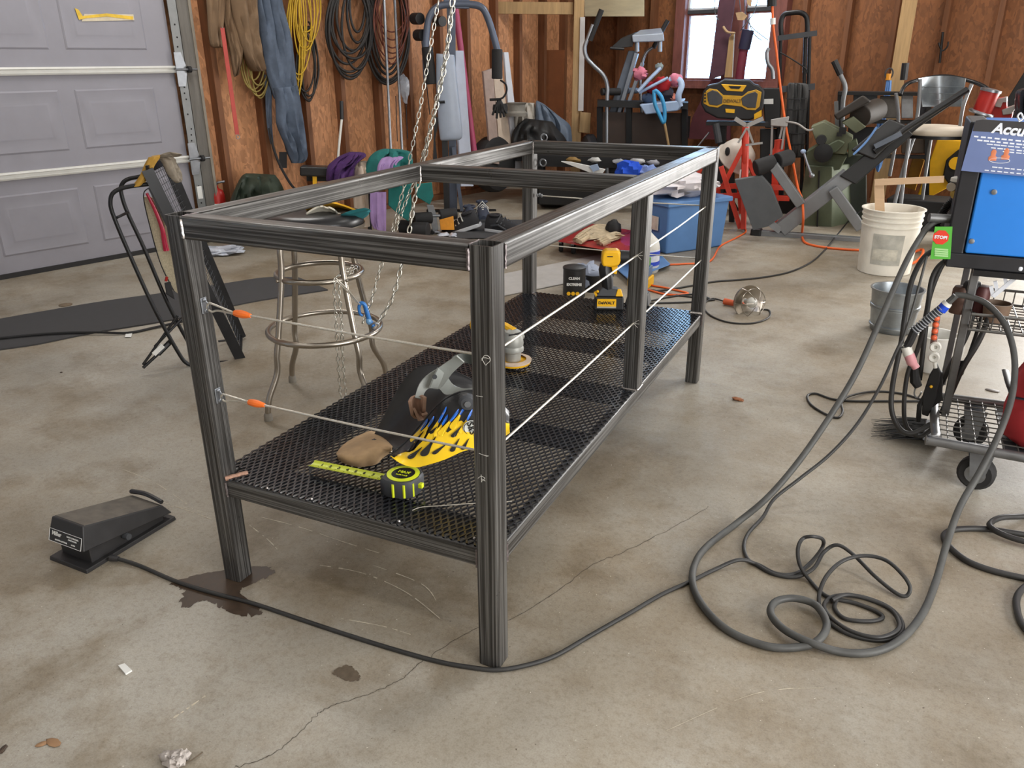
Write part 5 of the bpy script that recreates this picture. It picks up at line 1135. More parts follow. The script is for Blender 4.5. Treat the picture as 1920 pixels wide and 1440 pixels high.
G().grid(lambda u, v: onb(-.5 + .9 * u, .10 + .07 * v) - lbv.n * .0015, 14, 4, -.0008).ob('label_patch', mat('label_smear', (190, 186, 172), .6, 0, .25, 22), w5, ang=80)
sv5 = VP(b5, 0); st5 = T('wooden_square', 'L shaped pair of pale wooden sticks standing in white bucket', 'wood', b5 + UZ * .05)
m_lath = mat('pale_lath', (204, 172, 138), .7, 0, .08, 5, 0, (1, 1, 8))
G().bar(sv5(1652, 470, .03), sv5(1648, 336, .0), .055, .012, sv5.n).ob('upright_stick', m_lath, st5); G().bar(sv5(1640, 342, -.014), sv5(1770, 336, -.014), .038, .012, sv5.n).ob('cross_stick', m_lath, st5)
# ================================================================ things hung on the left wall
def rows(pts, o0=.05, o1=.05): return [(LP(a, y, o0), LP(b, yy, o1)) for a, y, b, yy in pts]
m_tan = mat('brown_duck_canvas', (122, 98, 74), .9, 0, .15, 9, .2); m_jean = mat('faded_denim', (86, 97, 114), .9, 0, .25, 10, .2)
cvr = T('work_coveralls', 'brown canvas work coveralls hanging on the left wall', 'coveralls', LP(440, 140, .05))
G().pouch(rows([(378, -140, 500, -140), (380, -80, 500, -80), (383, -20, 498, -20)], .12, .12), .14, 22, 3, .25, 1).ob('body', m_tan, cvr, ang=70)
G().pouch(rows([(386, -25, 425, -25), (389, 30, 420, 30), (394, 82, 416, 82), (405, 90, 420, 88)], .09, .10), .09, 18, 2, .3, 2).ob('sleeve', m_tan, cvr, ang=70)
G().pouch(rows([(416, -20, 440, -20), (420, 40, 442, 30), (430, 90, 452, 80), (436, 130, 453, 105), (439, 145, 448, 140)], .08, .10), .09, 18, 2, .3, 3).ob('leg', m_tan, cvr, ang=70)
G().pouch(rows([(428, -20, 482, -20), (436, 20, 480, 20), (446, 60, 484, 60), (456, 95, 489, 95), (470, 125, 491, 122), (480, 134, 490, 132)], .14, .14), .11, 20, 2, .3, 4).ob('leg', m_tan, cvr, ang=70)
sp_ = T('red_strap', 'faded red flat strap hanging in front of brown coveralls', 'strap', LP(446, 255, .15))
G().grid(lambda u, v: LP(417 + 28 * v + (u - .5) * 7.5, 52 + 200 * v, .24 + .004 * math.sin(v * 9)), 2, 14, .004).ob('webbing', mat('faded_red_webbing', (176, 74, 66), .8, 0, .08, 30), sp_)
G().tube(circle(LP(446, 257, .24), .014, 12, BW), .0025, 6, True).ob('ring', m_zinc, sp_); G().cyl(LP(417, 52, -.02), LP(417, 52, .25), .003, n=6).ob('hanging_nail', m_zinc, sp_)
def coil(name, label, m, loops, r, o=.06, n=14, cat='cord', jit=.012, wrap=None):
    """several hanging loops of one cord: loops of (xl, xr, ytop, ybot)"""
    pts = []
    for k, (xl, xr, yt, yb) in enumerate(loops):
        for i in range(n):
            t_ = -PI / 2 + 2 * PI * i / n; xm, hx = (xl + xr) / 2, (xr - xl) / 2; ym, hy = (yt + yb) / 2, (yb - yt) / 2
            sx = math.cos(t_) * (1 - .45 * max(0, -math.sin(t_)))
            pts.append(LP(xm + hx * sx, ym + hy * math.sin(t_), o + jit * math.sin(k * 2.1 + i) + .008 * (k % 4)))
    g = G().tube(cr(pts, 3), r, 6); return solo(g, name, m, label, cat, ang=80)
m_yc = mat('yellow_cord', (196, 158, 34), .55, 0, .12, 14); m_yc2 = mat('dusty_olive_cord', (150, 132, 70), .65, 0, .12, 14); m_kc = mat('black_rubber_cord', (38, 34, 32), .6, 0, .25, 14); m_bc = mat('brown_orange_cord', (112, 56, 38), .6, 0, .25, 14)
coil('extension_cable', 'dull yellow cord coil half hidden behind brown coveralls', m_yc2, [(455, 505, 30, 172), (462, 507, 40, 180), (450, 498, 30, 168), (466, 505, 60, 160), (460, 490, 80, 150), (470, 506, 20, 184)], .006, .045)
jn = T('denim_overalls', 'faded blue denim overalls hanging between the yellow cords', 'trousers', LP(555, 305, .1))
G().pouch(rows([(470, -120, 535, -120), (474, -60, 530, -60), (477, 0, 527, 0), (486, 60, 542, 60), (494, 100, 550, 100), (504, 150, 555, 150), (515, 185, 558, 175)], .10, .10), [.15, .15, .13, .13, .12, .12, .11], 26, 3, .22, 5).ob('body', m_jean, jn, ang=70)
G().pouch(rows([(512, 165, 557, 160), (519, 195, 562, 195), (520, 230, 568, 230), (532, 265, 573, 265), (542, 290, 574, 290), (548, 306, 566, 304)], .12, .12), [.12, .13, .14, .15, .15, .10], 24, 2, .2, 6).ob('leg', m_jean, jn, ang=70)
G().pouch(rows([(495, 140, 512, 140), (497, 180, 510, 178), (500, 230, 510, 230), (507, 270, 513, 270)], .04, .05), .04, 12, 2, .2, 7).ob('loose_strap', m_jean, jn, ang=70)
coil('extension_cable', 'bright yellow extension cord looped beside the denim overalls', m_yc, [(538, 565, -60, 185), (542, 562, -60, 190), (545, 572, -60, 170), (536, 585, -50, 140), (548, 598, -60, 60), (555, 590, -60, 90), (560, 602, -70, 78), (541, 568, -60, 192), (550, 584, -60, 110), (545, 575, -80, 150), (552, 595, -80, 95)], .0055, .07)
coil('extension_cable', 'short black cord coil behind the bright yellow cord', m_kc, [(558, 597, 40, 188), (562, 598, 60, 180), (566, 592, 50, 190), (555, 590, 60, 172)], .008, .03)
coil('air_hose', 'large black hose coil hanging from the stud wall', m_kc, [(612, 690, -60, 120), (610, 700, -60, 135), (616, 696, -70, 148), (622, 705, -50, 110), (613, 702, -80, 142), (630, 695, -60, 95), (618, 690, -40, 100), (640, 700, -60, 130), (650, 690, -60, 80), (655, 685, -60, 60)], .011, .06)
coil('extension_cable', 'thick dark cord coil right of the large black hose', m_kc, [(690, 765, -40, 150), (685, 768, -40, 158), (695, 760, -60, 140), (700, 755, -60, 130), (688, 766, -70, 154)], .011, .06)
coil('extension_cable', 'rusty brown thin cord coil above the thick dark cord', m_bc, [(702, 762, -40, 120), (705, 768, -60, 100), (700, 765, -60, 110), (712, 760, -30, 90), (708, 764, -50, 75), (715, 755, -60, 120), (704, 766, -60, 60)], .006, .10)
# leaning rods
for i, (a, b) in enumerate((((718, -40), (733, 285)), ((738, -40), (754, 285)))):
    solo(G().cyl(LP(b[0], b[1], .38), LP(a[0], a[1], .12), .011, n=10), 'steel_rod', m_zinc, ['left one of two tall grey rods leaning on the wall', 'right one of two tall grey rods leaning on the wall'][i], 'rod')
for i, (x, y0_, y1_) in enumerate(((745, 180, 265), (751, 170, 265), (764, 180, 260))):
    solo(G().cyl(LP(x, y1_, .2), LP(x - 3, y0_, .10), .004, n=6), 'fishing_rod', m_blackmetal, ['thin dark fishing rod between the two grey rods', 'thin dark fishing rod close to right grey rod', 'thin dark fishing rod right of both grey rods'][i], 'fishing rod')
pb_ = LP(757, 150, .13)
solo(G().ell(LP(758, 165, .12), (.05, .03, .10), 14, 9, None, .5, 3, 5), 'plastic_bag', m_poly, 'small clear plastic bag tied between the grey rods', 'bag', ang=60)
# hockey like tool handle
th_ = T('hand_tool', 'white shafted tool with black grip leaning on the wall', 'tool', LP(633, 300, .25))
G().tube(cr([LP(633, 305, .25), LP(637, 260, .22), LP(641, 222, .19)], 4), .010, 8).ob('shaft', m_white, th_); G().cyl(LP(641, 224, .19), LP(640, 190, .17), .0155, n=12).ob('grip', m_black, th_)
# dark duster hose left of the denim leg
ho = T('black_hose', 'black bent hose hanging under the denim strap', 'hose', LP(545, 350, .3))
G().tube(cr([LP(505, 240, .05), LP(512, 275, .08), LP(525, 310, .15), LP(545, 345, .28), LP(560, 360, .35)], 6), .010, 8).ob('tube', m_rubber, ho); G().grid(lambda u, v: LP(524 + 14 * u, 285 + 30 * v, .06 + .02 * u), 4, 4, .01).ob('flap', m_rubber, ho)
# ================================================================ floor things along the left wall
ext = T('fire_extinguisher', 'red fire extinguisher on floor by the garage door jamb', 'fire extinguisher', LP(417, 440, .25) * 1)
e0 = fp(418, 448); ROOT[ext] = MX.Translation(e0); ext.location = e0; ev = VP(e0, 0)
ze = ev(417, 352).z
G().lathe([(.055, 0), (.06, .01), (.06, ze - .06), (.05, ze - .02), (.02, ze), (.018, ze + .02)], e0, 20).ob('cylinder', m_red, ext, ang=50)
G().tube([e0 + UZ * (ze + .02), e0 + ev.u * .02 + UZ * (ze + .04), e0 + ev.u * .07 + UZ * (ze + .045)], .009, 8).ob('handle', m_zinc, ext); G().tube([e0 + UZ * (ze + .02), e0 - ev.u * .03 + UZ * (ze + .05)], .008, 8).ob('lever', m_black, ext)
G().lathe([(.0612, ze * .55), (.0612, ze * .72)], e0, 20, close=False).ob('label', m_paper, ext)
m_tarp = mat('dark_green_tarp', (46, 56, 44), .6, 0, .25, 12, .3)
tv_ = VP(fp(480, 452), 0)
solo(G().pouch([(tv_(425, 430, -.05), tv_(540, 428, .0)), (tv_(430, 385, -.05), tv_(538, 385, 0)), (tv_(440, 355, -.03), tv_(530, 350, 0)), (tv_(452, 332, 0), tv_(519, 332, .02)), (tv_(460, 325, 0), tv_(516, 328, .02))], [.4, .42, .36, .2, .05], 26, 4, .2, 3), 'green_tarp', m_tarp, 'dark green folded tarp slumped on floor beside extinguisher', 'tarp', ang=60)
# ---- weight bench heaped with clothes
wv = VP(fp(690, 448), 0)
wbn = T('weight_bench', 'black padded weight bench buried under coloured clothes', 'weight bench', wv.b)
m_vin = mat('black_vinyl_pad', (28, 27, 28), .4, 0, .15, 14)
G().hexa([wv(x, y, d) for x, y, d in ((562, 330, 0), (700, 336, 0), (705, 330, .28), (566, 326, .28), (562, 312, 0), (700, 316, 0), (705, 312, .28), (566, 309, .28))]).ob('seat_pad', m_vin, wbn, bev=.012)
for x in (590, 690):
    for d in (.04, .24): G().bar(wv(x, 330, d), wv(x + 4, 446, d), .03, .03, wv.n).ob('leg', m_yellow if x < 600 and d < .1 else m_blackmetal, wbn)
G().bar(wv(575, 334, .14), wv(830, 336, .14), .04, .04).ob('frame_beam', m_blackmetal, wbn)
pl2 = mat('purple_cloth', (70, 36, 92), .9, 0, .2, 12, .2); tl2 = mat('teal_fleece', (28, 104, 100), .95, 0, .15, 14, .3); lv2 = mat('lavender_cloth', (158, 130, 178), .9, 0, .1, 12, .2); cr2 = mat('cream_cloth', (206, 188, 170), .9, 0, .1, 12)
solo(G().pouch([(wv(612, 338, -.04), wv(664, 346, -.02)), (wv(613, 318, -.02), wv(664, 326, 0)), (wv(622, 305, .0), wv(666, 305, .05)), (wv(640, 292, .04), wv(684, 292, .08)), (wv(656, 285, .06), wv(682, 286, .1))], [.25, .28, .25, .22, .08], 22, 3, .2, 2), 'purple_jacket', pl2, 'purple jacket heaped on the weight bench pad', 'jacket', ang=70)
solo(G().pouch([(wv(660, 345, .02), wv(694, 345, .04)), (wv(662, 320, .02), wv(692, 320, .05)), (wv(666, 304, .06), wv(690, 302, .08))], [.16, .16, .08], 18, 3, .2, 4), 'cream_shirt', cr2, 'cream shirt squeezed between purple and teal clothes', 'shirt', ang=70)
solo(G().pouch([(wv(682, 345, -.02), wv(772, 345, .04)), (wv(684, 318, 0), wv(772, 315, .05)), (wv(692, 298, .02), wv(772, 295, .07)), (wv(705, 284, .06), wv(768, 284, .1)), (wv(720, 279, .08), wv(750, 280, .1))], [.3, .3, .26, .2, .05], 26, 4, .25, 6), 'teal_fleece', tl2, 'teal fleece heaped at the right of weight bench', 'fleece', ang=70)
solo(G().pouch([(wv(706, 332, -.16), wv(742, 330, -.14)), (wv(708, 312, -.15), wv(744, 308, -.13)), (wv(714, 299, -.1), wv(756, 296, -.08)), (wv(722, 294, -.05), wv(752, 293, -.04))], [.06, .07, .06, .03], 16, 3, .25, 7), 'lavender_shirt', lv2, 'lavender shirt lying over the heaped teal fleece', 'shirt', ang=70)
solo(G().pouch([(wv(694, 360, -.12), wv(724, 360, -.12)), (wv(694, 390, -.13), wv(724, 388, -.13)), (wv(695, 415, -.13), wv(724, 414, -.13)), (wv(700, 428, -.12), wv(724, 434, -.12))], .04, 16, 2, .3, 8), 'lavender_trousers', lv2, 'lavender trousers hanging straight down from weight bench', 'trousers', ang=70)
solo(G().prism([wv(x, y, -.10) for x, y in ((728, 346), (770, 346), (772, 385), (766, 415), (750, 405), (728, 385))], wv.n * .02), 'teal_sleeve', tl2, 'left teal sleeve point hanging below the bench pad', 'sleeve', ang=70, bev=.006)
solo(G().prism([wv(x, y, -.08) for x, y in ((776, 346), (810, 342), (813, 368), (806, 384), (782, 370))], wv.n * .02), 'teal_sleeve', tl2, 'right teal sleeve point hanging beside the grey lever', 'sleeve', ang=70, bev=.006)
solo(G().pouch([(wv(662, 360, .02), wv(690, 358, .02)), (wv(664, 395, .02), wv(692, 392, .02)), (wv(670, 426, .02), wv(694, 424, .02))], .05, 14, 3, .2, 9), 'cream_towel', cr2, 'striped cream towel hanging left of the lavender trousers', 'towel', ang=70)
# ---- gym lower frame: foam rollers and steel lever
gf = VP(fp(820, 440), 0)
lvr = T('leg_lever', 'steel leg curl lever with two black foam rollers', 'exercise lever', gf.b)
G().prism([gf(x, y, .02) for x, y in ((800, 384), (812, 384), (818, 402), (822, 430), (812, 436), (806, 410))], gf.n * .008).ob('lever', m_zinc, lvr, bev=.002); G().cyl(gf(800, 405, .02), gf(828, 404, .02), .012, n=10).ob('axle', m_zinc, lvr)
G().cyl(gf(776, 410, 0), gf(810, 408, .03), .045, n=18).ob('foam_roller', m_rubber, lvr, bev=.008); G().cyl(gf(824, 404, .04), gf(856, 400, .07), .045, n=18).ob('foam_roller', m_rubber, lvr, bev=.008)
G().bar(gf(812, 432, .03), gf(800, 452, .03), .05, .03).ob('base', m_blackmetal, lvr)
for i, (x, y, r) in enumerate(((765, 425, .055), (790, 432, .06))):
    c_ = fp(x, y + 14); solo(G().lathe([(r * .4, -.06), (r, -.06), (r, .06), (r * .4, .06)], c_ + UZ * r, 18, (1, .2, 0)), 'foam_roller', m_rubber, ['loose black foam roller left of the steel lever', 'loose black foam roller on floor under steel lever'][i], 'foam roller', bev=.006)
solo(G().hexa([gf(x, y, d) for x, y, d in ((826, 431, .0), (852, 431, .0), (852, 431, .12), (826, 431, .12), (824, 412, .0), (850, 405, .0), (850, 405, .12), (824, 412, .12))]), 'orange_box', mat('orange_card', (230, 150, 40), .6), 'small orange box behind the black running shoe', 'box', bev=.003)
# ---- shoes
def shoe(name, label, base, rz, up, sole, acc, s=1, tilt=0):
    t_ = T(name, label, 'shoe', base, rz); R_ = MX.Rotation(tilt, 4, 'Y')
    prof = [(-.13, .036, .030, .07), (-.12, .045, .040, .095), (-.08, .048, .040, .10), (-.03, .05, .038, .085), (.02, .055, .044, .07), (.07, .058, .05, .055), (.11, .05, .044, .045), (.14, .028, .026, .03)]
    vs = []; n = 14
    for x, w0, w1, h in prof:
        for k in range(n):
            a = 2 * PI * k / n; yy = math.cos(a) * (w0 if math.sin(a) < 0 else w0 * .9); zz = .022 + (math.sin(a) * (h if math.sin(a) > 0 else .004))
            vs.append(R_ @ (V((x, yy, zz)) * s))
    g = G().add(vs, [(i * n + k, i * n + (k + 1) % n, (i + 1) * n + (k + 1) % n, (i + 1) * n + k) for i in range(len(prof) - 1) for k in range(n)] + [tuple(range(n - 1, -1, -1)), tuple(range((len(prof) - 1) * n, len(prof) * n))])
    g.ob('upper', up, t_, world=False, ang=60)
    sl = [(-.14, .02), (-.12, .045), (-.05, .05), (.05, .06), (.10, .055), (.145, .025)]; poly = [V((x, w_, 0)) * s for x, w_ in sl] + [V((x, -w_, 0)) * s for x, w_ in reversed(sl)]
    G().prism([R_ @ p for p in poly], R_ @ V((0, 0, .026 * s))).ob('sole', sole, t_, world=False, bev=.006)
    for x in (.0, .025, .05, -.03): G().tube([R_ @ (V((x, -.042, .062 - x * .3)) * s), R_ @ (V((x + .01, 0, .105 - x * .5)) * s), R_ @ (V((x, .042, .062 - x * .3)) * s)], .005 * s, 5).ob('lace', acc, t_, world=False)
    G().tube([R_ @ (V((-.07, -.05, .05)) * s), R_ @ (V((-.01, -.056, .06)) * s), R_ @ (V((.05, -.058, .035)) * s)], .006 * s, 5).ob('side_stripe', acc, t_, world=False)
    G().tube([R_ @ (p * s) for p in circle((-.07, 0, .112), .035, 14, None)], .008 * s, 6, True).ob('collar', up, t_, world=False)
    return t_
m_shoe = mat('black_shoe_mesh', (34, 34, 38), .75, 0, .2, 30); m_sole = mat('white_sole', (190, 192, 196), .6, 0, .1, 20)
s1 = fp(868, 434); shoe('running_shoe', 'black running shoe with white stripes tilted toe down', s1, math.radians(200), m_shoe, m_sole, m_white, 1.15, math.radians(18))
s1b = fp(945, 437); shoe('running_shoe', 'flat dark running shoe with pale heel beside tilted one', s1b, math.radians(-5), m_shoe, m_sole, m_dgrey, 1.2, 0)
s2 = fp(880, 415); shoe('work_shoe', 'dark blue grey shoe standing behind the running shoes', s2, math.radians(120), mat('slate_shoe', (54, 60, 76), .8, 0, .2), m_dgrey, m_dgrey, 1.25, 0)
s3 = fp(905, 412); shoe('work_shoe', 'second slate coloured shoe to the right behind running shoes', s3, math.radians(-60), mat('slate_shoe', (54, 60, 76)), m_dgrey, m_white, 1.25, 0)
solo(G().grid(lambda u, v: fp(855 + 150 * u - 10 * v, 447 - 34 * v, .006), 6, 4, .005), 'exercise_mat', mat('dark_floor_mat', (62, 62, 64), .85), 'dark exercise mat on floor beneath the shoes', 'mat')
for i, (x, y) in enumerate(((815, 434), (832, 440), (850, 441))):
    solo(G().ell(fp(x, y, .015), (.05, .03, .015), 12, 7, MX.Rotation(i, 3, 'Z'), .5, 3, i), 'crumpled_foil', m_poly, ['crumpled shiny wrapper left end near the foam rollers', 'crumpled shiny wrapper in the middle near foam rollers', 'crumpled shiny wrapper right end below running shoe'][i], 'litter', ang=60)
# ================================================================ multi gym
mg0 = fp(865, 400); mv = VP(mg0, 0)
gym = T('multi_gym', 'grey multi gym with overhead arms, foam grips and backrest', 'gym machine', mg0)
m_gymb = mat('slate_gym_tube', (92, 100, 116), .4, .3, .1, 12)
G().tube(cr([mv(800, 150), mv(798, 100), mv(800, 60), mv(806, 30), mv(822, 12), mv(850, 8), mv(880, 8), mv(903, 14), mv(915, 35), mv(926, 70), mv(934, 100)], 6), .028, 12).ob('press_arm', m_gymb, gym, ang=80)
G().bar(mv(832, 6, .02), mv(880, 8, .02), .07, .07, UZ).ob('arm_bracket', m_gymb, gym, bev=.006)
G().cyl(mv(801, 88), mv(808, 158), .048, n=18).ob('foam_grip', m_rubber, gym, bev=.008); G().cyl(mv(932, 92), mv(932, 148), .046, n=18).ob('foam_grip', m_rubber, gym, bev=.008)
G().bar(mv(845, -60, .14), mv(850, 395, .14), .07, .07, mv.n).ob('mast', m_gymb, gym, bev=.004)
G().pouch([(mv(819, 102, .0), mv(851, 105, .0)), (mv(818, 110, -.01), mv(853, 112, -.01)), (mv(820, 200, -.01), mv(862, 200, -.01)), (mv(824, 255, -.01), mv(867, 252, -.01)), (mv(828, 264, 0), mv(862, 262, 0))], [.05, .09, .10, .09, .05], 20, 1, .0, 1).ob('backrest', mat('pale_blue_vinyl', (164, 174, 190), .4, 0, .06, 10), gym, ang=60)
for k, (x, y, l) in enumerate(((820, 192, 14), (918, 187, 22))): G().cyl(mv(x, y, -.06), mv(x + l, y - 1, -.06), .011, n=10).ob('peg', m_blackmetal, gym)
G().tube(cr([mv(938, 150, -.02), mv(948, 158, -.02), mv(950, 170, -.02), mv(944, 182, -.02), mv(936, 186, -.03)], 5), .008, 8).ob('cable_hook', m_blackmetal, gym)
for x, y, r in ((782, 35, .045), (788, 66, .045), (824, 40, .04)): G().cyl(mv(x - 6, y, .1), mv(x + 6, y, .02), r, n=16).ob('pulley', m_black, gym)
G().tube([mv(790, 70, .1), mv(800, 160, .1), mv(806, 215, .05)], .005, 6).ob('pulley_cable', m_black, gym); G().prism([mv(x, y, .0) for x, y in ((814, 215), (826, 226), (822, 230), (816, 262), (820, 300), (812, 300))], mv.n * .02).ob('seat_bracket', m_black, gym)
G().bar(mv(834, 262, .03), mv(838, 395, .03), .05, .05, mv.n).ob('seat_post', m_black, gym); G().bar(mv(850, 275, .05), mv(866, 395, .05), .03, .04, mv.n).ob('seat_strut', m_gymb, gym)
G().bar(mv(800, 398, .1), mv(930, 398, .1), .05, .05).ob('base_bar', m_blackmetal, gym)
gl2 = T('fringed_glove', 'black glove hanging from the gym arm peg', 'glove', mv(936, 222, -.05))
for i, (dx, ln, ang) in enumerate(((-10, 20, -14), (-4, 28, -4), (2, 26, 4), (8, 24, 8), (12, 16, 10))): G().tube([mv(936, 188, -.05), mv(936 + dx * .6, 200, -.06), mv(936 + dx + ang * .2, 200 + ln * .8, -.06)], .016, 8, rf=lambda s: .018 - .008 * s).ob('finger', m_dk, gl2)
G().pouch([(mv(925, 196, -.05), mv(950, 194, -.05)), (mv(924, 206, -.05), mv(952, 206, -.05)), (mv(928, 212, -.05), mv(948, 212, -.05))], .04, 12).ob('palm', m_dk, gl2)
# poles and boards leaning behind the gym
solo(G().cyl(LP(897, 345, .45), LP(854, 15, .15), .028, n=14), 'pink_pole', mat('faded_pink_pole', (172, 70, 104), .5, 0, .08), 'faded pink round pole leaning behind the gym', 'pole')
for nm, lab, q, dp, m_ in (('pale_board', 'pale blue grey board behind the gym backrest', [(848, 95), (866, 95), (880, 285), (858, 285)], .30, mat('pale_blue_board', (178, 184, 198), .6, 0, .06)), ('white_board', 'narrow white plank leaning right of the gloves', [(942, 98), (950, 98), (970, 262), (955, 262)], .30, mat('white_paint_board', (204, 206, 212), .6, 0, .05)), ('grey_board', 'weathered grey plank left of the narrow white plank', [(903, 134), (921, 128), (930, 262), (914, 262)], .34, mat('weathered_grey_board', (160, 140, 130), .7, 0, .15)), ('pale_plank', 'pale wooden plank behind the hanging black gloves', [(922, 135), (938, 133), (954, 262), (932, 262)], .32, mat('pale_plank', (196, 178, 160), .7, 0, .12))):
    P_ = [LP(x, y, dp + (y - 100) * .0006) for x, y in q]; up_e = [P_[0], P_[1], P_[2] + (P_[2] - P_[1]) * .35, P_[3] + (P_[3] - P_[0]) * .35]
    solo(G().prism(up_e, BW * .022), nm, m_, lab, 'board', bev=.002)
# black tyre / plate
ty = VP(fp(925, 375), 0); tc = ty(925, 308)
solo(G().lathe([(.05, -.06), (.20, -.08), (.245, -.07), (.26, -.04), (.26, .04), (.245, .07), (.20, .08), (.05, .06)], tc, 36, (1, -.25, .1)), 'weight_disc', m_rubber, 'big black round disc standing behind the far left bench corner', 'disc', ang=40)
# bags and sacks near the corner
bg = VP(fp(1020, 364), 0)
solo(G().lathe([(.10, 0), (.105, .03), (.085, .05), (.085, .10), (.10, .12)], LP(968, 205, .5) + V((0, 0, -.06)), 20), 'concrete_form', mat('grey_cement', (128, 124, 116), .8), 'grey cement cylinder resting on the white sack', 'cement')
solo(G().pouch([(bg(960, 262), bg(1012, 262)), (bg(958, 230), bg(1010, 230)), (bg(962, 205), bg(1004, 205)), (bg(966, 193), bg(1002, 193))], [.2, .24, .22, .1], 20, 2, .1), 'white_sack', mat('dusty_white_sack', (176, 170, 160), .8, 0, .15), 'dusty white sack behind the far left bench corner', 'sack', ang=60)
solo(G().pouch([(bg(1000, 300, -.1), bg(1075, 300, 0)), (bg(1000, 262, -.1), bg(1072, 262, 0)), (bg(1003, 225, -.08), bg(1068, 235, 0)), (bg(1004, 195, -.05), bg(1045, 215, 0)), (bg(1006, 188, 0), bg(1020, 195, 0))], [.2, .2, .16, .1, .03], 24, 4, .2, 2), 'slate_tarp', mat('slate_blue_tarp', (84, 96, 112), .6, 0, .2, 14, .2), 'slate blue tarp draped beside the lumber post', 'tarp', ang=60)
solo(G().pouch([(bg(958, 300, -.2), bg(1062, 300, -.2)), (bg(958, 265, -.2), bg(1064, 265, -.2)), (bg(965, 240, -.18), bg(1048, 245, -.18)), (bg(985, 222, -.15), bg(1035, 228, -.15))], [.3, .32, .24, .06], 24, 3, .2, 3), 'black_bag', m_dk, 'black duffel bag in front of the slate tarp', 'bag', ang=60)
solo(G().bb(LP(1040, 150, .03) + V((-.1, -.01, -.62)), LP(1040, 150, .03) + V((.1, .03, .30))), 'brown_hardboard', mat('brown_hardboard', (140, 84, 48), .7, 0, .12), 'brown hardboard sheet leaning left of the lumber post', 'board')
# post, beam and shelf board
po = VP(fp(1078, 352), 0)
pt = solo(G().bar(po.b, V((po.b.x, po.b.y, 3.19)), .10, .09, po.n), 'lumber_post', m_pine, 'pale lumber post standing in the far room corner', 'post', bev=.003)
solo(G().bar(po(870, 14, .02), po(1075, 16, .02), .11, .04, po.n).xf(MX.Identity(4)), 'lumber_beam', m_pine, 'horizontal pale lumber beam running left from corner post', 'beam', bev=.003)
solo(G().prism([po(x, y, -.06) for x, y in ((1088, 32), (1097, 32), (1094, 208), (1084, 208))], po.n * .03), 'white_batten', mat('white_batten', (196, 192, 190), .7, 0, .06), 'white vertical batten fixed on the lumber post', 'batten')
solo(G().hexa([BP(x, y, o) for x, y, o in ((1096, 31, .35), (1208, 31, .35), (1208, 31, .05), (1096, 31, .05), (1096, -40, .35), (1208, -40, .35), (1208, -40, .05), (1096, -40, .05))]), 'plywood_shelf_box', m_paleply, 'pale green plywood box fixed high beside the post', 'box', bev=.003)
solo(G().hexa([po(x, y, d) for x, y, d in ((1086, 248, -.1), (1106, 250, -.1), (1106, 250, .0), (1086, 248, .0), (1088, 210, -.1), (1108, 212, -.1), (1108, 212, 0), (1088, 210, 0))]), 'wood_block', m_pine, 'short wood block on the post under the batten', 'block', bev=.003)
# ================================================================ elliptical trainer
el = VP(fp(1165, 362), 0)
ell_ = T('elliptical_trainer', 'silver grey elliptical trainer with console in front of window', 'exercise machine', el.b)
m_sil = mat('silver_tube', (150, 154, 160), .32, .7, .08, 10); m_slate = mat('slate_plastic', (92, 100, 112), .45, .1, .1, 10)
G().tube(cr([el(1138, 362), el(1138, 200), el(1139, 165), el(1132, 142), el(1112, 122), el(1100, 108), el(1096, 90), el(1102, 72), el(1112, 46)], 6), .020, 10).ob('handlebar', m_sil, ell_, ang=80)
G().cyl(el(1106, 76), el(1128, 18), .026, n=14).ob('foam_grip', m_rubber, ell_)
G().tube(cr([el(1225, 90, .35), el(1240, 60, .35), el(1252, 38, .35)], 4), .022, 12).ob('foam_grip', m_rubber, ell_)
G().tube(cr([el(1205, 240, .35), el(1200, 150, .35), el(1208, 105, .35), el(1225, 88, .35)], 5), .016, 10).ob('handlebar', m_sil, ell_, ang=80)
G().prism([el(x, y, .14) for x, y in ((1178, 95), (1196, 95), (1152, 275), (1122, 275), (1140, 215))], el.n * .09).ob('mast_cover', m_slate, ell_, bev=.008)
G().bar(el(1194, 100, .10), el(1143, 275, .10), .035, .035).ob('mast_rail', m_sil, ell_); G().bar(el(1205, 118, .10), el(1150, 275, .12), .03, .03).ob('mast_rail', m_sil, ell_)
G().cyl(el(1128, 172, .02), el(1162, 172, .1), .035, n=14).ob('pivot_grip', m_rubber, ell_); G().cyl(el(1176, 170, .1), el(1194, 170, .2), .028, n=12).ob('pivot_hub', m_slate, ell_)
G().hexa([el(x, y, d) for x, y, d in ((1186, 80, .02), (1246, 78, .02), (1240, 70, .3), (1190, 72, .3), (1184, 66, .02), (1244, 62, .02), (1240, 52, .3), (1200, 56, .3))]).ob('console', mat('console_silver', (148, 156, 168), .4, .1, .08), ell_, bev=.012)
G().hexa([el(x, y, d) for x, y, d in ((1142, 92, .06), (1186, 88, .06), (1188, 80, .2), (1150, 86, .2), (1164, 72, .06), (1188, 62, .06), (1198, 58, .2), (1172, 68, .2))]).ob('console_tray', m_black, ell_, bev=.006)
for x in (1194, 1237): G().cyl(el(x, 78, .1), el(x, 97, .1), .022, n=12).ob('console_leg', m_sil, ell_)
G().cyl(el(1144, 90, .04), el(1170, 92, .06), .012, n=10).ob('side_knob', m_black, ell_)
G().lathe([(.05, -.05), (.24, -.05), (.26, -.03), (.26, .03), (.24, .05), (.05, .05)], el(1105, 300, .3), 30, el.u + el.n * .3).ob('flywheel_case', m_slate, ell_, ang=40)
G().bar(el(1080, 360, .1), el(1260, 362, .1), .07, .06).ob('base_rail', m_blackmetal, ell_); G().bar(el(1140, 340, -.05), el(1290, 340, -.05), .10, .04).ob('pedal_arm', m_blackmetal, ell_)
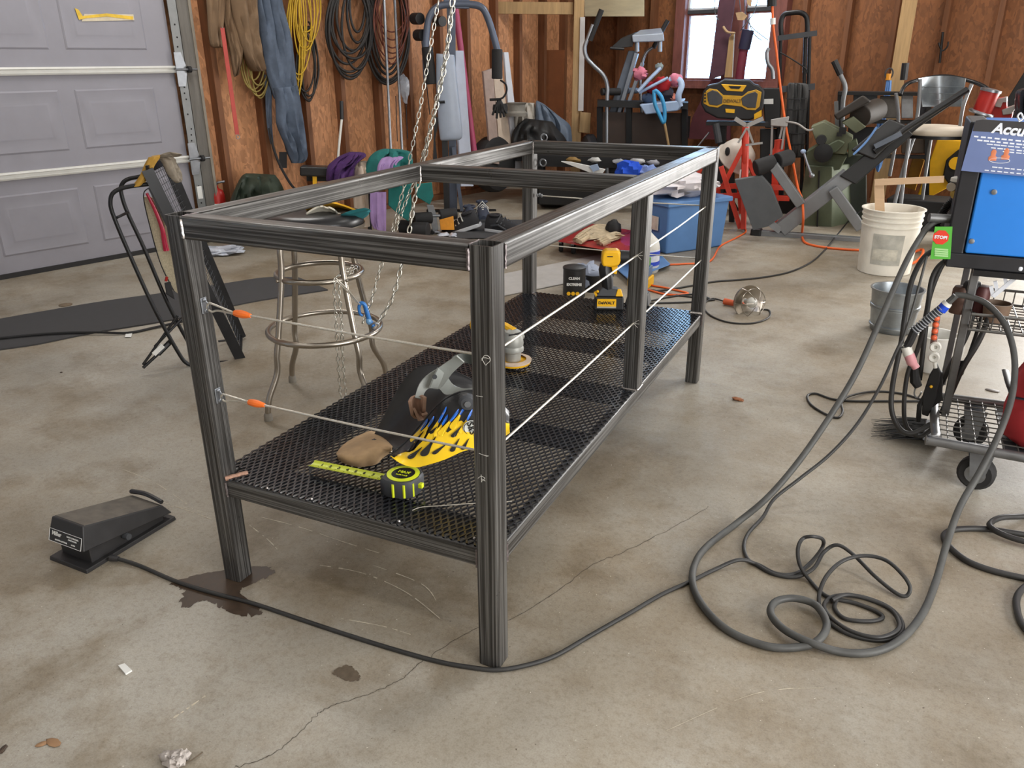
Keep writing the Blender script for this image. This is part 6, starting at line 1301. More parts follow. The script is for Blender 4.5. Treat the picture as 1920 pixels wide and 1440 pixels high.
# ---- plastic carrier full of toys behind
tv2 = VP(fp(1235, 370), 0)
tbl = T('black_bench', 'low black shelf bench behind the elliptical holding toys', 'shelf', tv2.b)
G().hexa([tv2(x, y, d) for x, y, d in ((1120, 200, .15), (1290, 205, .15), (1290, 200, .5), (1120, 196, .5), (1120, 188, .15), (1290, 193, .15), (1290, 190, .5), (1120, 186, .5))]).ob('shelf_top', m_dk, tbl)
for x in (1125, 1180, 1284): G().bar(tv2(x, 200, .2), tv2(x, 365, .2), .05, .05).ob('leg', m_dk, tbl); 
G().hexa([tv2(x, y, d) for x, y, d in ((1125, 300, .2), (1280, 300, .2), (1280, 300, .5), (1125, 300, .5), (1125, 210, .2), (1280, 212, .2), (1280, 212, .5), (1125, 210, .5))]).ob('storage_bin', mat('dark_brown_bin', (52, 38, 30), .7), tbl)
m_pb = mat('pale_blue_plastic', (158, 178, 206), .45, 0, .08, 12)
cs = T('infant_carrier', 'pale blue plastic carrier heaped with red and pink clothes', 'carrier', tv2(1235, 210, .05))
G().hexa([tv2(x, y, d) for x, y, d in ((1210, 215, .0), (1270, 208, .0), (1278, 205, .3), (1215, 210, .3), (1198, 196, .0), (1284, 188, .0), (1286, 184, .3), (1206, 192, .3))]).ob('tray', m_pb, cs, bev=.012)
G().tube(cr([tv2(1275, 200, .02), tv2(1272, 180, .02), tv2(1278, 160, .05), tv2(1270, 148, .1), tv2(1255, 150, .12)], 5), .030, 10, flat=.7).ob('handle', m_pb, cs, ang=80)
G().tube([tv2(1196, 172, -.02), tv2(1216, 150, .0), tv2(1238, 128, .05)], .028, 10, flat=.6).ob('side_arm', m_pb, cs); G().tube([tv2(1198, 174, .02), tv2(1225, 160, .02), tv2(1252, 146, .05)], .024, 10, flat=.6).ob('side_arm', m_pb, cs)
for i, (x, y, r, c) in enumerate(((1240, 160, .09, (170, 30, 36)), (1225, 165, .07, (150, 26, 34)), (1200, 138, .07, (206, 120, 140)), (1266, 150, .07, (214, 130, 150)), (1248, 178, .08, (40, 34, 44)), (1262, 185, .06, (196, 120, 100)), (1236, 125, .04, (120, 130, 130)), (1215, 185, .06, (70, 90, 120)))):
    G().ell(tv2(x, y, .12), (r, r * .8, r * .8), 12, 8, None, .5, 3, i).ob('garment', mat('garment_%d' % i, c, .9, 0, .2), cs, ang=60)
pr_ = T('pruning_saw', 'light blue handled tool with brown shaft leaning by carrier', 'tool', tv2(1255, 268, -.1))
G().tube(cr([tv2(1226, 172, -.1), tv2(1228, 195, -.1), tv2(1238, 218, -.1), tv2(1245, 230, -.1), tv2(1246, 205, -.1), tv2(1240, 182, -.1), tv2(1230, 170, -.1)], 5), .018, 8, True).ob('handle', mat('sky_blue_plastic', (60, 150, 200), .4), pr_, ang=80)
G().cyl(tv2(1246, 230, -.1), tv2(1254, 275, -.1), .012, n=8).ob('shaft', m_pine, pr_)
solo(G().prism([BP(x, y, .1) for x, y in ((1278, 215), (1295, 218), (1292, 258), (1280, 240))], -DW * .05), 'black_strap_buckle', m_dk, 'black strap with buckle hanging under the window sill', 'strap')
# ---- things hung in front of the window
wv3 = lambda x, y, o=.2: BP(x, y, o)
solo(G().prism([wv3(x, y, .16) for x, y in ((1352, -20), (1382, -20), (1360, 140), (1330, 150), (1335, 120))], -DW * .02), 'plum_curtain', mat('plum_cloth', (86, 56, 66), .9, 0, .15, 12), 'plum coloured curtain hung down the window middle', 'curtain', bev=.004)
solo(G().prism([wv3(x, y, .05) for x, y in ((1336, 148), (1300, 220), (1290, 260), (1370, 262), (1372, 148))], -DW * .02), 'maroon_sheet', mat('maroon_sheet', (92, 46, 52), .8, 0, .2, 10), 'maroon sheet hanging under the window behind radio', 'sheet')
solo(G().prism([wv3(x, y, .2) for x, y in ((1369, 70), (1378, 60), (1374, 145), (1360, 145))], -DW * .02), 'wood_strip', m_pine, 'pale wooden strip standing against the window middle', 'strip')
rtb = T('red_tube', 'dark red tube with a black cap before the window', 'tube', wv3(1392, 148, .3))
G().cyl(wv3(1386, 150, .3), wv3(1396, 84, .3), .042, n=14).ob('body', mat('dark_red_tube', (110, 34, 52), .6), rtb); G().cyl(wv3(1395, 92, .3), wv3(1403, 56, .3), .055, n=14).ob('cap', mat('indigo_cap', (34, 32, 58), .6), rtb)
hv_ = T('wire_tangle', 'tangle of wires and tan scraps hung before the window', 'wires', wv3(1400, 60, .25))
for pts in ([(1342, -20), (1340, 20), (1348, 38), (1342, 30)], [(1395, -20), (1402, 40), (1440, 75)], [(1425, -20), (1415, 20), (1400, 42), (1388, 58)], [(1385, -20), (1390, 25), (1405, 40)], [(1405, 42), (1412, 62), (1428, 76)]):
    G().tube(cr([wv3(x, y, .25) for x, y in pts], 5), .004, 5).ob('wire', m_dgrey, hv_)
G().prism([wv3(x, y, .25) for x, y in ((1380, 24), (1392, 22), (1402, 30), (1396, 38), (1384, 38))], -DW * .01).ob('tan_scrap', m_leather, hv_); G().prism([wv3(x, y, .25) for x, y in ((1398, -20), (1412, -20), (1408, 12), (1402, 8))], -DW * .01).ob('tan_scrap', m_leather, hv_)
G().tube(cr([wv3(1356, 50, .25), wv3(1364, 60, .25), wv3(1378, 62, .25)], 5), .012, 6).ob('horn_scrap', m_leather, hv_)
# ================================================================ jobsite radio on a stand
ra = VP(fp(1380, 402), 0); rst = T('radio_stand', 'dark tripod stand under the yellow and black radio', 'stand', ra.b)
G().bar(ra(1355, 228, .1), ra(1350, 400, .1), .06, .06).ob('column', m_dk, rst); G().bar(ra(1325, 230, .12), ra(1440, 232, .12), .20, .03, UZ).ob('top_plate', m_dk, rst)
G().tube([ra(1342, 232, .02), ra(1348, 268, .0)], .03, 10).ob('grey_clamp', m_dgrey, rst)
G().tube([ra(1330, 248, .2), ra(1308, 275, .2)], .008, 6).ob('brace', m_zinc, rst)
for x in (1325, 1385, 1440): G().bar(ra(1352, 340, .1), ra(x, 400, .1 + .1 * (x > 1360)), .03, .03).ob('foot', m_dk, rst)
rad = T('jobsite_radio', 'yellow and black jobsite radio with two grey speakers', 'radio', ra(1378, 226))
oct_ = [(1318, 172), (1326, 160), (1345, 156), (1358, 148), (1406, 150), (1415, 158), (1424, 160), (1434, 170), (1432, 200), (1424, 218), (1405, 226), (1345, 222), (1322, 210), (1314, 195)]
G().prism([ra(x, y, 0) for x, y in oct_], ra.n * .16).ob('roll_cage', m_black, rad, bev=.015)
def rp(x, y, d=-.012): return ra(x, y, d)
yo = [(1320, 174), (1330, 166), (1344, 168), (1356, 178), (1392, 180), (1402, 172), (1418, 168), (1428, 173), (1424, 200), (1416, 207), (1400, 206), (1390, 200), (1356, 196), (1346, 202), (1330, 200), (1319, 194)]
G().prism([rp(x, y) for x, y in yo], ra.n * .02).ob('yellow_face', mat('ochre_plastic', (206, 156, 30), .5), rad, bev=.004)
G().prism([rp(x, y, -.02) for x, y in ((1326, 174), (1336, 169), (1346, 172), (1355, 182), (1354, 194), (1344, 198), (1330, 196), (1327, 188))], ra.n * .02).ob('speaker', m_dgrey, rad, bev=.004)
G().prism([rp(x, y, -.02) for x, y in ((1390, 184), (1402, 176), (1416, 172), (1421, 176), (1417, 202), (1402, 202), (1392, 197))], ra.n * .02).ob('speaker', m_dgrey, rad, bev=.004)
G().prism([rp(x, y, -.016) for x, y in ((1352, 158), (1400, 160), (1392, 172), (1362, 170))], ra.n * .02).ob('control_panel', m_yellow, rad, bev=.004); G().prism([rp(x, y, -.024) for x, y in ((1366, 161), (1390, 162), (1386, 167), (1370, 166))], ra.n * .02).ob('display', m_dk, rad)
G().prism([rp(x, y, -.016) for x, y in ((1360, 204), (1378, 205), (1377, 212), (1361, 211))], ra.n * .02).ob('yellow_latch', m_yellow, rad); G().prism([rp(x, y, -.004) for x, y in ((1414, 214), (1428, 206), (1428, 218), (1414, 224))], ra.n * .02).ob('yellow_foot', m_yellow, rad)
for y in (172, 178, 184, 190): G().box(rp(1322, y, -.022), (.012, .012, .014)).ob('vent', m_dk, rad)
text('DEWALT', .036, mat('ochre_dark', (120, 88, 20), .5), rp(1373, 190, -.015), ra.u, UZ, rad, 'lettering', bold=.002)
wl = VP(fp(1455, 402), 0)
solo(G().hexa([wl(x, y, d) for x, y, d in ((1434, 240, .1), (1462, 240, .1), (1462, 240, .4), (1434, 240, .4), (1430, 165, .1), (1464, 165, .1), (1464, 165, .4), (1430, 165, .4))]), 'black_case', m_dk, 'black case with white label right of the radio', 'case', bev=.01)
solo(G().prism([wl(x, y, .09) for x, y in ((1432, 186), (1450, 185), (1450, 195), (1432, 195))], wl.n * .004), 'white_label', m_paper, 'white label patch on the black case by radio', 'label')
solo(G().hexa([wl(x, y, d) for x, y, d in ((1425, 400, .2), (1470, 400, .2), (1470, 400, .5), (1425, 400, .5), (1425, 241, .2), (1470, 241, .2), (1470, 241, .5), (1425, 241, .5))]), 'dark_cabinet', m_dk, 'dark cabinet standing under the black case', 'cabinet', bev=.01)
# ================================================================ red pipe stands
m_rst = mat('scuffed_red_steel', (206, 62, 42), .45, .1, .12, 12); m_wst = mat('pale_grey_steel', (164, 160, 156), .45, .4, .1, 14)
rs = VP(fp(1395, 428), 0)
s1_ = T('pipe_stand', 'red tripod pipe stand with pale V shaped head', 'pipe stand', rs.b)
G().cyl(rs(1396, 345), rs(1398, 238), .028, n=14).ob('column', m_rst, s1_)
G().cyl(rs(1400, 270), rs(1401, 236), .018, n=10).ob('inner_tube', m_wst, s1_)
for a, b in (((1400, 236), (1378, 222)), ((1400, 236), (1431, 222))): G().bar(rs(*a), rs(*b), .02, .03).ob('v_arm', m_wst, s1_)
for a, b in (((1400, 240), (1384, 268)), ((1402, 240), (1412, 268)), ((1398, 272), (1430, 268))): G().bar(rs(*a, -.03), rs(*b, -.03), .012, .015).ob('brace_wire', m_wst, s1_)
for a, b in (((1394, 275, 0), (1358, 345, 0)), ((1352, 312, -.1), (1388, 428, -.1)), ((1396, 300, 0), (1394, 430, -.15)), ((1402, 300, .02), (1420, 340, .05)), ((1345, 345, .1), (1350, 405, .1)), ((1326, 292, .3), (1298, 348, .3)), ((1386, 345, .1), (1390, 400, .1))):
    G().bar(rs(*a), rs(*b), .035, .035).ob('leg', m_rst, s1_)
for a, b in (((1344, 350, 0), (1396, 348, 0)), ((1344, 368, 0), (1396, 366, 0)), ((1396, 350, .05), (1480, 352, .1)), ((1396, 370, .05), (1480, 372, .1))): G().bar(rs(*a), rs(*b), .02, .04).ob('cross_brace', m_rst, s1_)
G().bar(rs(1389, 318, -.03), rs(1388, 334, -.03), .012, .02).ob('sticker', m_paper, s1_)
s2_ = T('pipe_stand', 'second red stand with grey clamp head behind rollers', 'pipe stand', rs(1460, 420, .2) * 1)
ROOT[s2_] = MX.Translation(V((s2_.location.x, s2_.location.y, 0))); s2_.location = (s2_.location.x, s2_.location.y, 0)
G().tube(cr([rs(1462, 262, .2), rs(1460, 280, .2), rs(1450, 296, .2)], 4), .04, 12).ob('elbow', m_rst, s2_); G().bar(rs(1465, 330, .2), rs(1492, 375, .2), .06, .05).ob('leg', m_rst, s2_); G().bar(rs(1455, 290, .2), rs(1452, 420, .2), .05, .05).ob('column', m_rst, s2_)
G().hexa([rs(x, y, d) for x, y, d in ((1445, 236, .1), (1476, 238, .1), (1476, 238, .2), (1445, 236, .2), (1445, 224, .1), (1480, 218, .1), (1480, 218, .2), (1445, 224, .2))]).ob('clamp_head', m_wst, s2_, bev=.006)
for a, b in (((1448, 236), (1446, 292)), ((1472, 236), (1466, 280)), ((1470, 225), (1462, 260))): G().bar(rs(*a, .14), rs(*b, .14), .015, .02).ob('clamp_arm', m_wst, s2_)
G().tube(cr([rs(1474, 228, .1), rs(1495, 232, .1), rs(1514, 244, .1), rs(1525, 242, .1)], 5), .008, 6).ob('clamp_handle', m_wst, s2_)
hh = VP(fp(1372, 420), 0)
ht = T('hard_hat', 'white hard hat with dark mark behind the bench corner', 'helmet', hh(1372, 300))
G().lathe([(.16, 0), (.165, .01), (.15, .03), (.145, .06), (.12, .12), (.07, .155), (.001, .165)], hh(1376, 300, .1), 24, UZ * .7 + hh.u * .5 - hh.n * .4).ob('dome', mat('dirty_white_shell', (200, 190, 178), .5, 0, .12), ht, ang=60)
G().ell(hh(1364, 284, -.045), (.02, .004, .035), 10, 6).ob('dark_mark', m_dk, ht); G().bar(hh(1372, 302, .1), hh(1372, 418, .1), .04, .04).ob('support_peg', m_dk, ht)
# ================================================================ hand truck
hd_ = VP(fp(1492, 398), 0)
ht2 = T('hand_truck', 'tall black folding hand truck with grey bag strapped on', 'hand truck', hd_.b)
G().tube(cr([hd_(1466, 72), hd_(1464, 45), hd_(1470, 28), hd_(1484, 24), hd_(1502, 24), hd_(1512, 32), hd_(1514, 50), hd_(1514, 72)], 6), .020, 10).ob('handle', m_blackmetal, ht2, ang=80)
for x0_, x1_ in ((1464, 1456), (1510, 1502), (1518, 1510)): G().cyl(hd_(x0_, 68), hd_(x1_, 395), .015, n=10).ob('upright', m_blackmetal, ht2)
G().bar(hd_(1458, 72), hd_(1532, 62), .05, .04, UZ).ob('crossbar', m_dgrey, ht2); G().bar(hd_(1460, 168), hd_(1528, 162), .04, .05, UZ).ob('crossbar', m_dgrey, ht2)
G().bar(hd_(1450, 398, -.1), hd_(1520, 398, -.1), .30, .02, hd_.n).ob('toe_plate', m_blackmetal, ht2)
for x in (1455, 1520): G().cyl(hd_(x, 385, .06), hd_(x + 10, 385, .08), .09, n=18).ob('wheel', m_rubber, ht2)
G().tube(cr([hd_(1462, 98, -.03), hd_(1480, 108, -.03), hd_(1510, 128, -.03), hd_(1512, 138, -.03)], 4), .006, 6).ob('bungee', m_dk, ht2)
G().pouch([(hd_(1474, 295, -.02), hd_(1504, 295, -.02)), (hd_(1472, 285, -.02), hd_(1508, 285, -.02)), (hd_(1474, 220, -.02), hd_(1512, 220, -.02)), (hd_(1476, 165, -.02), hd_(1516, 165, -.02)), (hd_(1480, 155, -.02), hd_(1508, 156, -.02))], [.06, .12, .14, .12, .05], 20, 2, .1).ob('strapped_bag', mat('charcoal_quilt', (66, 66, 66), .85, 0, .25, 16, .3), ht2, ang=60)
for y in (185, 205, 230, 250, 270): G().tube([hd_(1474, y, -.09), hd_(1492, y + 1, -.1), hd_(1512, y, -.09)], .004, 5).ob('quilt_band', m_dk, ht2)
# orange cord dropping from the lamp hook beside the window
oc_ = T('extension_cable', 'orange extension cord dropping from above down to the floor', 'cord', fp(1505, 452))
hp = lambda x, y: VP(fp(1500, 425), 0)(x, y, -.05)
G().tube(cr([hp(1447, -40), hp(1449, 40), hp(1456, 100), hp(1464, 170), hp(1474, 240), hp(1486, 300), hp(1496, 352), fp(1504, 375, .28), fp(1506, 410, .16), fp(1504, 440, .02), fp(1510, 455, .008), fp(1540, 463, .008), fp(1590, 468, .008), fp(1640, 470, .008), fp(1700, 478, .008)], 6), .009, 8).ob('cable', m_orange, oc_, ang=80)
G().cyl(hp(1449, 34), hp(1449, 46), .02, n=10).ob('plug', m_paper, oc_); G().cyl(hp(1447, -10), hp(1447, 12), .035, n=10).ob('socket', m_dk, oc_)
solo(G().tube(cr([hd_(1442, 90, -.05), hd_(1438, 100, -.05), hd_(1440, 118, -.05), hd_(1448, 130, -.05), hd_(1450, 148, -.05)], 5), .016, 8), 'grey_hook', m_sil, 'curved pale grey hook hanging left of hand truck', 'hook', ang=80)
# ================================================================ incline bench
ib = VP(fp(1510, 446), 0)
inc = T('incline_bench', 'grey incline exercise bench with black foam rollers', 'exercise bench', ib.b)
m_ig = mat('grey_gym_steel', (128, 130, 132), .42, .3, .08, 10)
G().bar(ib(1420, 438), ib(1640, 454), .06, .06, UZ).ob('base_tube', m_ig, inc, bev=.008); G().box(ib(1418, 438), (.08, .08, .08)).ob('foot_cap', m_black, inc, bev=.01)
G().bar(ib(1462, 430, .0), ib(1592, 328, .05), .09, .11, UZ).ob('main_beam', m_ig, inc, bev=.006)
G().bar(ib(1562, 354, -.03), ib(1614, 428, -.03), .08, .07).ob('rear_leg', m_ig, inc, bev=.006)
G().bar(ib(1450, 310, -.02), ib(1502, 384, -.02), .08, .07).ob('roller_post', m_ig, inc, bev=.006)
G().cyl(ib(1416, 316, -.06), ib(1452, 304, .0), .06, n=20).ob('foam_roller', m_rubber, inc, bev=.01); G().cyl(ib(1456, 302, .02), ib(1482, 294, .12), .058, n=20).ob('foam_roller', m_rubber, inc, bev=.01)
G().prism([ib(x, y, -.08) for x, y in ((1377, 338), (1428, 330), (1446, 350), (1468, 406), (1440, 425), (1412, 432))], ib.n * .02 + UZ * .01).ob('foot_board', mat('dark_grey_board', (84, 86, 88), .55, 0, .12, 10), inc, bev=.004)
G().bar(ib(1440, 415, -.05), ib(1462, 432, -.02), .05, .05).ob('hinge_bar', m_ig, inc)
G().hexa([ib(x, y, d) for x, y, d in ((1574, 330, -.04), (1604, 346, -.04), (1604, 346, .16), (1574, 330, .16), (1690, 232, .06), (1712, 252, .06), (1712, 252, .26), (1690, 232, .26))]).ob('sliding_carriage', m_dk, inc, bev=.01)
G().hexa([ib(x, y, d) for x, y, d in ((1595, 282, -.02), (1640, 300, -.02), (1640, 300, .2), (1595, 282, .2), (1668, 222, .05), (1704, 236, .05), (1704, 236, .25), (1668, 222, .25))]).ob('back_pad', m_vin, inc, bev=.015)
G().tube([ib(1640, 285, -.03), ib(1700, 240, .0), ib(1814, 168, .1)], .022, 10).ob('slide_tube', m_blackmetal, inc); G().tube([ib(1660, 285, .1), ib(1720, 235, .15), ib(1800, 180, .2)], .018, 10).ob('slide_tube', m_blackmetal, inc)
G().bar(ib(1640, 275, -.05), ib(1690, 250, -.05), .05, .03).ob('latch_plate', m_slate, inc)
G().tube(cr([ib(1600, 290, -.04), ib(1625, 265, -.04), ib(1644, 238, -.04)], 4), .008, 6).ob('blue_edging', mat('soft_blue_trim', (110, 150, 206), .5), inc)
# thin dark cord hanging from the incline bench to the floor
cab('power_cable', 'thin dark cord drooping from incline bench along the floor', 'cord', [(1640, 382, .30), (1622, 392, .26), (1600, 405, .18), (1570, 440, .03), (1545, 470), (1520, 492), (1480, 510), (1430, 520), (1380, 525), (1340, 528), (1300, 535), (1260, 542), (1225, 546)], .0055, m_cab)
# ================================================================ olive engine on crate
oe = VP(fp(1560, 432), 0)
m_ol = mat('olive_drab', (84, 92, 70), .6, .1, .12, 12); m_ol2 = mat('light_olive', (112, 116, 92), .6, .1, .12, 12)
crt = T('olive_crate', 'dark olive steel crate behind the incline bench beam', 'crate', oe.b)
G().hexa([oe(x, y, d) for x, y, d in ((1492, 432, .15), (1560, 440, .15), (1612, 420, .5), (1540, 415, .5), (1510, 310, .15), (1560, 312, .15), (1606, 305, .5), (1545, 303, .5))]).ob('body', m_ol, crt, bev=.01)
G().bar(oe(1536, 320, .13), oe(1532, 430, .13), .012, .012).ob('seam', m_dk, crt)
G().hexa([oe(x, y, d) for x, y, d in ((1560, 420, .4), (1625, 420, .4), (1625, 418, .7), (1560, 418, .7), (1560, 290, .4), (1625, 290, .4), (1625, 288, .7), (1560, 288, .7))]).ob('rear_box', mat('dark_olive', (44, 50, 42), .7), crt, bev=.01)
en = T('engine', 'olive drab small engine with dark muffler tilted on crate', 'engine', oe(1560, 305, .3))
def ebox(pts, d0, d1, m, nm): return G().prism([oe(x, y, d0) for x, y in pts], oe.n * (d1 - d0)).ob(nm, m, en, bev=.008)
ebox(((1520, 238), (1545, 228), (1600, 258), (1585, 290), (1560, 288), (1528, 262)), .15, .40, m_ol2, 'block')
ebox(((1540, 278), (1572, 262), (1584, 268), (1566, 286), (1548, 288)), .08, .3, m_ol, 'gearbox'); ebox(((1578, 230), (1600, 218), (1624, 238), (1604, 250)), .12, .3, m_ol2, 'valve_cover')
ebox(((1512, 285), (1540, 268), (1560, 288), (1590, 290), (1575, 318), (1535, 325), (1510, 310)), .18, .42, m_ol, 'sump')
ebox(((1590, 268), (1606, 262), (1612, 285), (1590, 296)), .14, .3, m_ol, 'bracket')
G().lathe([(.01, 0), (.065, 0), (.07, .02), (.07, .06), (.03, .07)], oe(1544, 286, .12), 22, -oe.n).ob('flywheel', m_dk, en); G().lathe([(.02, 0), (.04, .01), (.035, .04)], oe(1540, 262, .10), 16, -oe.n).ob('pulley', m_black, en)
G().hexa([oe(x, y, d) for x, y, d in ((1562, 215, .1), (1570, 226, .1), (1570, 226, .35), (1562, 215, .35), (1618, 178, .1), (1634, 190, .1), (1634, 190, .35), (1618, 178, .35))]).ob('muffler_shroud', mat('brown_black_plastic', (48, 42, 36), .6), en, bev=.015)
G().cyl(oe(1612, 218, .15), oe(1645, 205, .4), .085, n=20).ob('air_filter', mat('brown_black_plastic', (48, 42, 36)), en, bev=.01)
G().tube([oe(1507, 285, .08), oe(1513, 305, .08), oe(1521, 328, .08)], .010, 8).ob('gear_lever', m_sil, en); G().ell(oe(1506, 284, .08), (.022, .022, .018), 10, 7).ob('lever_knob', m_pb, en); G().ell(oe(1522, 329, .08), (.022, .022, .02), 10, 7).ob('lever_joint', m_sil, en)
G().box(oe(1580, 245, .11), (.05, .02, .05)).ob('carburettor', m_dk, en); G().box(oe(1574, 252, .11), (.04, .02, .03)).ob('carburettor', m_dk, en)
# ================================================================ second post, blue strap, chair, yellow panel, far clutter
p2 = BP(1690, 100, .22); pb2 = V((p2.x, p2.y, 0))
solo(G().bar(pb2, pb2 + UZ * 3.19, .115, .09, VP(pb2, 0).n), 'lumber_post', m_pine, 'pale lumber post in front of the right back wall', 'post', bev=.003)
bs = VP(pb2 - VP(pb2, 0).n * .12, 0)
stb = T('blue_strap', 'light blue strap hanging on an orange clip from post', 'strap', bs(1650, 240))
G().tube(circle(bs(1667, 138), .03, 16, bs.n, sq=1.4), .006, 6, True).ob('snap_clip', m_dgrey, stb); G().cyl(bs(1665, 150), bs(1667, 138), .02, n=10).ob('orange_sleeve', mat('amber_plastic', (226, 150, 40), .5), stb)
G().pouch([(bs(1662, 150), bs(1672, 151)), (bs(1658, 175), bs(1670, 176)), (bs(1650, 205), bs(1664, 206)), (bs(1644, 232), bs(1660, 233)), (bs(1640, 300), bs(1656, 300)), (bs(1644, 322), bs(1648, 322))], .03, 10, 2, .2).ob('webbing', mat('powder_blue_webbing', (104, 146, 206), .8), stb, ang=70)
ch_ = VP(fp(1752, 452), 0)
chair = T('bar_chair', 'metal bar chair with cream padded seat and hooped back', 'chair', ch_.b)
m_cream = mat('cream_vinyl', (206, 194, 176), .55, 0, .06, 10)
sc2 = ch_(1757, 246, .2)
G().lathe([(.20, -.03), (.235, -.02), (.245, .005), (.235, .025), (.15, .04), (.001, .044)], sc2, 30).ob('seat', m_cream, chair, ang=60); G().lathe([(.20, -.045), (.24, -.04), (.24, -.02), (.2, -.025)], sc2, 30).ob('seat_frame', m_blackmetal, chair)
G().tube(cr([ch_(1688, 178, .1), ch_(1700, 158, .2), ch_(1735, 147, .35), ch_(1775, 143, .38), ch_(1820, 152, .3), ch_(1848, 164, .15), ch_(1860, 180, .05)], 6), .014, 8).ob('back_hoop', m_blackmetal, chair, ang=80)
G().grid(lambda u, v: ch_(1722 + 88 * u + (-4 + 8 * u) * -v + 8 * v * (.5 - u), 147 + 53 * v - 5 * math.sin(PI * u) * (1 - v), .22 + .13 * math.sin(PI * u)), 14, 8, .006).ob('back_panel', m_galv, chair, ang=60)
for k in range(3): G().tube([ch_(1724 + 82 * i / 8, 163 + 12 * k, .215 + .13 * math.sin(PI * i / 8)) for i in range(9)], .003, 5).ob('panel_rib', m_galv, chair)
for pts in ([(1726, 148, .2), (1722, 200, .2), (1716, 245, .18)], [(1822, 158, .25), (1806, 200, .2), (1799, 245, .2)], [(1716, 250, .1), (1690, 330, .05), (1664, 440, .0)], [(1820, 262, .1), (1806, 330, .05), (1788, 405, .0), (1778, 445, 0)], [(1745, 262, .4), (1735, 330, .45), (1722, 430, .5)], [(1680, 175, .1), (1684, 235, .15), (1668, 330, .2)], [(1705, 260, .05), (1695, 330, .03), (1683, 440, 0)]):
    G().tube(cr([ch_(*p) for p in pts], 5), .013, 8).ob('tube_frame', m_ig, chair, ang=80)
G().ell(ch_(1824, 255, .05), (.03, .03, .03), 10, 7).ob('joint', m_blackmetal, chair)
yv = VP(fp(1770, 425), 0); ypn = T('yellow_ramp', 'bright yellow plastic ramp with black part behind chair', 'ramp', yv(1760, 425, .4))
G().prism([yv(x, y, .3) for x, y in ((1757, 262), (1820, 264), (1816, 300), (1800, 340), (1740, 372), (1716, 378))], yv.n * .04).ob('ramp_panel', m_yellow, ypn, bev=.008); G().prism([yv(x, y, .26) for x, y in ((1774, 300), (1798, 280), (1816, 286), (1812, 345), (1782, 350), (1768, 330))], yv.n * .05).ob('black_insert', m_dk, ypn, bev=.01)
G().prism([yv(x, y, .38) for x, y in ((1712, 292), (1734, 300), (1716, 358), (1696, 350))], yv.n * .03).ob('side_leg', mat('dark_ochre', (170, 120, 16), .5), ypn, bev=.006); G().bar(yv(1740, 370, .34), yv(1742, 428, .34), .05, .05).ob('foot', m_dk, ypn)
G().lathe([(.02, 0), (.05, 0), (.05, .01), (.02, .01)], yv(1792, 306, .255), 16, -yv.n).ob('round_badge', m_yellow, ypn)
bcr = VP(fp(1745, 440), 0)
solo(G().hexa([bcr(x, y, d) for x, y, d in ((1665, 440, .15), (1780, 445, .15), (1790, 430, .5), (1680, 428, .5), (1662, 372, .15), (1776, 380, .15), (1786, 368, .5), (1678, 362, .5))]), 'black_storage_box', m_dk, 'black storage box behind the white bucket', 'box', bev=.01)
# far clutter along the back wall
fcv = VP(fp(1620, 420), 0)
shl = T('metal_shelf', 'dark metal shelf with boxes along the right back wall', 'shelf', fcv.b)
for y in (172, 225, 290): G().hexa([fcv(x, yy, d) for x, yy, d in ((1572, y + 6, .25), (1745, y + 8, .25), (1745, y + 5, .6), (1572, y + 3, .6), (1572, y, .25), (1745, y + 2, .25), (1745, y, .6), (1572, y - 2, .6))]).ob('shelf_board', m_dk, shl)
for x in (1576, 1742): G().bar(fcv(x, 172, .3), fcv(x - 6, 398, .3), .04, .04).ob('shelf_leg', m_dk, shl)
for i, (x0_, x1_, y0_, y1_, c) in enumerate(((1600, 1645, 176, 210, (60, 62, 66)), (1690, 1712, 176, 222, (150, 152, 156)), (1720, 1740, 182, 222, (46, 46, 50)), (1690, 1740, 235, 288, (70, 58, 48)), (1590, 1640, 238, 288, (40, 40, 44)), (1650, 1685, 180, 222, (84, 80, 76)))):
    solo(G().hexa([fcv(x, y, d) for x, y, d in ((x0_, y1_, .3), (x1_, y1_, .3), (x1_, y1_, .5), (x0_, y1_, .5), (x0_, y0_, .3), (x1_, y0_, .3), (x1_, y0_, .5), (x0_, y0_, .5))]), 'stored_box', mat('stored_box_%d' % i, c, .7, 0, .2), ['dark grey box on top shelf left of the post', 'pale grey box on top shelf right of the post', 'black box on the top shelf beside the chair back', 'brown box on the lower shelf behind the chair', 'black box on lower shelf behind the olive engine', 'taupe box on the top shelf behind lumber post'][i], 'box', bev=.008)
hb2 = T('wheelbarrow', 'grey bent barrow handle with black grip by back wall', 'handle', fcv(1578, 290, .1))
G().tube(cr([fcv(1580, 290, .1), fcv(1580, 200, .1), fcv(1585, 165, .1), fcv(1578, 145, .1), fcv(1572, 134, .1)], 5), .018, 8).ob('tube', m_ig, hb2, ang=80); G().cyl(fcv(1576, 140, .1), fcv(1564, 114, .1), .026, n=10).ob('grip', m_black, hb2); G().bar(fcv(1568, 190, .1), fcv(1572, 290, .1), .03, .03).ob('side_bar', m_ig, hb2)
G().cyl(fcv(1694, 150, .05), fcv(1698, 118, .05), .026, n=10).ob('grip', m_black, hb2)
# hook tool on the wall
fk = T('garden_fork', 'small dark garden fork hanging on right back wall', 'fork', BP(1763, 115, .03))
G().cyl(BP(1762, 118, .03), BP(1768, 60, .03), .010, n=6).ob('handle', m_blackmetal, fk); G().tube(cr([BP(1760, 80, .03), BP(1766, 95, .03), BP(1776, 88, .03), BP(1778, 78, .03)], 4), .007, 6).ob('tines', m_blackmetal, fk)
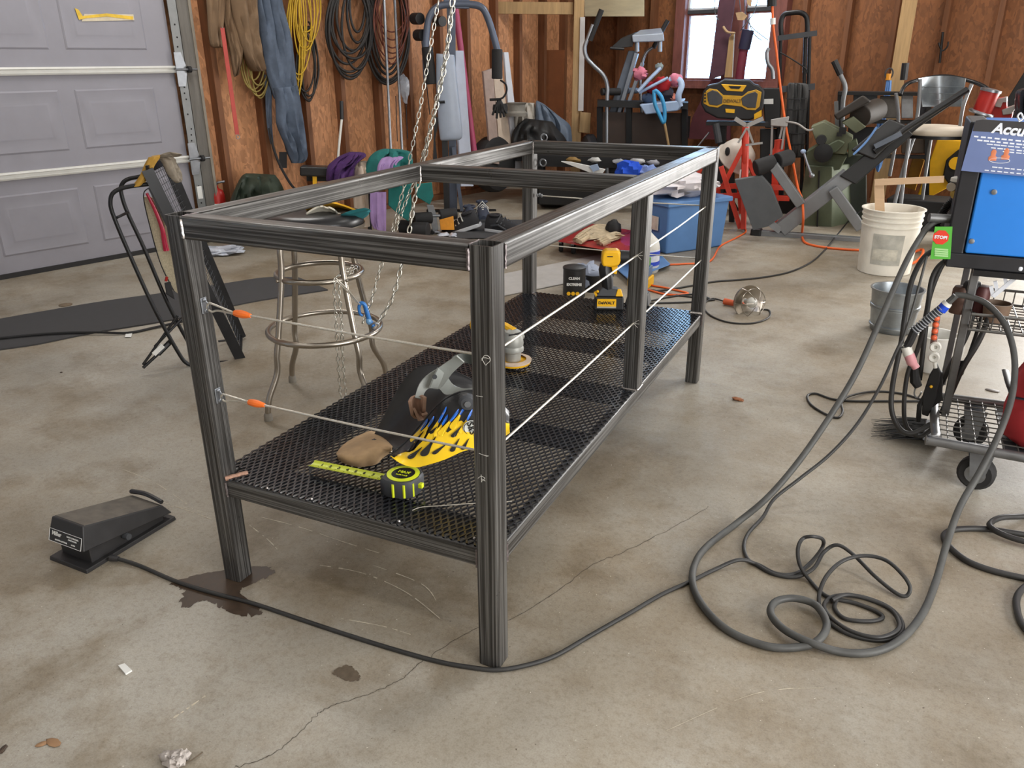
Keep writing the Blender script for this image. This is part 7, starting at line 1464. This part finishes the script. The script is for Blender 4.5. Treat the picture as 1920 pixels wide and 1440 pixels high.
# black table with red vise at far right
vt = VP(fp(1868, 470), 0)
bt = T('black_table', 'black work table behind the welder with a red vise', 'table', vt.b)
G().hexa([vt(x, y, d) for x, y, d in ((1822, 244, .0), (1960, 246, .0), (1960, 240, .5), (1835, 236, .5), (1822, 232, .0), (1960, 234, .0), (1960, 228, .5), (1835, 226, .5))]).ob('table_top', m_dk, bt)
for x in (1832, 1955): G().bar(vt(x, 244, .1), vt(x - 8, 468, .1), .06, .06).ob('leg', m_dk, bt)
G().hexa([vt(x, y, d) for x, y, d in ((1838, 440, .1), (1960, 440, .1), (1960, 440, .4), (1838, 440, .4), (1844, 250, .1), (1960, 250, .1), (1960, 250, .4), (1844, 250, .4))]).ob('drawer_unit', mat('near_black_cabinet', (26, 25, 26), .7), bt)
vs_ = T('bench_vise', 'red bench vise with grey jaws on the black table', 'vise', vt(1865, 230, .2))
G().prism([vt(x, y, .1) for x, y in ((1845, 232), (1854, 205), (1862, 185), (1888, 182), (1888, 206), (1900, 210), (1895, 230), (1870, 232))], vt.n * .14).ob('body', m_red, vs_, bev=.01); G().prism([vt(x, y, .08) for x, y in ((1862, 186), (1888, 182), (1888, 192), (1880, 192), (1876, 202), (1866, 200))], vt.n * .16).ob('jaw', m_wst, vs_, bev=.004)
G().prism([vt(x, y, .09) for x, y in ((1878, 206), (1904, 197), (1904, 204), (1896, 214), (1880, 216))], vt.n * .14).ob('jaw', m_wst, vs_, bev=.004)
gr2 = T('red_canister', 'red canister with grey cap in black ring near vise', 'canister', vt(1842, 232, .1))
G().lathe([(.06, 0), (.06, .14)], vt(1840, 212, .05), 20, UZ + vt.u * .2).ob('can', m_red, gr2); G().lathe([(.05, .14), (.066, .14), (.066, .155), (.03, .16)], vt(1840, 212, .05), 20, UZ + vt.u * .2).ob('cap', m_zinc, gr2)
G().tube(circle(vt(1840, 212, .05), .072, 22, UZ + vt.u * .3), .012, 8, True).ob('ring', m_zinc, gr2); G().bar(vt(1838, 215, .1), vt(1828, 250, .05), .06, .05).ob('bracket', m_dk, gr2)
solo(G().prism([rgv(x, y, .03) for x, y in ((1816, 340), (1838, 322), (1844, 325), (1836, 350), (1820, 352))], vt.n * .05), 'tool_grip', m_red, 'red pointed tool handle left of the welder', 'tool', bev=.006)
solo(G().prism([rgv(x, y, .04) for x, y in ((1800, 370), (1842, 350), (1842, 372), (1806, 382))], vt.n * .05), 'blue_sheet', mat('soft_blue_sheet', (70, 104, 190), .6), 'soft blue sheet edge left of the welder', 'sheet')
solo(G().pouch([(vt(1905, 230, -.1), vt(1960, 230, -.1)), (vt(1903, 195, -.1), vt(1960, 195, -.1)), (vt(1905, 172, -.1), vt(1960, 172, -.1)), (vt(1915, 166, -.1), vt(1955, 166, -.1))], .16, 16), 'black_bottle_bag', mat('shiny_black_bag', (46, 48, 54), .3, 0, .2), 'shiny black bag standing above the hang tag card', 'bag', ang=60)
solo(G().prism([BP(x, y, .4) for x, y in ((1890, 186), (1925, 130), (1990, 110), (1990, 230), (1890, 232))], -DW * .05), 'plastic_sheet', m_dk, 'black curved panel standing at right picture edge', 'panel', bev=.01)
# ================================================================ middle floor: tote, jug, lid, creeper, cans
tc0 = fp(1248, 479); tvp = VP(tc0, 0); rd = (fp(1338, 466) - tc0); rd.z = 0; ld = (fp(1212, 470) - tc0); ld.z = 0
rd_n = rd.normalized(); ld_n = V((-rd_n.y, rd_n.x, 0)) if V((-rd_n.y, rd_n.x, 0)).dot(ld) > 0 else V((rd_n.y, -rd_n.x, 0))
htz = tvp(1250, 384).z
m_tote = mat('blue_tote_plastic', (86, 128, 180), .45, 0, .06, 10)
tt = T('storage_tote', 'blue plastic storage tote behind the bench far corner', 'storage tote', tc0)
rl, ll = .55, .42
q_ = lambda a, b, z: tc0 + rd_n * a + ld_n * b + UZ * z
G().hexa([q_(.02, .02, 0), q_(rl - .02, .02, 0), q_(rl - .02, ll - .02, 0), q_(.02, ll - .02, 0), q_(0, 0, htz), q_(rl, 0, htz), q_(rl, ll, htz), q_(0, ll, htz)]).ob('tub', m_tote, tt, bev=.015)
G().hexa([q_(-.015, -.015, htz - .02), q_(rl + .015, -.015, htz - .02), q_(rl + .015, ll + .015, htz - .02), q_(-.015, ll + .015, htz - .02), q_(-.015, -.015, htz + .015), q_(rl + .015, -.015, htz + .015), q_(rl + .015, ll + .015, htz + .015), q_(-.015, ll + .015, htz + .015)]).ob('rim', m_tote, tt, bev=.008)
G().hexa([q_(-.006, .1, htz * .45), q_(-.006, .32, htz * .45), q_(.0, .32, htz * .45), q_(.0, .1, htz * .45), q_(-.006, .1, htz * .72), q_(-.006, .32, htz * .72), q_(.0, .32, htz * .72), q_(.0, .1, htz * .72)]).ob('card_label', mat('cream_card', (206, 198, 184), .6), tt); 
G().hexa([q_(-.009, .18, htz * .5), q_(-.009, .30, htz * .5), q_(-.004, .30, htz * .5), q_(-.004, .18, htz * .5), q_(-.009, .18, htz * .66), q_(-.009, .30, htz * .66), q_(-.004, .30, htz * .66), q_(-.004, .18, htz * .66)]).ob('label_print', mat('sage_print', (140, 176, 168), .6), tt)
solo(G().ell(q_(rl / 2, ll / 2, htz + .09), (.26, .20, .075), 28, 14, MX.Rotation(math.atan2(rd_n.y, rd_n.x), 3, 'Z'), .5, 2.6, 4), 'white_plastic_sack', mat('white_poly_sack', (216, 210, 212), .5, 0, .1, 14, .2), 'white plastic sack lying on the blue tote', 'sack', ang=60)
jg0 = fp(1208, 508); jug = T('white_jug', 'white plastic jug with blue label beside blue lid', 'jug', jg0)
G().lathe([(.085, 0), (.09, .01), (.09, .16), (.08, .20), (.04, .24), (.03, .25), (.03, .27), (.001, .272)], jg0, 24).ob('body', m_white, jug, ang=50); G().lathe([(.0915, .05), (.0915, .15)], jg0, 24, close=False).ob('label', mat('label_white', (220, 224, 236), .5), jug)
G().lathe([(.093, .05), (.093, .075)], jg0, 24, close=False).ob('blue_band', mat('royal_blue_print', (36, 70, 190), .5), jug); G().lathe([(.093, .115), (.093, .14)], jg0, 24, close=False).ob('blue_band', mat('royal_blue_print', (36, 70, 190)), jug)
solo(G().hexa([fp(x, y, z) for x, y, z in ((1180, 526, 0), (1258, 496, 0), (1240, 478, 0), (1150, 500, 0), (1180, 526, .035), (1258, 496, .035), (1240, 478, .035), (1150, 500, .035))]), 'tote_cover', m_tote, 'flat blue tote lid lying on the floor by jug', 'lid', bev=.01)
ck = T('mechanics_creeper', 'low red mechanics creeper with black casters', 'creeper', fp(1125, 470))
G().hexa([fp(x, y, z) for x, y, z in ((1040, 452, .07), (1185, 478, .07), (1235, 440, .07), (1100, 418, .07), (1040, 452, .11), (1185, 478, .11), (1235, 440, .11), (1100, 418, .11))]).ob('board', mat('glossy_red_board', (170, 40, 42), .3, 0, .1, 10, coat=.4), ck, bev=.012)
for x, y in ((1052, 472), (1075, 476), (1180, 494), (1220, 458)):
    c_ = fp(x, y); w_ = G().lathe([(.015, -.014), (.032, -.014), (.035, -.008), (.035, .008), (.032, .014), (.015, .014)], c_ + UZ * .036, 16, (1, .3, 0)).ob('caster', m_rubber, ck); G().bar(c_ + UZ * .036, c_ + UZ * .075, .02, .04).ob('caster_stem', m_zinc, w_)
m_tg = mat('dirty_tan_leather', (186, 168, 138), .85, 0, .25, 24, .3)
for i, pts in enumerate(([(1080, 446, 1082, 452), (1095, 432, 1100, 450), (1120, 420, 1126, 446), (1142, 422, 1142, 438)], [(1122, 450, 1124, 456), (1136, 440, 1138, 455), (1155, 434, 1158, 448), (1160, 440, 1160, 445)])):
    g2 = T('work_glove', ['larger tan leather work glove on the red creeper', 'smaller tan leather work glove at creeper right end'][i], 'glove', fp(pts[1][2], pts[1][3], .115))
    G().pouch([(fp(a, b, .15), fp(c, d, .12)) for a, b, c, d in pts], .06, 14, 2, .2, i).ob('palm', m_tg, g2, ang=60)
    for k in range(3): G().tube([fp(pts[1][0] + 4 * k, pts[1][1] + 6 + 3 * k, .15), fp(pts[0][0] - 2 + 5 * k, pts[0][1] + 4 + 2 * k, .13)], .016, 8).ob('finger', m_tg, g2)
solo(G().ell(fp(1150, 430, .14), (.06, .05, .07), 14, 9, None, .2, 2, 1), 'knit_hat', m_dk, 'black rounded cap behind the tan gloves', 'cap', ang=60)
cn0 = fp(1076, 556); cn = T('wipes_tub', 'black round tub with white lettering behind the shelf end', 'tub', cn0)
cvp = VP(cn0, 0); hz = cvp(1076, 500).z; rr0 = (cvp(1098, 540) - cvp(1056, 540)).length / 2
G().lathe([(rr0 * .95, 0), (rr0, .008), (rr0, hz - .012), (rr0 * 1.04, hz - .010), (rr0 * 1.04, hz), (rr0 * .9, hz + .004), (.001, hz + .005)], cn0, 28).ob('body', m_black, cn, ang=45)
text('EXTREME', .020, m_paper, cn0 - cvp.n * (rr0 + .002) + UZ * hz * .50, cvp.u, UZ, cn, 'lettering', bold=.0012); text('CLEAN', .020, m_paper, cn0 - cvp.n * (rr0 + .002) + UZ * hz * .70, cvp.u, UZ, cn, 'lettering', bold=.001)
for k in range(3): G().lathe([(.011, 0), (.011, .002)], cn0 - cvp.n * (rr0 + .0005) + cvp.u * (-.03 + .025 * k) + UZ * hz * .2, 12, -cvp.n).ob('orange_dot', m_yellow, cn)
cn2 = fp(1112, 545); bp2 = T('small_pot', 'small black pot right of the black tub', 'pot', cn2)
G().lathe([(.05, 0), (.055, .09), (.06, .095), (.06, .10), (.05, .10), (.045, .02)], cn2, 24).ob('body', m_black, bp2, ang=45); G().tube(cr([cn2 + V((-.055, 0, .09)), cn2 + V((0, -.02, .13)), cn2 + V((.055, 0, .09))], 6), .003, 6).ob('bail', m_zinc, bp2)
solo(G().ell(fp(1098, 520, .07), (.11, .08, .08), 22, 12, None, .4, 3, 8), 'grey_rag', mat('blue_grey_rag', (150, 158, 176), .9, 0, .15, 12, .2), 'blue grey crumpled rag behind the black tub', 'rag', ang=60)
crd = fp(1060, 530)
solo(G().grid(lambda u, v: fp(920 + 200 * u + 20 * v, 560 - 40 * u - 45 * v, .003), 6, 6, .004), 'cardboard_sheet', mat('grey_cardboard', (168, 164, 160), .8, 0, .08), 'flat grey cardboard sheet under the black tub', 'cardboard')
bx0 = fp(1200, 540)
bxx = T('tool_box', 'small yellow and green tool box right of the drill', 'tool box', bx0)
G().bb(bx0 + V((-.08, 0, 0)), bx0 + V((.05, .12, .06))).ob('yellow_base', m_yellow, bxx, bev=.006); G().bb(bx0 + V((-.07, .01, .062)), bx0 + V((.04, .11, .12))).ob('blue_tray', mat('steel_blue_tray', (92, 116, 150), .5), bxx, bev=.004); G().bb(bx0 + V((-.06, .02, .122)), bx0 + V((.03, .1, .17))).ob('green_box', mat('leaf_green', (96, 150, 80), .5), bxx, bev=.004)
# ---- trouble light and cords
tl0 = fp(1400, 585); tvl = VP(tl0, 0)
tlt = T('trouble_light', 'wire caged work lamp with orange handle on floor', 'work lamp', tl0)
ax_ = (tvl.u * .55 - tvl.n * .75 + UZ * .15).normalized(); lc0 = tvl(1402, 566, .0)
G().lathe([(.02, -.03), (.05, -.028), (.082, -.012), (.09, .012), (.086, .012), (.05, -.022), (.018, -.024)], lc0, 28, ax_, close=False).ob('reflector', m_chrome, tlt, ang=60)
G().lathe([(.012, -.02), (.016, 0), (.028, .03), (.026, .05), (.001, .062)], lc0, 16, ax_).ob('bulb', mat('frosted_bulb', (206, 204, 196), .25), tlt, ang=60)
X_, Y_, Z_ = frame(ax_)
for k in range(6):
    an = k * PI / 3; d_ = X_ * math.cos(an) + Y_ * math.sin(an); G().tube(cr([lc0 + d_ * .088 + Z_ * .012, lc0 + d_ * .07 + Z_ * .06, lc0 + d_ * .02 + Z_ * .085], 5), .0022, 5).ob('cage_wire', m_chrome, tlt)
G().tube(circle(lc0 + Z_ * .05, .074, 24, ax_), .0022, 5, True).ob('cage_ring', m_chrome, tlt)
G().cyl(fp(1394, 572, .02), fp(1358, 565, .02), .016, .018, 12).ob('handle', mat('rust_orange_grip', (206, 92, 50), .6), tlt)
cab('lamp_cable', 'black lamp cord curling on floor around the work lamp', 'cord', [(1358, 565, .012), (1335, 560), (1320, 572), (1330, 590), (1365, 604), (1410, 606), (1440, 596), (1442, 582), (1420, 580)], .0045, m_cab)
cab('power_cable', 'brown cord tangle lying behind the far right leg', 'cord', [(1200, 540), (1230, 545), (1260, 552), (1290, 556), (1330, 560), (1300, 552), (1260, 556), (1230, 562), (1205, 568), (1240, 568), (1300, 566), (1340, 562)], .005, m_cab)
cab('extension_cable', 'orange cord lying on floor from lamp toward red stands', 'cord', [(1205, 540), (1250, 552), (1290, 550), (1250, 540), (1215, 530), (1230, 500), (1280, 495), (1330, 490), (1350, 462), (1380, 446), (1398, 435), (1395, 425)], .006, m_orange)
cab('extension_cable', 'orange cord loop on floor right of the white bucket', 'cord', [(1700, 478), (1715, 472), (1730, 468, .03), (1728, 480, .05), (1715, 492, .02), (1700, 496)], .009, m_orange)
# dark low bench and clutter seen through the top frame
lb_ = VP(fp(1150, 385), 0)
dk = T('dark_low_table', 'long black low table seen through the bench top', 'table', lb_.b)
G().hexa([lb_(x, y, d) for x, y, d in ((1005, 312, 0), (1290, 318, 0), (1290, 312, .5), (1005, 306, .5), (1005, 292, 0), (1290, 298, 0), (1290, 290, .5), (1005, 284, .5))]).ob('table_top', m_dk, dk)
for x in (1015, 1150, 1280): G().bar(lb_(x, 312, .05), lb_(x, 384, .05), .06, .06).ob('leg', m_dk, dk)
for i, (x, y, r, c, nm) in enumerate(((1075, 300, .035, (150, 120, 70), 'tan'), (1115, 300, .03, (190, 190, 186), 'pale'), (1160, 303, .03, (170, 172, 176), 'silver'), (1195, 302, .035, (190, 190, 190), 'white'), (1225, 305, .03, (150, 150, 156), 'grey'))):
    solo(G().ell(lb_(x, y, -.01), (r * 2, r, r * .8), 12, 7, None, .4, 3, i), nm + '_scrap', mat('scrap_%d' % i, c, .6, .2), '%s metal scrap lying on the front edge of black table' % nm, 'scrap', ang=50)
solo(G().ell(lb_(1180, 322, -.25), (.12, .10, .09), 18, 10, None, .5, 3, 3), 'blue_rag', mat('royal_blue_rag', (30, 80, 200), .85, 0, .15), 'royal blue rag heaped in front of black table', 'rag', ang=60)
solo(G().ell(lb_(1215, 325, -.25), (.10, .08, .07), 16, 9, None, .5, 3, 6), 'blue_white_rag', mat('blue_white_rag', (120, 140, 190), .85, 0, .3, 30), 'blue and white patterned rag right of royal blue rag', 'rag', ang=60)
solo(G().prism([lb_(x, y, -.2) for x, y in ((1052, 303), (1070, 304), (1135, 318), (1128, 328), (1110, 325))], lb_.n * .04), 'pale_strip', m_paper, 'pale tapering strip lying before the black table', 'strip')
solo(G().prism([lb_(x, y, -.22) for x, y in ((1105, 312), (1120, 308), (1124, 318), (1112, 322))], lb_.n * .04), 'light_blue_patch', m_pb, 'light blue patch beside the pale tapering strip', 'scrap')
solo(G().hexa([lb_(x, y, d) for x, y, d in ((1010, 384, -.3), (1130, 388, -.3), (1130, 384, .1), (1010, 380, .1), (1010, 330, -.3), (1130, 345, -.3), (1130, 340, .1), (1010, 326, .1))]), 'dark_crate', m_dk, 'dark crate on floor behind the cross rail', 'crate', bev=.01)
# eye bolts on the far left leg corner
for px, py in ((1020, 258), (1018, 305)):
    c_ = plane(px, py, V((0, 1, 0)), L + .004); G().tube(circle(c_, .014, 16, (0, 1, 0)), .003, 6, True).ob('eye_bolt', m_zinc, bench)
